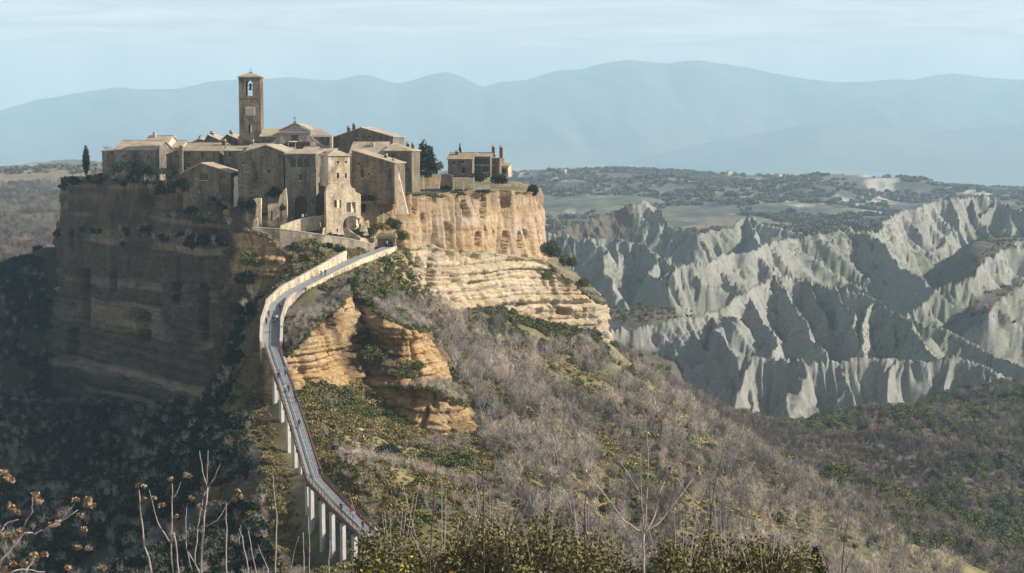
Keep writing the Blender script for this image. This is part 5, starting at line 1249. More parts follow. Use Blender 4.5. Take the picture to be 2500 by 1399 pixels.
# ------------------------------------------------------------------ vegetation
def bare_mesh(name, seed, h=4.5, spread=1.6, limbs=9, twigs=170, tw=0.035, mats=None, upright=0.6):
    """leafless tree: trunk, forking limbs and a haze of fine twigs"""
    r = random.Random(seed); mb = MB(); tips = []
    def limb(p, d, ln, rad, lev):
        q = p; pts = [p]; 
        for k in range(3):
            d = (d + Vector((r.uniform(-.25, .25), r.uniform(-.25, .25), r.uniform(-.05, .25)))).normalized(); q = q + d * ln / 3; pts.append(q); tips.append((q, d, lev))
        mb.tube(pts, [rad, rad * .8, rad * .6, rad * .35], 3, 0, False)
        if lev < 2:
            for _ in range(3 if lev else limbs):
                b = pts[r.randint(1, 3)]; dd = Vector((r.gauss(0, 1), r.gauss(0, 1), r.uniform(.2, 1.6) * upright)).normalized()
                limb(b, (d * .6 + dd * spread * .55).normalized(), ln * r.uniform(.45, .75), rad * .5, lev + 1)
    limb(Vector((0, 0, 0)), Vector((r.uniform(-.1, .1), r.uniform(-.1, .1), 1)), h * .42, h * .016, 0)
    nb = len(mb.f)
    tl = [t for t in tips if t[2] > 0] or tips
    for _ in range(twigs):
        p, d, _l = r.choice(tl); dd = (d * .7 + Vector((r.gauss(0, .6), r.gauss(0, .6), r.uniform(-.1, .9)))).normalized()
        ln = r.uniform(.35, .95) * h * .19; a = dd.cross(Vector((r.gauss(0, 1), r.gauss(0, 1), r.gauss(0, 1)))).normalized() * tw * .5
        q = p + dd * ln; mb.add([p - a, p + a, q + a * .4, q - a * .4], [(0, 1, 2, 3)], 1)
    me = bpy.data.meshes.new(name); me.from_pydata(mb.v, [], mb.f); me.update()
    for m in mats or (M['bark'], M['bark']): me.materials.append(m)
    return me, nb
def split_mesh(mb_v, mb_f, name, mat):
    used = sorted({i for f in mb_f for i in f}); mp = {k: j for j, k in enumerate(used)}
    me = bpy.data.meshes.new(name); me.from_pydata([mb_v[i] for i in used], [], [tuple(mp[i] for i in f) for f in mb_f]); me.materials.append(mat); me.update(); return me
def leaf_cloud(name, seed, blobs, n, size, mat, shell=0.55, aspect=1.6, droop=0.0):
    """many small leaf faces through a crown made of ellipsoids (x, y, z, rx, ry, rz)"""
    g = np.random.default_rng(seed); B = np.array(blobs, float); vol = B[:, 3] * B[:, 4] * B[:, 5]
    k = g.choice(len(B), n, p=vol / vol.sum()); u = g.normal(size=(n, 3)); u /= np.linalg.norm(u, axis=1)[:, None]
    rad = shell + (1 - shell) * g.random(n) ** 0.6; rad *= 1 + 0.16 * g.normal(size=n)
    c = B[k, :3] + u * rad[:, None] * B[k, 3:]
    c[:, 2] = np.maximum(c[:, 2], 0.02)
    a = u * 0.5 + g.normal(size=(n, 3)) * 0.8; a[:, 2] -= droop; a /= np.linalg.norm(a, axis=1)[:, None]
    b = np.cross(a, g.normal(size=(n, 3))); b /= np.linalg.norm(b, axis=1)[:, None]
    s = size * (0.6 + 0.8 * g.random(n))[:, None]
    V = np.stack([c - a * s * aspect / 2, c + b * s / 2, c + a * s * aspect / 2, c - b * s / 2], 1).reshape(-1, 3)
    me = mesh_np(name, V, np.arange(4 * n).reshape(-1, 4)); me.materials.append(mat); return me
def lumpy(seed, n, rx, ry, rz, z0=0.0, size=.5):
    r = random.Random(seed); out = []
    for _ in range(n):
        a = r.uniform(0, 6.28); d = math.sqrt(r.random()); k = size * r.uniform(.7, 1.3)
        out.append((math.cos(a) * d * rx * (1 - k * .6), math.sin(a) * d * ry * (1 - k * .6), z0 + rz * (.35 + .65 * r.random()) * (1 - .45 * d), rx * k, ry * k, rz * k * .8))
    return out

SCATTER = {}
def scatter(name, label, mesh, pts, scales, cat='thicket', tilt=0.12, kind='stuff', rot=None):
    """one object that carries copies of a plant at many points (geometry nodes)"""
    n = len(pts)
    if n == 0: return
    me = bpy.data.meshes.new(name); me.vertices.add(n); me.vertices.foreach_set('co', np.asarray(pts, np.float32).ravel())
    a = me.attributes.new('scl', 'FLOAT', 'POINT'); a.data.foreach_set('value', np.asarray(scales, np.float32))
    rt = np.stack([RNG.normal(0, tilt, n), RNG.normal(0, tilt, n), RNG.uniform(0, 6.283, n)], 1)
    a = me.attributes.new('rot', 'FLOAT_VECTOR', 'POINT'); a.data.foreach_set('vector', rt.astype(np.float32).ravel())
    proto = bpy.data.objects.new(name + '_plant', mesh)
    ng = bpy.data.node_groups.new(name, 'GeometryNodeTree')
    ng.interface.new_socket('Geometry', in_out='INPUT', socket_type='NodeSocketGeometry'); ng.interface.new_socket('Geometry', in_out='OUTPUT', socket_type='NodeSocketGeometry')
    N = ng.nodes; gi, go = N.new('NodeGroupInput'), N.new('NodeGroupOutput')
    oi = N.new('GeometryNodeObjectInfo'); oi.inputs['Object'].default_value = proto; oi.inputs['As Instance'].default_value = True
    ip = N.new('GeometryNodeInstanceOnPoints')
    s_, r_ = N.new('GeometryNodeInputNamedAttribute'), N.new('GeometryNodeInputNamedAttribute')
    s_.data_type = 'FLOAT'; s_.inputs['Name'].default_value = 'scl'; r_.data_type = 'FLOAT_VECTOR'; r_.inputs['Name'].default_value = 'rot'
    e2r = N.new('FunctionNodeEulerToRotation')
    l = ng.links.new
    l(gi.outputs[0], ip.inputs['Points']); l(oi.outputs['Geometry'], ip.inputs['Instance'])
    l(r_.outputs['Attribute'], e2r.inputs[0]); l(e2r.outputs[0], ip.inputs['Rotation']); l(s_.outputs['Attribute'], ip.inputs['Scale'])
    l(ip.outputs[0], go.inputs[0])
    for m in mesh.materials: me.materials.append(m)
    o = bpy.data.objects.new(name, me); COL.objects.link(o)
    md = o.modifiers.new('scatter', 'NODES'); md.node_group = ng
    tag(o, label, cat, kind=kind); return o

def seeds(n, d0, d1, b0, b1, power=1.0):
    """random ground points in a range of distances and bearings (given as photo columns), with where they show"""
    D = np.sqrt(RNG.uniform(d0 ** 2, d1 ** 2, n)); px = RNG.uniform(b0, b1, n); x = (px - CX) / F * D
    z, dc = height(x, D); qx, qy = project(x, D, z)
    return x, D, z, qx, qy, dc
# footprint of the rock walls and the bridge: nothing grows there
ROCK = {k: v for k, v in []}
def off_bridge(x, y, r=3.2):
    d = np.full(np.shape(x), 1e9)
    for i in range(len(bp) - 1):
        a, b = bp[i], bp[i + 1]; ab = b[:2] - a[:2]
        t = np.clip(((x - a[0]) * ab[0] + (y - a[1]) * ab[1]) / (ab @ ab), 0, 1)
        d = np.minimum(d, np.hypot(x - a[0] - t * ab[0], y - a[1] - t * ab[1]))
    return d > r
BUTTE = [(118, 508), (300, 470), (450, 440), (580, 416), (640, 400), (760, 410), (930, 428), (1000, 428), (1150, 453), (1320, 481), (1470, 497), (1470, 515), (1300, 660), (1000, 710), (300, 670), (100, 580)]
BUTTE_XY = [((a - CX) / F * d, d) for a, d in BUTTE]
OUTC = [[((a - CX) / F * d, d) for a, d in q] for q in ([(648, 374), (640, 352), (644, 336), (690, 331), (722, 333), (770, 338), (832, 350), (850, 366), (858, 384), (690, 388)], [(832, 378), (905, 368), (918, 357), (950, 352), (1005, 352), (1046, 360), (1052, 378), (1010, 398), (860, 400)], [(940, 356), (970, 347), (1030, 341), (1090, 341), (1135, 347), (1140, 362), (980, 370)])]
def off_rock(x, y):
    ok = ~inpoly(x, y, BUTTE_XY)
    for q in OUTC: ok &= ~(inpoly(x, y, q) & (y < 374))
    return ok

# --- plants as meshes (built once, then copied)
bareA, _ = bare_mesh('bare_tree_a', 1, 4.6, 1.5, 9, 190); bareB, _ = bare_mesh('bare_tree_b', 2, 4.2, 1.9, 10, 200); bareC, _ = bare_mesh('bare_tree_c', 3, 5.2, 1.2, 8, 180, upright=1.0)
russA, _ = bare_mesh('russet_tree_a', 4, 4.6, 1.7, 10, 260, .045, (M['bark_pink'], M['bark_pink'])); greyW, _ = bare_mesh('wood_tree_a', 5, 6.5, 1.7, 10, 260, .06, (M['bark_wood'], M['bark_wood']))
greyW2, _ = bare_mesh('wood_tree_b', 6, 6.0, 2.0, 10, 260, .06, (M['bark_wood'], M['bark_wood']))
bushA = leaf_cloud('bush_a', 1, lumpy(1, 7, 1.2, 1.2, 1.3), 420, .26, M['leaf']); bushB = leaf_cloud('bush_b', 2, lumpy(2, 6, 1.3, 1.0, 1.0), 380, .24, M['leaf'])
dryA = leaf_cloud('dry_bush_a', 3, lumpy(3, 6, 1.1, 1.1, .75), 320, .22, M['leaf_dry'], .3, 2.6); dryB = leaf_cloud('dry_bush_b', 4, lumpy(4, 5, .9, .9, .55), 260, .2, M['leaf_dry'], .3, 3.0)
treeE = leaf_cloud('evergreen_crown', 5, lumpy(5, 9, 2.2, 2.2, 3.2, .6), 900, .36, M['leaf'])
bushD = leaf_cloud('shade_bush', 9, lumpy(9, 7, 1.2, 1.2, 1.3), 420, .26, M['leaf_dark'])  # darker leaf colour carries painted shade for the left side
farB = leaf_cloud('far_crown', 6, lumpy(6, 6, 3.2, 3.2, 4.0, .3), 120, 1.5, M['leaf_far'])

def pick(mask, x, D, z): return np.stack([x[mask], D[mask], z[mask] - 0.1], 1)
# 1. leafless thicket on the flank below the sunlit cliff
FLANK = [(1020, 745), (1200, 800), (1330, 850), (1450, 845), (1570, 915), (1700, 1015), (1860, 1110), (2110, 1250), (2360, 1420), (2360, 1600), (1250, 1600), (1330, 1330), (1240, 1200), (1170, 1060), (1120, 930), (1060, 840)]
x, D, z, qx, qy, dc = seeds(26000, 235, 500, 1000, 2500)
gaps = fbm(x / 11, D / 11, 301, 3)
m = inpoly(qx, qy, FLANK) & off_rock(x, D) & (gaps > 0.35)
idx = np.where(m)[0][:6500]
# the nearest and largest ones are separate trees; the rest is the thicket
big = [i for i in idx if qy[i] < 1330 and D[i] < 470]
big = sorted(big, key=lambda i: D[i])[::max(1, len(big) // 150)][:150]
rest = np.array([i for i in idx if i not in set(big)])
for k, mesh in enumerate((bareA, bareB, bareC)):
    sel = rest[k::3]
    scatter('bare_thicket', ('mass of leafless grey-brown trees on the flank under the sunlit cliff', 'spreading leafless shrubs between the trees of that flank', 'slender upright leafless saplings among the trees of that flank')[k], mesh, np.stack([x[sel], D[sel], z[sel] - .15], 1), np.clip(RNG.lognormal(-.25, .35, len(sel)), .35, 1.7))
def bare_parts(seed, **kw):
    me, nb = bare_mesh('tmp', seed, **kw); vs = [tuple(v.co) for v in me.vertices]; fs = [tuple(p.vertices) for p in me.polygons]
    a = split_mesh(vs, fs[:nb], 'limbs', M['bark']); b = split_mesh(vs, fs[nb:], 'twigs', M['bark']); bpy.data.meshes.remove(me); return a, b
protos = [bare_parts(s_, h=h_, spread=sp_, limbs=9, twigs=230, tw=.035) for s_, h_, sp_ in ((11, 5.0, 1.5), (12, 4.6, 1.9), (13, 5.6, 1.2))]
for j, i in enumerate(big):
    r = empty('bare_tree', (x[i], D[i], z[i] - .15), random.uniform(0, 6.28)); sc = random.uniform(.8, 1.3); r.scale = (sc, sc, sc)
    tag(r, 'leafless grey tree standing out in the thicket below the sunlit cliff', 'tree', 'leafless trees on the flank below the sunlit cliff')
    a, b = protos[j % 3]; link_mesh('trunk', a, None, r); link_mesh('crown', b, None, r)
# 2. green scrub: below the cliff, along the ridge, beside the bridge
x, D, z, qx, qy, dc = seeds(26000, 235, 520, 500, 2300)
def near_poly(poly): return inpoly(qx, qy, poly)
green = near_poly([(1180, 765), (1300, 785), (1460, 815), (1500, 880), (1400, 870), (1280, 850), (1200, 830)]) | near_poly([(730, 940), (860, 950), (960, 1000), (1020, 1050), (900, 1020), (760, 1010)]) | near_poly([(870, 650), (1000, 640), (1040, 760), (960, 760), (870, 700)]) | near_poly([(1060, 860), (1110, 900), (1180, 1030), (1150, 1040), (1050, 900)])
sparse = (fbm(x / 8, D / 8, 311, 3) > .60) & (qx > 720) & (D > 240)
m = (green & (fbm(x / 5, D / 5, 312, 2) > .34) | sparse & (RNG.random(len(x)) < .28)) & off_rock(x, D) & off_bridge(x, D, 4.5)
sel = np.where(m)[0]
scatter('green_scrub', 'dark green evergreen scrub along the foot of the cliffs', bushA, pick(sel[0::2], x, D, z), RNG.uniform(.5, 1.3, len(sel[0::2])), 'scrub')
scatter('green_scrub', 'low spreading green bushes scattered over the sunlit slopes', bushB, pick(sel[1::2], x, D, z), RNG.uniform(.5, 1.2, len(sel[1::2])), 'scrub')
# 3. ochre dry scrub and grass tufts on the sunlit ridge either side of the bridge
x, D, z, qx, qy, dc = seeds(30000, 232, 420, 480, 1650)
m = off_rock(x, D) & off_bridge(x, D, 4.0) & (fbm(x / 6, D / 6, 321, 3) > .43) & (RNG.random(len(x)) < np.where(qx > 1250, .35, .8))
sel = np.where(m)[0][:9000]
scatter('dry_scrub', 'ochre dry scrub covering the sunlit ridge beside the footbridge', dryA, pick(sel[0::2], x, D, z), RNG.uniform(.45, 1.2, len(sel[0::2])), 'scrub')
scatter('dry_grass', 'tufts of tall yellow dry grass on the sunlit ridge', dryB, pick(sel[1::2], x, D, z), RNG.uniform(.4, 1.1, len(sel[1::2])), 'grass')
x, D, z, qx, qy, dc = seeds(46000, 232, 440, 480, 2000)
m = off_rock(x, D) & off_bridge(x, D, 2.0) & (qx + qy < 3700)
sel = np.where(m)[0][:24000]
scatter('meadow_tufts', 'fine dry grass over all the sunlit slopes', dryB, pick(sel, x, D, z), RNG.uniform(.22, .6, len(sel)), 'grass')
x, D, z, qx, qy, dc = seeds(4200, 235, 400, 480, 1300)
m = off_rock(x, D) & off_bridge(x, D, 6.0) & (fbm(x / 14, D / 14, 331, 2) > .5)
scatter('bare_shrubs', 'leafless twiggy shrubs scattered on both sides of the footbridge', bareB, pick(m, x, D, z), RNG.uniform(.3, .7, int(m.sum())), 'shrubs')
CAPS = [o for o in COL.objects if o.name in ('causeway_rock', 'middle_outcrop', 'low_outcrop', 'terrace_rock', 'lower_cliff')]
cpts = []
for o in CAPS:
    me = o.data; nf = len(me.polygons); mi = np.zeros(nf, np.int32); me.polygons.foreach_get('material_index', mi); ar = np.zeros(nf, np.float32); me.polygons.foreach_get('area', ar)
    vi = np.zeros(nf * 4, np.int32); me.polygons.foreach_get('vertices', vi); vi = vi.reshape(-1, 4); co = np.zeros(len(me.vertices) * 3, np.float32); me.vertices.foreach_get('co', co); co = co.reshape(-1, 3)
    wq = ar * (mi == 1); cy_ = co[vi].mean(1); qx, qy = project(cy_[:, 0], cy_[:, 1], cy_[:, 2])
    wq = wq * ((cy_[:, 1] < 404) | ((qx > 1290) & (cy_[:, 1] < 530)))
    if wq.sum() <= 0: continue
    k = RNG.choice(nf, int(min(3600, wq.sum() * 3)), p=wq / wq.sum()); u, v = RNG.random(len(k))[:, None], RNG.random(len(k))[:, None]; q = co[vi[k]]
    cpts.append(q[:, 0] * (1 - u) * (1 - v) + q[:, 1] * u * (1 - v) + q[:, 2] * u * v + q[:, 3] * (1 - u) * v)
cpts = np.concatenate(cpts); m = off_bridge(cpts[:, 0], cpts[:, 1], 2.8); cpts = cpts[m]; cpts = cpts[RNG.permutation(len(cpts))]
scatter('ledge_scrub', 'dry ochre scrub on the tops of the rock outcrops', dryA, cpts[0::3], RNG.uniform(.4, 1.0, len(cpts[0::3])), 'scrub')
scatter('ledge_scrub', 'green bushes on the tops of the rock outcrops', bushB, cpts[1::3], RNG.uniform(.4, .9, len(cpts[1::3])), 'scrub')
scatter('ledge_scrub', 'leafless twigs on the tops of the rock outcrops', bareB, cpts[2::3], RNG.uniform(.3, .6, len(cpts[2::3])), 'scrub')
x, D, z, qx, qy, dc = seeds(16000, 240, 350, 520, 900)
m = off_rock(x, D) & off_bridge(x, D, 2.0) & (qy > 950) & (qx + (qy - 1000) * -.35 > 545); s = np.where(m)[0][:2600]
scatter('bank_grass', 'rough ochre grass on the bank under the bridge piers', dryB, pick(s, x, D, z), RNG.uniform(.3, .75, len(s)), 'grass')
m &= (fbm(x / 5, D / 5, 345, 3) > .52) & off_bridge(x, D, 4); s = np.where(m)[0][:420]
scatter('bank_scrub', 'ochre bushes on the sunlit bank left of the bridge piers', dryA, pick(s, x, D, z), RNG.uniform(.6, 1.2, len(s)), 'scrub')
# dark growth on the ledge and the rim of the shaded cliff
rim = []
for o in COL.objects:
    if o.name not in ('lower_cliff', 'upper_cliff'): continue
    me = o.data; co = np.zeros(len(me.vertices) * 3, np.float32); me.vertices.foreach_get('co', co); co = co.reshape(-1, 3); nn_ = 900; ring = co[:nn_]; qx, qy = project(ring[:, 0], ring[:, 1], ring[:, 2])
    sel = ring[(qx < 560) & (ring[:, 1] < 520)]; k = RNG.integers(0, len(sel), 150 if o.name == 'lower_cliff' else 90); q = sel[k].copy(); q[:, 2] -= np.abs(RNG.normal(0, .8 if o.name == 'upper_cliff' else 1.5, len(k))); q[:, :2] += RNG.normal(0, .6, (len(k), 2)); rim.append(q)
rim = np.concatenate(rim)
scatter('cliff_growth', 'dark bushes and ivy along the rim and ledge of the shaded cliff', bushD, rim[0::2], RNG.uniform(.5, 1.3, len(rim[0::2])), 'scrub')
scatter('cliff_growth', 'leafless brush along the rim and ledge of the shaded cliff', bareB, rim[1::2], RNG.uniform(.35, .7, len(rim[1::2])), 'scrub')
# 4. dark scrub in the shaded valley on the left
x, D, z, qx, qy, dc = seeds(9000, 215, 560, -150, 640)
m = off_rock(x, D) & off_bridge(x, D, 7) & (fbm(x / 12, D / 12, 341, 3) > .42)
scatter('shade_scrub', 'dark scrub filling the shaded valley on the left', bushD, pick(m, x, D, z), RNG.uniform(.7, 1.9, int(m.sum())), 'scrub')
x, D, z, qx, qy, dc = seeds(2600, 215, 520, -150, 640)
m = off_rock(x, D) & off_bridge(x, D, 7)
scatter('shade_thicket', 'leafless trees standing in the shaded valley on the left', bareB, pick(m, x, D, z), RNG.uniform(.5, 1.0, int(m.sum())))
# 5. woods of the right-hand valley
x, D, z, qx, qy, dc = seeds(24000, 400, 1010, 1420, 2620)
beyond = ~inpoly(qx, qy, FLANK) & (dc > 1e8) & ((D > 500) | (qx > 1900)) & off_rock(x, D) & (D < 830)
tone = fbm(x / 45, D / 45, 351, 3); r_ = RNG.random(len(x))
russ = beyond & (tone + .2 * (r_ - .5) > .55) & (D < 700); ever = beyond & ~russ & (fbm(x / 22, D / 22, 352, 4) + .09 * (qx > 2150) + .3 * (r_ - .5) > .56); grey = beyond & ~russ & ~ever
def cut(mask, n): return np.where(mask)[0][:n]
for nm, lab, mesh, s, a, b in (('russet_wood', 'russet leafless woodland on the near ridge of the right valley', russA, cut(russ, 3500), .7, 1.4),
                               ('grey_wood', 'grey leafless woodland filling the right valley', greyW, cut(grey & (r_ < .5), 3500), .6, 1.15),
                               ('grey_wood', 'spreading grey leafless trees mixed into the right valley woodland', greyW2, cut(grey & (r_ > .5), 3500), .5, 1.1),
                               ('evergreen_wood', 'dark evergreen oaks in the right valley woodland', treeE, cut(ever, 3500), .45, 1.2)):
    scatter(nm, lab, mesh, np.stack([x[s], D[s], z[s] - .3], 1), RNG.uniform(a, b, len(s)), 'woodland')
# 6. scrub on the badland crests and floors, the far left slope and the far plateau
x, D, z, qx, qy, dc = seeds(30000, 830, 1600, 1300, 2620)
zz = height(x + 1.5, D)[0]; zy = height(x, D + 1.5)[0]; sl = np.hypot(zz - z, zy - z) / 1.5
terr = inpoly(qx, qy, [(1440, 735), (1640, 735), (1780, 745), (1740, 775), (1600, 785), (1440, 800)])
right = inpoly(qx, qy, [(2050, 690), (2230, 740), (2500, 760), (2600, 800), (2600, 1000), (2350, 860), (2200, 780)]) | inpoly(qx, qy, [(1310, 520), (1560, 500), (1560, 570), (1310, 570)])
m = ((sl < .42) & (dc > 40) & (fbm(x / 30, D / 30, 361, 3) > .44)) | ((terr | right) & (sl < .8)) 
crest = (dc < 9) & (RNG.random(len(x)) < .9) & (((qx > 1880) & (D < 1060) & (D > 930)) | ((qx > 1940) & (D > 1230)) | ((qx < 1560) & (D > 1150)))
s = np.where(crest)[0]; scatter('crest_brush', 'low grey brush along the crests of the clay badlands', greyW2, pick(s, x, D, z), RNG.uniform(.2, .4, len(s)), 'scrub')
s = np.where(m)[0][:7000]
scatter('badland_scrub', 'dark scrub on crests and floors of the clay badlands', bushA, pick(s[0::3], x, D, z), RNG.uniform(.6, 1.4, len(s[0::3])), 'scrub')
scatter('badland_scrub', 'grey leafless shrubs on crests and floors of the clay badlands', greyW2, pick(s[1::2], x, D, z), RNG.uniform(.3, .65, len(s[1::2])), 'scrub')
x, D, z, qx, qy, dc = seeds(9000, 560, 1900, -200, 420)
m = (fbm(x / 60, D / 60, 371, 3) > .40) & off_rock(x, D) & (D < 1700)
scatter('far_left_wood', 'leafless woodland on the hazy valley side at the far left', greyW, pick(m, x, D, z), RNG.uniform(.8, 1.5, int(m.sum())), 'woodland')
x, D, z, qx, qy, dc = seeds(12000, 1550, 3550, 1150, 2620)
n1 = fbm(x / 120, D / 120, 381, 3)
m = (n1 > .47) & (dc > 1e8)
scatter('plateau_wood', 'hazy tree clumps and hedges on the slopes of the far plateau', farB, pick(m, x, D, z), RNG.uniform(.6, 1.5, int(m.sum())), 'woodland')
x, D, z, qx, qy, dc = seeds(800, 3380, 3560, -100, 2620)
m = (fbm(x / 60, D * 0, 391, 2) > .5)
scatter('skyline_trees', 'row of small trees along the edge of the far plateau', farB, pick(m, x, D, z), RNG.uniform(.7, 1.7, int(m.sum())), 'trees')
x, D, z, qx, qy, dc = seeds(260, 1850, 1990, -100, 420)
scatter('skyline_trees', 'line of small trees on the brown field at the far left', farB, pick(x < 1e9, x, D, z), RNG.uniform(.5, 1.1, len(x)), 'trees')

# --- single trees and bushes
def tree(name, label, px, py, D, crown, trunk_h, trunk_r, cat='tree', z=None, scale=1.0, bark='bark'):
    p = W(px, py, D); r = empty(name, tuple(p)); r.scale = (scale,) * 3; tag(r, label, cat)
    mb = MB(); mb.tube([(0, 0, -.3), (.05, 0, trunk_h * .5), (0, .05, trunk_h)], [trunk_r, trunk_r * .8, trunk_r * .4], 7)
    for k in range(4):
        a = k * 1.57 + .4; mb.tube([(0, 0, trunk_h * .55), (math.cos(a) * trunk_h * .18, math.sin(a) * trunk_h * .18, trunk_h * .95)], [trunk_r * .45, trunk_r * .15], 5)
    mb.build('trunk', M[bark], r); link_mesh('crown', crown, None, r); return r
def cone_blobs(h, r, n=9, pw=1.0): return [(0, 0, h * (k + .5) / n, r * (1 - (k / n) ** pw) * .9 + .08, r * (1 - (k / n) ** pw) * .9 + .08, h / n * .9) for k in range(n)]
def spindle(h, r, n=9): return [(0, 0, h * (k + .5) / n, r * math.sin(math.pi * (k + 1.2) / (n + 1.6)) + .05, r * math.sin(math.pi * (k + 1.2) / (n + 1.6)) + .05, h / n * .9) for k in range(n)]
tree('cypress', 'slim dark cypress at the left end of the village', 211, 428, 492, leaf_cloud('cypress_crown', 21, spindle(8.2, .95), 1500, .3, M['leaf_dark']), 2.0, .16, scale=1.0)
tree('cypress', 'thin dark cypress tip above the house on the plateau tip', 1123, 381, 500, leaf_cloud('cypress_crown_b', 22, cone_blobs(3.6, .5), 700, .24, M['leaf_dark']), 1.0, .12)
tree('evergreen_tree', 'big dark evergreen tree beside the hip-roofed house', 1037, 432, 449, leaf_cloud('evergreen_big', 23, [(0, 0, 2.2, 3.2, 3, 2.2), (-.4, 0, 4.4, 2.7, 2.6, 2.2), (.3, 0, 6.4, 2.0, 2.0, 2.0), (-.5, 0, 8.0, 1.1, 1.1, 1.5), (1.6, 0, 3.6, 1.8, 1.8, 2.2), (-2, 0, 3.2, 1.6, 1.6, 2.0), (1.2, 0, 5.6, 1.3, 1.3, 1.4)], 4200, .34, M['leaf_dark']), 5.0, .35)
tree('evergreen_tree', 'small rounded evergreen at the right foot of the big evergreen', 1070, 424, 455, leaf_cloud('evergreen_small', 24, lumpy(24, 6, 1.5, 1.5, 2.6, .5), 800, .3, M['leaf']), 1.6, .15)
tree('clifftop_bush', 'round dark bush perched on the right tip of the cliff', 1301, 478, 505, leaf_cloud('clifftop_crown', 25, [(0, 0, 1.6, 1.6, 1.6, 1.5)], 1500, .26, M['leaf_dark'], .6), .8, .12, 'bush')
tree('orange_oak', 'small oak with rusty orange leaves on the wooded flank', 1600, 1010, 448, leaf_cloud('rusty_crown', 26, lumpy(26, 7, 1.9, 1.9, 4.6, .8), 1500, .3, M['leaf_rust'], .4), 2.5, .16)
tree('dark_conifer', 'dark evergreen tree right of the orange oak', 1648, 1040, 440, leaf_cloud('conifer_crown', 27, lumpy(27, 8, 1.9, 1.9, 3.8, .3), 1700, .3, M['leaf_dark'], .4), 2.5, .18)
tree('yellow_bush', 'bright yellow leafy bush under the gabled ruin', 552, 527, 424, leaf_cloud('yellow_crown', 28, lumpy(28, 5, .9, .8, 1.5, .3), 260, .24, M['leaf_yellow'], .3), .9, .06, 'bush')
for k, (px, py, D, rx, rz, mt, lab) in enumerate([
        (300, 420, 474, 2.6, 3.4, 'leaf', 'olive-brown bush in front of the long house'), (345, 440, 466, 3.2, 4.4, 'leaf_dark', 'dark spreading bush below the long house'),
        (405, 428, 462, 2.4, 2.2, 'leaf', 'low bush left of the dark buttress'), (430, 470, 446, 2.6, 3.6, 'leaf_dark', 'dark ivy bush hanging over the cliff beside the gabled ruin'),
        (395, 475, 452, 2.2, 2.6, 'leaf_dark', 'ivy clump on the cliff edge left of the gabled ruin'), (505, 545, 424, 3.0, 2.6, 'leaf', 'rounded green bush on the ledge below the gabled ruin'),
        (240, 440, 486, 2.2, 1.6, 'leaf', 'low bush at the foot of the left cypress'), (470, 520, 434, 2.0, 1.6, 'leaf_dark', 'small dark bush on the ledge left of the green bush'),
        (960, 560, 424, 2.0, 2.4, 'leaf', 'green bush above the tunnel shelter'), (925, 560, 422, 1.7, 1.8, 'leaf', 'green bush left above the tunnel shelter'), (985, 585, 424, 1.8, 2.0, 'leaf', 'green bush right of the tunnel shelter'),
        (1180, 470, 474, 2.6, 1.1, 'leaf', 'green shrubs spilling over the cliff edge below the parapet'), (1120, 476, 463, 2.2, .9, 'leaf', 'low green shrubs on the cliff edge left of the parapet'), (1060, 482, 450, 2.6, .9, 'leaf', 'grassy shrubs along the cliff edge by the path'),
        (1170, 445, 474, 2.6, 2.2, 'leaf_dark', 'dark shrubs in front of the tip house, left'), (1215, 448, 480, 2.8, 2.4, 'leaf_dark', 'dark shrubs in front of the tip house, right'),
        (1345, 625, 492, 3.6, 4.2, 'leaf', 'tall green bush on the ledge right of the sunlit cliff'), (1385, 650, 494, 2.8, 3.4, 'leaf', 'green bush lower down that ledge'), (1330, 680, 486, 2.2, 2.0, 'leaf', 'green bush hanging below that ledge'), (1425, 700, 494, 2.2, 2.6, 'leaf', 'green bush at the right end of that ledge'),
        (610, 650, 399, 2.6, 3.0, 'leaf', 'green bush on the sunlit rock below the terrace'), (600, 690, 398, 2.4, 2.6, 'leaf_dark', 'dark bush lower on the rock below the terrace'), (590, 770, 396, 3.0, 3.0, 'leaf_dark', 'dark bush far down the shaded rock below the terrace'), (625, 820, 388, 2.6, 2.6, 'leaf_dark', 'dark bush on the shaded rock beside the causeway bend'), (800, 605, 404, 1.3, 1.1, 'leaf_dark', 'dark bush against the terrace wall'), (830, 612, 404, 1.2, 1.0, 'leaf_dark', 'second dark bush against the terrace wall'),
        (870, 700, 372, 2.2, 2.4, 'leaf', 'ivy over the top of the middle outcrop'), (905, 880, 348, 3.0, 2.4, 'leaf', 'bush at the foot of the middle outcrop'), (960, 770, 364, 3.2, 1.6, 'leaf', 'scrub on top of the middle outcrop'), (985, 920, 344, 3.0, 1.8, 'leaf', 'bush above the low outcrop'), (1000, 900, 350, 2.8, 1.8, 'leaf', 'bush between the middle and low outcrops'),
        (950, 1120, 312, 2.4, 2.6, 'leaf_dark', 'dark round bush beside the bare bank right of the bridge'), (1180, 1010, 355, 2.2, 2.4, 'leaf_dark', 'dark evergreen bush right of the low outcrop'), (1500, 1150, 372, 2.0, 2.2, 'leaf', 'green bush halfway down the wooded flank'), (1690, 1130, 420, 2.2, 2.4, 'leaf', 'green bush low on the wooded flank')]):
    me = leaf_cloud('shrub_leaves', 100 + k, lumpy(100 + k, 7, rx, rx * .9, rz), int(260 + 190 * rx * rz), .27, M[mt])
    r = tree('shrub', lab, px, py, D, me, rz * .7, .09, 'bush')
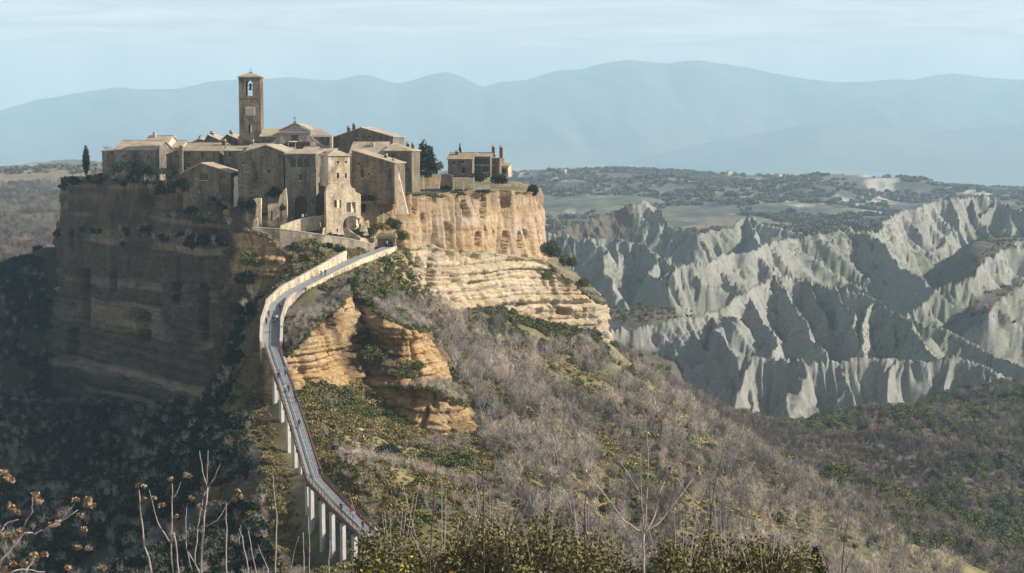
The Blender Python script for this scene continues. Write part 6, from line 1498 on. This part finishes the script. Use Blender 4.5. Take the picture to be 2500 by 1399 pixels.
# ivy climbing on walls: flat clumps of leaves against the masonry
for k, (px, py, D, rx, rz, lab) in enumerate([(600, 500, 427.2, 2.4, 3.4, 'ivy climbing the lower left of the big gable house'), (668, 470, 426.6, 2.2, 3.0, 'ivy on the big gable house above the ruined wall'), (455, 455, 437, 2.0, 3.6, 'ivy on the left corner of the gabled ruin'), (900, 478, 422.4, 2.6, 1.4, 'weeds along the foot of the slope-roofed house'), (690, 505, 411.6, .8, 1.8, 'ivy on the broken wall left of the gateway'), (1090, 452, 455.6, 1.6, 1.4, 'ivy on the shaded garden wall')]):
    me = leaf_cloud('ivy_leaves', 180 + k, [(b_[0], b_[1] * .12, b_[2], b_[3], .25, b_[5]) for b_ in lumpy(180 + k, 8, rx, rx, rz, 0, .4)], int(500 * rx), .2, M['leaf_dark']); tree('ivy', lab, px, py + 12, D, me, rz * .6, .04, 'ivy')
# clipped hedge above the terrace wall
hp = [W(*p) for p in [(812, 582, 413), (835, 583, 413.5), (860, 584, 414), (885, 584, 415), (903, 585, 416)]]
hr = empty('hedge', tuple(hp[0])); tag(hr, 'dark clipped hedge above the terrace wall', 'hedge')
blobs = [((p - hp[0]).x, (p - hp[0]).y, 1.2, 1.5, .9, 1.3) for p in hp] + [((hp[i].lerp(hp[i + 1], .5) - hp[0]).x, (hp[i].lerp(hp[i + 1], .5) - hp[0]).y, 1.2, 1.5, .9, 1.3) for i in range(4)]
link_mesh('foliage', leaf_cloud('hedge_leaves', 61, blobs, 2600, .24, M['leaf_dark'], .5), None, hr)
mb = MB()
for p in hp: mb.tube([p - hp[0] + Vector((0, 0, -.5)), p - hp[0] + Vector((0, 0, 1.4))], [.09, .05], 5)
mb.build('stems', M['bark_dark'], hr)
# bare shrubs on the cliff edges
for k, (px, py, D, s, lab) in enumerate([(420, 545, 438, 1.0, 'pale leafless bush on the ledge of the shaded cliff'), (395, 540, 442, .8, 'smaller leafless bush left on that ledge'), (560, 560, 416, .9, 'leafless bush below the yellow bush'), (600, 560, 414, .8, 'leafless bush left of the ruined pillar'), (145, 545, 506, 1.3, 'leafless bush at the left edge of the cliff'), (165, 520, 500, 1.0, 'second leafless bush at the left edge of the cliff'),
        (1250, 466, 494, .7, 'leafless sapling on the cliff tip, left'), (1268, 466, 497, .8, 'leafless sapling on the cliff tip, middle'), (1282, 468, 500, .7, 'leafless sapling on the cliff tip, right'), (262, 378, 500, .9, 'leafless tree behind the small flat-roofed house'), (232, 425, 490, .8, 'thin leafless tree right of the left cypress'), (620, 740, 378, 1.0, 'leafless bush left of the causeway bend'), (600, 760, 380, .9, 'leafless bush hanging over the dark rock left of the causeway'),
        (770, 790, 345, .7, 'leafless scrub on the rock right of the causeway'), (745, 780, 343, .7, 'leafless scrub close right of the causeway'), (790, 830, 341, .6, 'lower leafless scrub on the rock right of the causeway'), (970, 660, 412, 1.0, 'leafless bush right of the causeway head'), (1000, 690, 415, 1.1, 'leafless bush under the left end of the sunlit cliff'), (985, 640, 420, 1.0, 'leafless bush beside the tunnel shelter')]):
    p = W(px, py, D); r = empty('bare_bush', tuple(p), k * 1.3); r.scale = (s, s, s * .9); tag(r, lab, 'bush')
    a, b = protos[k % 3]; link_mesh('stem', a, None, r); link_mesh('twigs', b, None, r)

# ------------------------------------------------------------------ foreground plants on the slope below the viewpoint
def stems(name, label, D, stem_list, heads=(), bark='bark_pale', head_mat='seed', cat='sapling', hs=.05, hn=26):
    """sapling drawn as stems: each a list of (column, row, radius in cm), with seed heads (column, row, size in cm)"""
    base = W(stem_list[0][0][0], stem_list[0][0][1], D); r = empty(name, tuple(base)); tag(r, label, cat)
    rr = random.Random(len(label))
    for st in stem_list:
        mb = MB(); dep = rr.uniform(-.5, .5); n = len(st)
        pts = [W(a, b, D + dep * (k / max(1, n - 1)) + rr.uniform(-.06, .06)) - base for k, (a, b, c) in enumerate(st)]
        if len(pts) >= 2:
            f = []; rd = []
            for k in range(len(pts) - 1):
                for t in (0, .33, .66): f.append(pts[k].lerp(pts[k + 1], t) + Vector((rr.uniform(-.02, .02), 0, rr.uniform(-.02, .02))) * (1 if t else 0)); rd.append((st[k][2] * (1 - t) + st[k + 1][2] * t) / 120)
            f.append(pts[-1]); rd.append(st[-1][2] / 120)
            mb.tube(f, rd, 6); mb.build('stem', M[bark], r, True)
    for k, (a, b, c) in enumerate(heads):
        p = W(a, b, D + rr.uniform(-.3, .3)) - base; s = c / 125
        me = leaf_cloud('seed_head', 300 + k + len(label), [(0, 0, s, s * 1.2, s * 1.2, s * .8), (s * .5, 0, s * .6, s, s, s * .6)], hn, hs, M[head_mat], .2, 1.8); o = link_mesh('seed_head', me, None, r); o.location = p - Vector((0, 0, s))
    return r
stems('candelabra_sapling', 'bare forked sapling with upswept branches in the right foreground', 38, [
    [(1572, 1480, 4.2), (1571, 1380, 3.6), (1572, 1303, 3.4)], [(1572, 1303, 2.8), (1520, 1270, 2.2), (1470, 1200, 1.9), (1435, 1155, 1.0)], [(1572, 1303, 2.6), (1600, 1255, 2.0), (1612, 1200, 1.7), (1622, 1175, .9)],
    [(1572, 1303, 2.4), (1578, 1220, 1.9), (1583, 1120, 1.7), (1580, 1055, 1.0)], [(1572, 1303, 2.0), (1620, 1265, 1.6), (1650, 1225, 1.4), (1690, 1170, .8)], [(1570, 1285, 1.6), (1566, 1200, 1.2), (1563, 1105, .7)], [(1562, 1205, 1.2), (1530, 1150, 1.0), (1505, 1108, .6)],
    [(1572, 1375, 2.0), (1535, 1395, 1.5), (1500, 1425, .8)], [(1572, 1368, 1.4), (1585, 1345, 1.0), (1592, 1335, .6)], [(1655, 1225, 1.2), (1668, 1180, .9), (1690, 1140, .6)], [(1710, 1295, 1.4), (1690, 1220, 1.2), (1668, 1190, 1.1), (1650, 1165, .8)]],
    [(1580, 1058, 5), (1566, 1068, 3), (1606, 1066, 3), (1640, 1155, 5), (1636, 1143, 4), (1680, 1130, 6), (1702, 1142, 7), (1706, 1155, 5), (1650, 1160, 5), (1665, 1128, 4)])
stems('sapling_clump', 'clump of pale reddish saplings in the left foreground', 36, [
    [(510, 1480, 3.4), (492, 1400, 3.0), (497, 1290, 2.6), (507, 1190, 2.2)], [(507, 1190, 1.8), (494, 1150, 1.4), (487, 1100, .8)], [(507, 1190, 1.5), (508, 1100, .7)], [(507, 1190, 1.6), (525, 1165, 1.3), (541, 1120, .7)], [(497, 1288, 1.6), (530, 1270, 1.3), (560, 1225, 1.0), (580, 1205, .6)],
    [(376, 1480, 3.0), (368, 1390, 2.6), (350, 1310, 2.2), (342, 1240, 1.8), (339, 1195, 1.0)], [(425, 1420, 2.2), (418, 1330, 2.0), (420, 1240, 1.7), (420, 1180, .9)], [(412, 1322, 1.8), (385, 1275, 1.5), (364, 1196, .9)], [(422, 1216, 1.2), (433, 1200, 1.0), (442, 1176, .6)],
    [(440, 1480, 2.6), (433, 1370, 2.2), (424, 1300, 1.8)], [(476, 1380, 1.8), (482, 1290, 1.5), (494, 1230, 1.2), (502, 1200, .7)], [(488, 1400, 1.6), (455, 1340, 1.3), (470, 1395, 1.0)], [(552, 1480, 2.2), (552, 1380, 2.0), (554, 1290, 1.6), (552, 1225, .9)], [(455, 1340, 1.2), (456, 1240, .6)]],
    [(338, 1183, 6), (350, 1186, 5), (346, 1214, 5), (415, 1170, 5), (452, 1158, 6), (460, 1162, 5), (390, 1234, 5), (400, 1232, 4), (466, 1216, 5), (430, 1260, 3), (522, 1226, 5), (512, 1228, 3), (580, 1197, 5), (572, 1218, 5), (588, 1212, 4), (488, 1234, 4), (376, 1216, 3)])
stems('sapling_clump', 'thin pale saplings against the bridge piers in the foreground', 40, [
    [(676, 1480, 2.6), (672, 1380, 2.4), (676, 1260, 2.0), (668, 1190, 1.4), (666, 1160, .8)], [(612, 1480, 2.0), (606, 1390, 1.8), (592, 1310, 1.5), (584, 1290, .8)], [(584, 1330, 1.2), (588, 1282, .6)], [(645, 1480, 2.0), (622, 1380, 1.6), (606, 1295, 1.0)], [(740, 1480, 2.0), (742, 1360, 1.6), (740, 1300, 1.0)], [(757, 1480, 1.8), (756, 1330, 1.4), (753, 1260, .8)], [(806, 1480, 2.0), (803, 1390, 1.6), (806, 1320, 1.0)], [(660, 1470, 1.6), (655, 1390, 1.4), (630, 1330, .8)], [(700, 1480, 1.6), (712, 1380, 1.2), (730, 1310, .7)]],
    [(612, 1250, 4), (606, 1252, 3), (663, 1200, 3)])
for k, (lab, st) in enumerate([('dark thin whip rising in front of the ochre slope, left', [[(960, 1480, 1.8), (1010, 1420, 1.6), (1052, 1355, 1.4)], [(1075, 1480, 2.4), (1055, 1360, 2.0), (990, 1280, 1.5), (950, 1215, 1.2), (944, 1165, .7)]]),
        ('tall dark whip in front of the ochre slope, middle', [[(1050, 1480, 2.2), (1052, 1340, 1.9), (1060, 1180, 1.5), (1078, 1050, .8)]]), ('tall dark forked whip in front of the wooded flank', [[(1184, 1480, 2.8), (1182, 1370, 2.4), (1180, 1250, 1.9), (1178, 1150, 1.5), (1170, 1060, .8)], [(1182, 1372, 2.0), (1240, 1310, 1.7), (1270, 1230, 1.3), (1286, 1110, .7)], [(1182, 1368, 1.8), (1145, 1280, 1.4), (1120, 1210, .9)]]),
        ('dark whips in front of the wooded flank, right of the forked one', [[(1240, 1480, 2.0), (1238, 1340, 1.6), (1234, 1250, 1.0)], [(1428, 1400, 1.8), (1428, 1260, 1.4), (1430, 1190, .8)], [(1385, 1480, 2.0), (1395, 1400, 1.6), (1392, 1310, 1.1)]]), ('forked dark whip beside the candelabra sapling', [[(1722, 1480, 2.2), (1732, 1300, 1.8), (1745, 1180, 1.4), (1768, 1100, .8)], [(1736, 1280, 1.2), (1733, 1180, .8)], [(1738, 1190, 1.0), (1770, 1210, .7)], [(1620, 1350, 1.2), (1630, 1260, 1.0), (1660, 1150, .6)]]),
        ('bare stems at the bottom right of the foreground', [[(2050, 1480, 2.0), (2056, 1380, 1.7), (2066, 1290, 1.3), (2076, 1250, .7)], [(2040, 1480, 2.0), (2020, 1380, 1.7), (2002, 1330, 1.2)], [(2062, 1400, 1.4), (2085, 1350, .8)], [(1925, 1480, 2.0), (1930, 1380, 1.6), (1920, 1330, 1.0)]])]):
    stems('dark_whip', lab, 34 + k * 1.5, st, [(st[0][-1][0], st[0][-1][1], 2)] if k in (4,) else (), 'bark_dark')
stems('seed_head_bush', 'leaning bush with tan seed heads in the dark lower left corner', 30, [
    [(-60, 1480, 2.6), (0, 1370, 2.2), (60, 1300, 1.8), (85, 1304, 1.5), (130, 1285, 1.3), (190, 1245, .8)], [(0, 1300, 1.6), (15, 1278, 1.3), (45, 1268, .7)], [(60, 1282, 1.2), (80, 1250, 1.0), (78, 1215, .6)], [(-20, 1480, 2.0), (30, 1395, 1.7), (65, 1390, 1.4), (110, 1396, .8)], [(50, 1470, 1.6), (65, 1390, 1.3), (85, 1360, .7)], [(110, 1290, 1.0), (150, 1270, .8), (185, 1225, .5)]],
    [(8, 1150, 8), (18, 1165, 8), (28, 1172, 6), (26, 1235, 8), (40, 1250, 7), (85, 1208, 8), (96, 1222, 7), (185, 1220, 6), (215, 1218, 7), (218, 1232, 7), (228, 1234, 4), (196, 1258, 5), (8, 1305, 9), (28, 1310, 8), (50, 1295, 7), (125, 1280, 7), (140, 1276, 7), (82, 1355, 7), (108, 1352, 6), (190, 1335, 6), (214, 1338, 7), (30, 1375, 8), (56, 1376, 7), (248, 1385, 7), (165, 1385, 6), (205, 1292, 5), (48, 1300, 7), (12, 1392, 8)], 'bark_pale', 'seed', 'bush', .045, 40)
# olive-leaved shrubs along the bottom edge
for k, (px, py, D, rx, rz, lab) in enumerate([(960, 1480, 46, 1.5, 2.2, 'olive-leaved shrub at the bottom edge by the bridge foot'), (1080, 1500, 44, 1.6, 2.4, 'olive-leaved shrub left of the tall dark whips'), (1200, 1480, 46, 1.7, 2.6, 'olive-leaved shrub under the forked dark whip'), (1320, 1490, 43, 1.7, 2.4, 'olive-leaved shrub right of the forked dark whip'), (1440, 1490, 45, 1.5, 2.3, 'olive-leaved shrub left of the candelabra sapling'), (1660, 1490, 44, 1.4, 1.9, 'olive-leaved shrub right of the candelabra sapling'), (1770, 1480, 46, 1.6, 2.1, 'olive-leaved shrub at the bottom edge, second right of the sapling'), (1870, 1500, 44, 1.5, 2.0, 'olive-leaved shrub rightmost along the bottom edge')]):
    me = leaf_cloud('olive_leaves', 500 + k, lumpy(500 + k, 16, rx * 1.25, rx, rz, 0, .3), 5600, .062, M['leaf_olive'], .1, 1.9)
    r = tree('olive_shrub', lab, px, py, D, me, rz * .6, .05, 'shrub', bark='bark_dark')
    for j in range(9):
        a = random.uniform(0, 6.28); q = MB(); d = random.uniform(.2, .8) * rx
        q.tube([(0, 0, 0), (math.cos(a) * d * .6, math.sin(a) * d * .6, rz * .7), (math.cos(a) * d, math.sin(a) * d, rz * random.uniform(1.0, 1.5))], [.016, .011, .005], 4); q.build('stem', M['bark_pale'], r)
me = leaf_cloud('yellow_leaves', 601, [(0, 0, .5, .7, .5, .3), (.9, 0, .3, .5, .4, .3), (-.5, 0, .3, .4, .4, .3)], 45, .055, M['leaf_yellow'], .2); tree('yellow_sprig', 'sprig of yellow leaves at the bottom edge by the bridge foot', 975, 1446, 36, me, .4, .02, 'shrub')
me = leaf_cloud('fir_needles', 602, cone_blobs(1.3, .42, 9), 2200, .06, M['leaf_dark'], .3, 3.0); tree('young_fir', 'young dark fir tip at the bottom right', 1990, 1440, 52, me, 1.2, .04, 'tree')

# ------------------------------------------------------------------ pale cut banks on the slope right of the bridge
for lab, pts, hh in (('long pale cut bank on the ochre slope right of the bridge', [(858, 1096, 309), (875, 1090, 309.4), (893, 1086, 309.8), (912, 1083, 310.2), (934, 1080, 310.6)], 0.9), ('shorter pale cut bank above the long one', [(850, 1040, 320), (868, 1040, 320.3), (886, 1036, 320.6), (904, 1032, 321)], 0.6)):
    P = pathpx(pts, 22); root = empty('earth_bank', (P[0][0], P[0][1], ground(P[0][0], P[0][1]))); tag(root, lab, 'bank'); mb = MB(); o = Vector(root.location); rr_ = random.Random(len(lab))
    tp = [Vector((q[0], q[1], ground(q[0], q[1]) + hh * .75 + .25 * math.sin(q[0] * 1.3))) - o for q in P]
    for i in range(len(tp) - 1):
        a, b = tp[i], tp[i + 1]; f = Vector((.1, -.8, 0)); k = Vector((0, 1.6, -.2)); dn = Vector((0, 0, -hh - 1.6))
        mb.hexa([a + f + dn, b + f + dn, b + k + dn, a + k + dn], [a, b, b + k, a + k])
    mb.build('face', M['coping'], root)

# ------------------------------------------------------------------ walkers on the bridge
def body_mesh(name, stride, arm, lean, turn):
    """one continuous figure grown over a posed skeleton (faces -Y)"""
    V, E, R = [], [], []
    def v(p, r, parent=None):
        V.append(p); R.append(r)
        if parent is not None: E.append((parent, len(V) - 1))
        return len(V) - 1
    pel = v((0, 0, .93), .135); ab = v((0, -.01 - lean * .3, 1.1), .125, pel); ch = v((0, -.02 - lean * .7, 1.3), .15, ab); nk = v((0, -.02 - lean, 1.46), .062, ch)
    hb = v((0, -.045 - lean, 1.56), .085, nk); hm = v((.01 * turn, -.05 - lean, 1.64), .098, hb); ht = v((.01 * turn, -.04 - lean, 1.73), .075, hm); v((.02 * turn, -.135 - lean, 1.615), .022, hm)
    for s in (-1, 1):
        st = stride * s
        hip = v((s * .095, 0, .88), .098, pel); kn = v((s * .105, -st * .5 - .03, .5), .066, hip); an = v((s * .105, -st + (.06 if st < 0 else 0), .1 + (.05 if st < 0 else 0)), .045, kn); v((s * .115, -st - .16 + (.06 if st < 0 else 0), .045 + (.02 if st < 0 else 0)), .042, an)
        sh = v((s * .185, -.02 - lean * .8, 1.38), .072, ch); el = v((s * .245, st * arm * .5 + .03 - lean * .4, 1.11), .05, sh); wr = v((s * .235, st * arm - .06, .88), .036, el); hd = v((s * .23, st * arm - .09, .8), .036, wr); v((s * .225, st * arm - .11, .72), .02, hd); v((s * .19, st * arm - .13, .79), .014, hd)
    me = bpy.data.meshes.new(name + '_frame'); me.from_pydata(V, E, []); ob = bpy.data.objects.new(name + '_frame', me); COL.objects.link(ob)
    md = ob.modifiers.new('skin', 'SKIN'); sub = ob.modifiers.new('sub', 'SUBSURF'); sub.levels = 1
    for i, sv in enumerate(me.skin_vertices[0].data): sv.radius = (R[i], R[i] * (.72 if i in (0, 1, 2) else 1.0)); sv.use_root = (i == 0)
    dg = bpy.context.evaluated_depsgraph_get(); ev = ob.evaluated_get(dg); out = bpy.data.meshes.new_from_object(ev); out.name = name
    bpy.data.objects.remove(ob); return out
POSES = [body_mesh('walker', .22, .9, .03, 0), body_mesh('walker', -.24, .8, .05, 1), body_mesh('stander', .04, .3, .0, -1)]
def cloth(name, c): return mottled(name, [(0.3, tuple(x * .8 for x in c)), (0.7, c)], 6.0, 0)
CL = {k: cloth(k + '_cloth', c) for k, c in dict(black=(.02, .02, .024), navy=(.03, .04, .08), red=(.5, .03, .05), white=(.75, .75, .74), grey=(.2, .2, .21), brown=(.14, .08, .05), blue=(.1, .16, .3), jeans=(.07, .09, .15), pale=(.5, .5, .52), green=(.09, .12, .06), wine=(.25, .04, .06)).items()}
def person(label, pos, rz, pose, top, legs, h=1.0):
    me = POSES[pose].copy(); me.materials.clear()
    for m in (CL[top], CL[legs], M['skin'], M['hair'], M['hair']): me.materials.append(m)
    mi = []
    for p in me.polygons:
        x, y, z = p.center
        if z > 1.66 or (z > 1.53 and y > -.035): k = 3
        elif z > 1.455: k = 2
        elif abs(x) > .15 and .66 < z < .84: k = 2
        elif z < .1: k = 4
        elif z < .93 and abs(x) < .19: k = 1
        else: k = 0
        mi.append(k)
    me.polygons.foreach_set('material_index', mi); me.shade_smooth()
    o = link_mesh('person', me); o.location = pos; o.rotation_euler = (0, 0, rz); o.scale = (h, h, h)
    tag(o, label, 'person', 'walkers on the causeway and footbridge')
def on_deck(py, off):
    """place on the deck that shows at that row of the photograph, off metres to photo left"""
    ss = np.linspace(0, bs[-1], 800); P = np.stack([np.interp(ss, bs, bp[:, k]) for k in range(3)], 1); _, yy = project(P[:, 0], P[:, 1], P[:, 2]); s = ss[np.argmin(np.abs(yy - py))]
    p, t, n = bridge_at(s); return p + n * off + Vector((0, 0, .0)), math.atan2(t.y, t.x)
for k, (py, off, up, pose, top, legs, h, lab) in enumerate([
        (604, .5, 1, 2, 'white', 'black', 1.0, 'person in white standing at the head of the causeway'), (605, -.3, 0, 0, 'black', 'black', 1.0, 'person in black beside the one in white at the causeway head'),
        (674, -.9, 0, 0, 'navy', 'black', 1.0, 'person in navy walking on the sunlit causeway'), (676, -.3, 0, 1, 'grey', 'jeans', .98, 'person in grey jacket beside the navy walker on the causeway'),
        (760, -.9, 1, 1, 'black', 'jeans', 1.0, 'person in black by the right parapet near the causeway bend'), (776, 1.0, 0, 2, 'brown', 'black', 1.0, 'person in brown by the left parapet at the bend'), (786, -.9, 1, 0, 'white', 'black', .97, 'person with white top in the group at the bend'),
        (794, 1.1, 0, 2, 'black', 'black', 1.0, 'person in black by the left parapet at the bend'), (800, -.6, 1, 1, 'navy', 'jeans', 1.02, 'person in navy at the front of the group at the bend'), (790, -.3, 0, 2, 'black', 'jeans', 1.0, 'person in black in the middle of the group at the bend'),
        (922, .5, 1, 0, 'blue', 'jeans', 1.0, 'person in blue jacket on the steep upper bridge'), (918, -.7, 1, 1, 'grey', 'black', 1.0, 'person in grey at the right rail of the steep upper bridge'), (928, .9, 0, 2, 'black', 'black', 1.0, 'person in black at the left rail of the steep upper bridge'),
        (958, .5, 0, 0, 'pale', 'jeans', 1.0, 'person in pale jacket walking beside the wine-red one'), (958, -.2, 0, 1, 'wine', 'black', .98, 'person in wine-red jacket on the upper bridge'), (974, -.9, 1, 2, 'black', 'black', 1.03, 'person in black at the right rail of the upper bridge'), (984, -.9, 1, 1, 'navy', 'black', .98, 'person in navy right behind the one at the right rail'),
        (1046, .0, 1, 0, 'black', 'jeans', 1.05, 'lone person in black walking on the middle of the bridge'), (1164, -1.0, 0, 2, 'navy', 'black', 1.0, 'person leaning at the right rail of the bridge elbow'),
        (1252, .8, 1, 1, 'black', 'black', 1.02, 'person in black on the lower bridge beside the red jacket'), (1258, -.4, 1, 0, 'red', 'jeans', 1.02, 'person in bright red jacket on the lower bridge'), (1266, -.1, 1, 2, 'pale', 'blue', .75, 'child in pale top in front of the red jacket'),
        (1296, .3, 1, 0, 'navy', 'jeans', 1.0, 'person in navy near the foot of the bridge'), (1300, -.5, 1, 1, 'grey', 'black', 1.0, 'person in grey near the foot of the bridge'), (1310, -.8, 1, 2, 'white', 'jeans', 1.0, 'person in white at the very foot of the bridge')]):
    p, a = on_deck(py, off); person(lab, p, a + math.pi / 2 + (math.pi if up else 0), pose, top, legs, h)
for px, py, D, top, legs, pose, lab in [(739, 537, 414, 'white', 'jeans', 2, 'person in white in front of the gateway'), (748, 536, 415, 'pale', 'black', 0, 'person in pale coat beside the gateway arch'), (712, 546, 410, 'blue', 'jeans', 1, 'person in blue on the ramp below the gateway')]:
    p = W(px, py, D); p.z = float(np.interp(py, [535, 556], [Wz(536, 415), Wz(554, 408)])); person(lab, p, .4, pose, top, legs)

# ------------------------------------------------------------------ houses far off
def far_house(label, px, D, w, d, h, rz, wall, group, dz=0.0):
    x = (px - CX) / F * D; z = ground(x, D) + dz; r = empty('farmhouse', (x, D, z), rz); tag(r, label, 'farmhouse', group)
    mb = MB(); mb.box(-w / 2, w / 2, 0, d, -3, h); mb.prism([(-w / 2, h), (w / 2, h), (0, h + w * .22)], 0, d); mb.build('wall', M[wall], r)
    rb = MB(); s = .44
    roof_slab(rb, (-w / 2 - .4, -.4, h - .17), (-w / 2 - .4, d + .4, h - .17), (0, d + .4, h + w * .22 + .03), (0, -.4, h + w * .22 + .03)); roof_slab(rb, (w / 2 + .4, d + .4, h - .17), (w / 2 + .4, -.4, h - .17), (0, -.4, h + w * .22 + .03), (0, d + .4, h + w * .22 + .03)); rb.build('roof', M['tile_dark'], r)
    for q in (-.25, .25):
        wb = MB(); wb.box(w * q - .5, w * q + .5, -.06, 0, h * .4, h * .4 + 1.4); wb.build('window', M['dark'], r)
for k, (px, D, w, lab) in enumerate([(1784, 3460, 15, 'bright farmhouse on the edge of the far plateau'), (1905, 3450, 9, 'small pale farmhouse right of the bright one on the far plateau'), (1928, 3470, 8, 'second small pale farmhouse on the far plateau edge'), (1381, 3050, 8, 'white hut low on the far plateau slope, leftmost'), (1747, 3010, 11, 'pale farmhouse on the slope below the bright one'), (1840, 3050, 12, 'wide pale farmhouse on the slope, left of a pair'), (1858, 3060, 11, 'wide pale farmhouse on the slope, right of a pair'), (1622, 3130, 10, 'pale farmhouse on the slope above the clay tooth')]):
    far_house(lab, px, D, w, 10, 6.5, .6 + .2 * k, 'plaster', 'farmhouses on the far plateau')
rr = random.Random(5)
for k in range(26):
    px = rr.gauss(1375, 32); D = rr.uniform(11500, 12300); far_house('tiny pale house of the distant town at the foot of the mountains', px, D, rr.uniform(18, 34), 18, rr.uniform(10, 16), rr.uniform(.4, 1.2), 'white', 'houses of the distant town', rr.uniform(0, 18))
for k in range(5):
    px = rr.gauss(1875, 10); far_house('tiny pale house of the hamlet right of the distant town', px, 11800 + 60 * k, 18, 14, 11, .8, 'white', 'houses of the distant hamlet', 4)

# ------------------------------------------------------------------ haze: the air of the place, one closed box of even density
hb = MB(); hb.box(-12000, 12000, -120, 20500, -520, 860)
hm = bpy.data.materials.new('pale_blue_haze'); hm.use_nodes = True
hn = hm.node_tree.nodes; hn.clear()
ho = hn.new('ShaderNodeOutputMaterial'); hv = hn.new('ShaderNodeVolumePrincipled')
hv.inputs['Color'].default_value = (0.58, 0.82, 1.0, 1)
hv.inputs['Density'].default_value = HAZE_DENSITY
hv.inputs['Anisotropy'].default_value = 0.0
hm.node_tree.links.new(hv.outputs[0], ho.inputs['Volume'])
tag(hb.build('haze', hm), 'pale blue haze lying over the whole valley', 'haze', kind='stuff')
